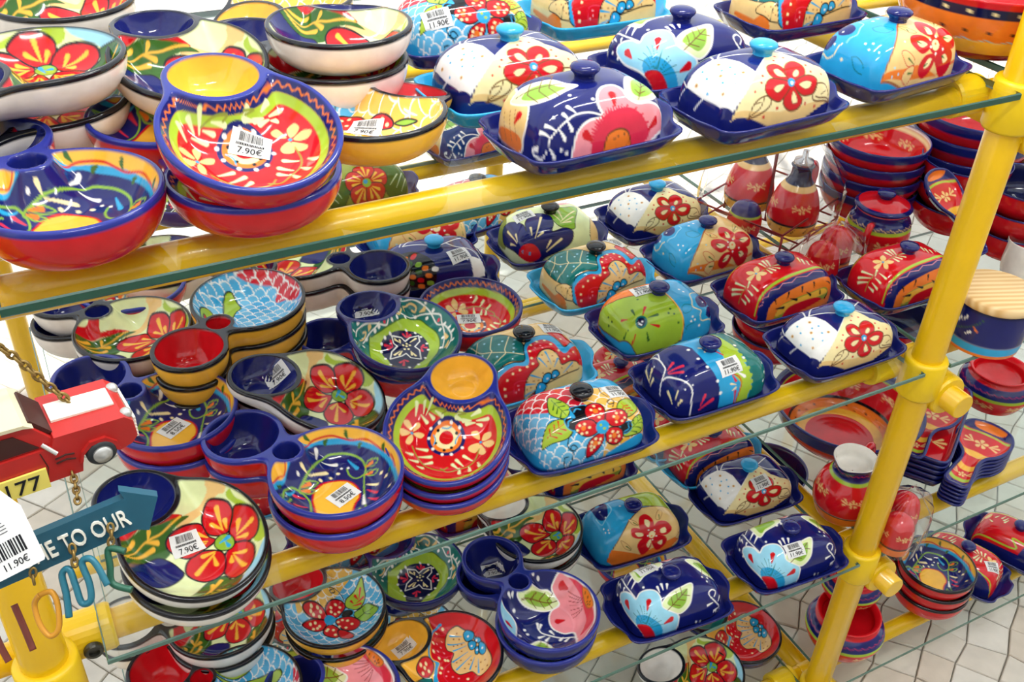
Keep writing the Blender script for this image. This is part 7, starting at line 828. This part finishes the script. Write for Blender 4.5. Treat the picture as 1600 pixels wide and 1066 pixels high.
# ------------------------------------------------------------------ unseen wall and canvas sheet added to shape the light on the stall
M['plaster'] = mat('plaster', L('b9b4ac'), .85, noise=.15, nscale=6, bump=.2)
add('wall_front', MB().box((1.0, -2.6, 1.7), (16, .2, 3.4)).mesh('wall_front', M['plaster']), kind='structure')  # unseen wall added to hold back low light and darken reflections
def diffuser_mat():
    m = bpy.data.materials.new('diffuser_canvas'); m.use_nodes = True; nt = m.node_tree; nt.nodes.clear()
    o = nt.nodes.new('ShaderNodeOutputMaterial'); a = nt.nodes.new('ShaderNodeBsdfDiffuse'); t = nt.nodes.new('ShaderNodeBsdfTranslucent'); x = nt.nodes.new('ShaderNodeMixShader')
    n = nt.nodes.new('ShaderNodeTexNoise'); n.inputs['Scale'].default_value = 3; r = nt.nodes.new('ShaderNodeValToRGB'); r.color_ramp.elements[0].color = (.86, .88, .90, 1); r.color_ramp.elements[1].color = (.93, .95, .97, 1)
    nt.links.new(n.outputs['Fac'], r.inputs[0]); nt.links.new(r.outputs[0], a.inputs[0]); nt.links.new(r.outputs[0], t.inputs[0])
    x.inputs[0].default_value = .6; nt.links.new(a.outputs[0], x.inputs[1]); nt.links.new(t.outputs[0], x.inputs[2]); nt.links.new(x.outputs[0], o.inputs[0]); return m
dif = add('awning', None, None, (1.0, -2.45, 2.95), None, label='off-white canvas awning stretched over the stall', category='awning')  # added out of view: shades the rack, glows as a soft overhead light
cm = diffuser_mat(); DIFN = 10
for i in range(DIFN):
    x0 = -6 + i * 1.2; add('diffuser_panel', MB().box((x0 + .6, 2.0, -.18), (1.2, 4.05, .004), Matrix.Rotation(math.radians(-5), 3, 'X')).mesh('diffuser_panel', cm), dif)
for i in range(0, DIFN + 1, 2):
    x0 = -6 + i * 1.2; add('rib', MB().tube([(x0, 0, -.02), (x0, 4.03, -.375)], .016, 10).mesh('rib', M['chrome'], True), dif)
add('front_bar', MB().tube([(-6, 4.03, -.375), (6, 4.03, -.375)], .02, 10).mesh('front_bar', M['chrome'], True), dif)

# unseen area lights added over the stall to put glints on the glaze
def fill_light(x, y, z, lb):
    o = add('fill_light', None, None, (x, y, z), None, label=lb, category='lamp', group='strip lights under the awning')
    add('housing', MB().box((0, 0, .02), (.66, .06, .03)).mesh('housing', M['white']), o)
    d = bpy.data.lights.new('tube', 'AREA'); d.shape = 'RECTANGLE'; d.size = .60; d.size_y = .035; d.energy = 6.5; d.color = (1, .98, .95)  # plain area light, added for highlights
    l = bpy.data.objects.new('tube', d); COL.objects.link(l); l.parent = o; l.location = (0, 0, 0)
    return o
fill_light(.1, .25, 2.45, 'strip light above the front of the stall, nearer the truck end')
fill_light(1.3, .35, 2.45, 'strip light above the front of the stall, nearer the right post')
fill_light(.7, 1.05, 2.40, 'strip light above the middle of the shelves')

# ------------------------------------------------------------------ things hanging in front of the left post: toy truck, arrow sign, tag, hooks
def frame(o, x, up):
    X = (Vector(x) - Vector(o)).normalized(); U = (Vector(up) - Vector(o)); U = (U - X * U.dot(X)).normalized(); N = X.cross(U)   # N points to the viewer side
    return Matrix((( X.x, U.x, N.x, o[0]), (X.y, U.y, N.y, o[1]), (X.z, U.z, N.z, o[2]), (0, 0, 0, 1)))
def text_mesh(body, size, depth, m):
    cu = bpy.data.curves.new('txt', 'FONT'); cu.body = body; cu.size = size; cu.extrude = depth; cu.resolution_u = 3
    ob = bpy.data.objects.new('txt', cu); COL.objects.link(ob); me = bpy.data.meshes.new_from_object(ob.evaluated_get(bpy.context.evaluated_depsgraph_get()))
    bpy.data.objects.remove(ob); me.materials.clear(); me.materials.append(m); return me
# truck: x forward, y up, z towards the viewer (metres); wheel hub of the near front wheel is the origin
TM = frame((0.0073, 0.5553, 1.3789), (0.0238, 0.5573, 1.3788), (0.0066, 0.5551, 1.3919))
tr = add('toy_truck', None, None, None, None, label='red toy pickup truck with cream roof hanging at the left', category='toy truck'); tr.matrix_world = TM
k = .00042   # metres per photo pixel at this distance
def px(*p): return [(a * k, b * k) for a, b in p]
def side(name, pts, z0, z1, m, smooth=False): return add(name, MB().prism(px(*pts), z0 * k, z1 * k).mesh(name, m), tr)
side('body', ((-330, -30), (-330, 34), (-66, 34), (-60, 50), (44, 46), (56, 34), (58, 4), (48, -8), (28, -14), (22, 8), (8, 20), (-12, 20), (-25, 8), (-32, -30)), -120, -8, M['redpaint'])
side('cab', ((-330, 30), (-330, 88), (-300, 96), (-92, 84), (-62, 46), (-60, 30)), -112, -14, M['redpaint'])
add('roof', MB().prism(px((-330, 90), (-300, 99), (-95, 88), (-82, 78), (-96, 82), (-300, 92)), -116 * k, -10 * k).mesh('roof', M['cream']), tr)
side('side_window', ((-320, 38), (-320, 78), (-112, 72), (-82, 38)), -13.8, -11.5, M['dark'])
side('windscreen', ((-90, 80), (-64, 50), (-58, 52), (-84, 84)), -104, -22, M['dark'])
add('hood_stripe', MB().prism(px((-54, 48), (40, 44), (40, 49), (-54, 54)), -92 * k, -46 * k).mesh('hood_stripe', M['white']), tr)
side('fender', ((-34, -8), (-28, 10), (-14, 24), (10, 24), (26, 8), (30, -8), (24, -8), (8, 17), (-12, 17), (-26, 4), (-29, -8)), -30, -2, M['redpaint'])
b = MB().lathe([(.0005, -.012), (22 * k, -.012), (23 * k, -.009), (23 * k, -.002), (19 * k, 0), (.0005, 0)], 28); wl = add('wheel', b.mesh('wheel', M['tyre'], True), tr, (0, -3 * k, .0005))
add('hubcap', MB().lathe([(.0005, 0), (15 * k, 0), (14 * k, .0015), (8 * k, .0022), (5 * k, .0035), (.0005, .004)], 24).mesh('hubcap', M['chrome'], True), wl, (0, 0, 0))
def ball(r, n=14): return MB().lathe([(r * math.sin(math.pi * q / 10) + 1e-5, -r * math.cos(math.pi * q / 10)) for q in range(11)], n)
for z in (-24, -96): add('headlight', ball(10 * k).mesh('headlight', M['chrome'], True), tr, (50 * k, 40 * k, z * k))
g = MB()
for i in range(6): g.box((60 * k, (30 - i * 7) * k, -60 * k), (4 * k, 4 * k, 84 * k))
add('grille', g.mesh('grille', M['white']), tr)
add('mirror', MB().tube([(-78 * k, 42 * k, -12 * k), (-62 * k, 26 * k, 0)], 3.4 * k, 8).mesh('mirror', M['chrome']), tr)
d = MB(); d.tube([(x * k, y * k, -7.6 * k) for x, y in ((-84, 30), (-78, 0), (-84, -26))], .9 * k, 6); d.tube([(x * k, y * k, -7.6 * k) for x, y in ((-66, 10), (-50, 13), (-38, 10))], 1.6 * k, 6); d.tube([(x * k, y * k, -7.6 * k) for x, y in ((-66, 2), (-50, 4), (-38, 0))], 1.6 * k, 6)
add('door_lines', d.mesh('door_lines', M['dark']), tr)
pl_ = add('number_plate', MB().prism(px((-152, -34), (-152, 3), (-82, 3), (-82, -34)), -7 * k, -3 * k).mesh('number_plate', M['gate_plate']), tr)
add('digits', text_mesh('177', 38 * k, .0003, M['ink']), pl_, (-150 * k, -30 * k, -2.2 * k))
# arrow sign
SM = frame((-0.0371, 0.5145, 1.3329), (0.0029, 0.5129, 1.3410), (-0.0389, 0.5214, 1.3609))
sg = add('arrow_sign', None, None, None, None, label='teal wooden arrow sign with raised cream lettering', category='sign'); sg.matrix_world = SM
ks = .64 / 1584.5
bd = MB().prism([(a * ks, c * ks) for a, c in ((-190, 0), (132, 2), (148, -8), (182, 42), (134, 78), (136, 62), (-190, 62))], -.008, 0)
add('board', bd.mesh('board', M['teal']), sg)
tm = text_mesh('WELCOME TO OUR', 42 * ks, .0010, M['ivory']); w_ = max(v.co.x for v in tm.vertices)
add('lettering', tm, sg, (130 * ks - w_ * .66, 17 * ks, .0008)).scale = (.66, 1, 1)
def chain(name, pts, r=.0011, ln=.0075, parent=None, label=None):
    P = catmull([tuple(p) for p in pts], 30, False); L_ = np.concatenate([[0], np.cumsum(np.linalg.norm(np.diff(P, axis=0), axis=1))]); o = None
    c = add(name, None, parent, None, None, label=label, category='chain' if label else None); n = int(L_[-1] / (ln * .72)); base = MB().tube([(ln / 2 * math.cos(t) , ln * .30 * math.sin(t), 0) for t in np.linspace(0, 2 * math.pi, 15)[:-1]], r, 6, closed=True).mesh('link', M['brass'], True)
    for i in range(n):
        t = (i + .5) * ln * .72; p = Vector([np.interp(t, L_, P[:, a]) for a in range(3)]); q = Vector([np.interp(t + .002, L_, P[:, a]) for a in range(3)])
        e = (q - p).normalized(); up = e.orthogonal().normalized(); up = Quaternion(e, math.radians(45 + 90 * (i % 2))) @ up; w = e.cross(up)
        l = add('link', base, c); l.matrix_world = Matrix(((e.x, up.x, w.x, p.x), (e.y, up.y, w.y, p.y), (e.z, up.z, w.z, p.z), (0, 0, 0, 1)))
    return c
chain('chain', [(-0.0421, 0.5930, 1.4605), (-0.0283, 0.5968, 1.4401), (-0.0106, 0.5910, 1.4106), (0.0091, 0.5859, 1.3832)], label='brass chain running up from the bonnet of the toy truck')
chain('chain', [(-0.0132, 0.5584, 1.3686), (-0.0134, 0.5475, 1.3638), (-0.0147, 0.5320, 1.3610)], .0009, .006, label='short brass chain between toy truck and arrow sign')
def hook(name, pts, m, r, label):
    P = [Vector(p) for p in pts]; c = P[0]; o = add(name, MB().tube(catmull([tuple(p - c) for p in P], 6, False), r, 8).mesh(name, m, True), None, tuple(c), label=label, category='hook'); return o
chain('chain', [(-0.0239, 0.5084, 1.3517), (-0.0244, 0.5035, 1.3453), (-0.0254, 0.4994, 1.3395)], .0009, .006, label='short brass chain above the teal wire hook')
chain('chain', [(-0.0487, 0.5115, 1.3386), (-0.0501, 0.5083, 1.3337), (-0.0503, 0.5040, 1.3283)], .0009, .006, label='short brass chain above the ochre wire loop')
chain('chain', [(0.0004, 0.5121, 1.3556), (-0.0009, 0.5075, 1.3490), (-0.0034, 0.5040, 1.3431)], .0009, .006, label='short brass chain above the dark green wire hook')
hook('wire_hook', [(-0.0361, 0.4855, 1.3151), (-0.0342, 0.4935, 1.3264), (-0.0336, 0.5015, 1.3366), (-0.0289, 0.5012, 1.3394), (-0.0278, 0.4941, 1.3314), (-0.0269, 0.4866, 1.3228), (-0.0216, 0.4849, 1.3243), (-0.0198, 0.4907, 1.3327), (-0.0209, 0.4996, 1.3429), (-0.0160, 0.4989, 1.3453), (-0.0129, 0.4942, 1.3416), (-0.0102, 0.4849, 1.3322)], M['tealmetal'], .0022, 'bent teal wire hook hanging under the arrow sign')
hook('wire_hook', [(-0.0490, 0.5012, 1.3258), (-0.0532, 0.4996, 1.3208), (-0.0533, 0.4918, 1.3112), (-0.0495, 0.4849, 1.3053), (-0.0434, 0.4848, 1.3094), (-0.0405, 0.4930, 1.3213), (-0.0422, 0.4990, 1.3276), (-0.0490, 0.5012, 1.3258)], M['orangemetal'], .0018, 'ochre wire loop hanging under the arrow sign')
hook('wire_hook', [(0.0048, 0.4987, 1.3421), (-0.0041, 0.5044, 1.3430), (-0.0060, 0.4983, 1.3342), (-0.0072, 0.4918, 1.3254), (0.0026, 0.4840, 1.3225)], mat('green_metal', L('1f5a44'), .4, .1), .0022, 'dark green wire hook hanging at the arrow point')
hook('wire_rod', [(-0.0676, 0.5295, 1.2960), (-0.0654, 0.5183, 1.2837), (-0.0637, 0.5081, 1.2724)], M['rust'], .0022, 'rusty rod hanging before the front left post')
hook('wire_rod', [(-0.0832, 0.5254, 1.2803), (-0.0817, 0.5186, 1.2730), (-0.0795, 0.5115, 1.2657)], M['rust'], .0022, 'rusty rod at the left edge below the sign')
# paper tag
GM = frame((-0.0688, 0.4926, 1.3534), (-0.0343, 0.4863, 1.3692), (-0.0717, 0.5207, 1.3859)); kg = .60 / 1584.5
tg = add('price_tag', None, None, None, None, label='large white paper price tag with barcode hanging over the sign', category='tag'); tg.matrix_world = GM
add('card', MB().prism([(a * kg, c * kg) for a, c in ((-60, 2), (88, 0), (91, 4), (94, 92), (76, 128), (-30, 128))], 0, .0006).mesh('card', M['paper']), tg)
bb = MB(); r_ = random.Random(2); x = 22
while x < 74:
    w_ = r_.choice((1.2, 2, 3.2)); bb.box(((x + w_ / 2) * kg, 40 * kg, .0008), (w_ * kg, 26 * kg, .0003)); x += w_ + r_.choice((1.2, 2, 3))
for i in range(9): bb.box(((26 + (i % 3)) * kg, (66 + i * 5.2) * kg, .0008), ((64 - 2 * i) * kg, 1.1 * kg, .0002))
add('print', bb.mesh('print', M['ink']), tg); add('price', text_mesh('11.90€', 16 * kg, .0001, M['ink']), tg, (24 * kg, 10 * kg, .0008))
add('thread', MB().tube([(40 * kg, 122 * kg, .001), (46 * kg, 160 * kg, .004), (62 * kg, 240 * kg, .004)], .0006, 6).mesh('thread', M['paper']), tg)

# ------------------------------------------------------------------ price stickers
for a in (
    (THINGS['b2'], (0.0056, -0.0029, 0.0133), (-0.297, -0.011, 0.955), (-0.0090, -0.0153, -0.0013), '7.90€'), (THINGS['b10'], (0.0665, -0.0251, 0.0192), (0.526, 0.634, 0.566), (-0.0075, -0.0052, 0.0159), '7.90€'), (THINGS['b11'], (0.1021, -0.0151, 0.0049), (-0.395, 0.457, 0.797), (-0.0134, -0.0143, 0.0094), '7.90€'), (THINGS['b12'], (-0.0043, -0.0128, 0.0150), (-0.000, 0.000, 1.000), (-0.0186, 0.0066, 0.0000), '7.90€'),
    (THINGS['b15'], (-0.0103, 0.0041, 0.0150), (0.000, 0.000, 1.000), (-0.0076, -0.0298, 0.0000), '8.50€'), (THINGS['b8'], (0.0037, 0.0011, 0.0150), (0.000, 0.000, 1.000), (-0.0017, -0.0240, 0.0000), '8.50€'), (THINGS['b16'], (0.0098, -0.0010, 0.0150), (-0.437, -0.006, 0.899), (-0.0084, -0.0216, -0.0030), '7.90€'), (THINGS['b22'], (0.1394, -0.0071, 0.0120), (0.000, 0.000, 1.000), (-0.0094, -0.0214, 0.0076), '7.90€'),
    (THINGS['b23'], (0.0813, -0.0071, 0.0050), (0.255, 0.000, 0.967), (-0.0093, -0.0181, 0.0101), '7.90€'), (THINGS['b5'], (0.0066, 0.0103, 0.0134), (-0.306, 0.042, 0.951), (0.0043, -0.0200, 0.0018), '7.90€'),
    (lid_of('L7b'), (-0.0523, -0.0423, 0.0519), (-0.218, -0.750, 0.625), (0.0214, -0.0013, 0.0021), '11.90€'), (lid_of('L6'), (0.0093, -0.0379, 0.0602), (0.004, -0.612, 0.791), (0.0274, 0.0016, 0.0001), '11.90€'), (lid_of('L7'), (0.0527, -0.0012, 0.0619), (0.333, -0.000, 0.943), (0.0155, 0.0027, -0.0085), '11.90€'), (lid_of('L2p'), (0.0322, -0.0318, 0.0631), (0.075, -0.392, 0.917), (0.0264, 0.0088, -0.0042), '11.90€'),
    (lid_of('L2e'), (0.0049, -0.0345, 0.0625), (0.003, -0.500, 0.866), (0.0285, 0.0029, 0.0006), '11.90€'), (lid_of('L8c'), (-0.0146, -0.0345, 0.0625), (-0.011, -0.497, 0.868), (0.0331, -0.0006, -0.0004), '11.90€'), (lid_of('L8b'), (-0.0281, 0.0328, 0.0629), (-0.050, 0.433, 0.900), (0.0245, 0.0016, -0.0004), '11.90€'), (lid_of('L10'), (-0.0459, 0.0083, 0.0640), (-0.243, 0.003, 0.970), (0.0238, -0.0008, 0.0034), '11.90€'),
    (lid_of('L4b'), (0.0526, 0.0119, 0.0619), (0.331, 0.011, 0.944), (0.0142, -0.0013, -0.0074), '11.90€'), (lid_of('L4'), (0.0518, 0.0229, 0.0617), (0.312, 0.113, 0.943), (0.0088, -0.0133, -0.0032), '11.90€'), (lid_of('L5'), (-0.0190, 0.0160, 0.0673), (-0.042, 0.071, 0.997), (0.0200, -0.0017, 0.0004), '11.90€'), (lid_of('L9c'), (-0.0606, 0.0055, 0.0585), (-0.470, 0.001, 0.883), (-0.0163, -0.0212, -0.0157), '11.90€')):
    sticker(*a)
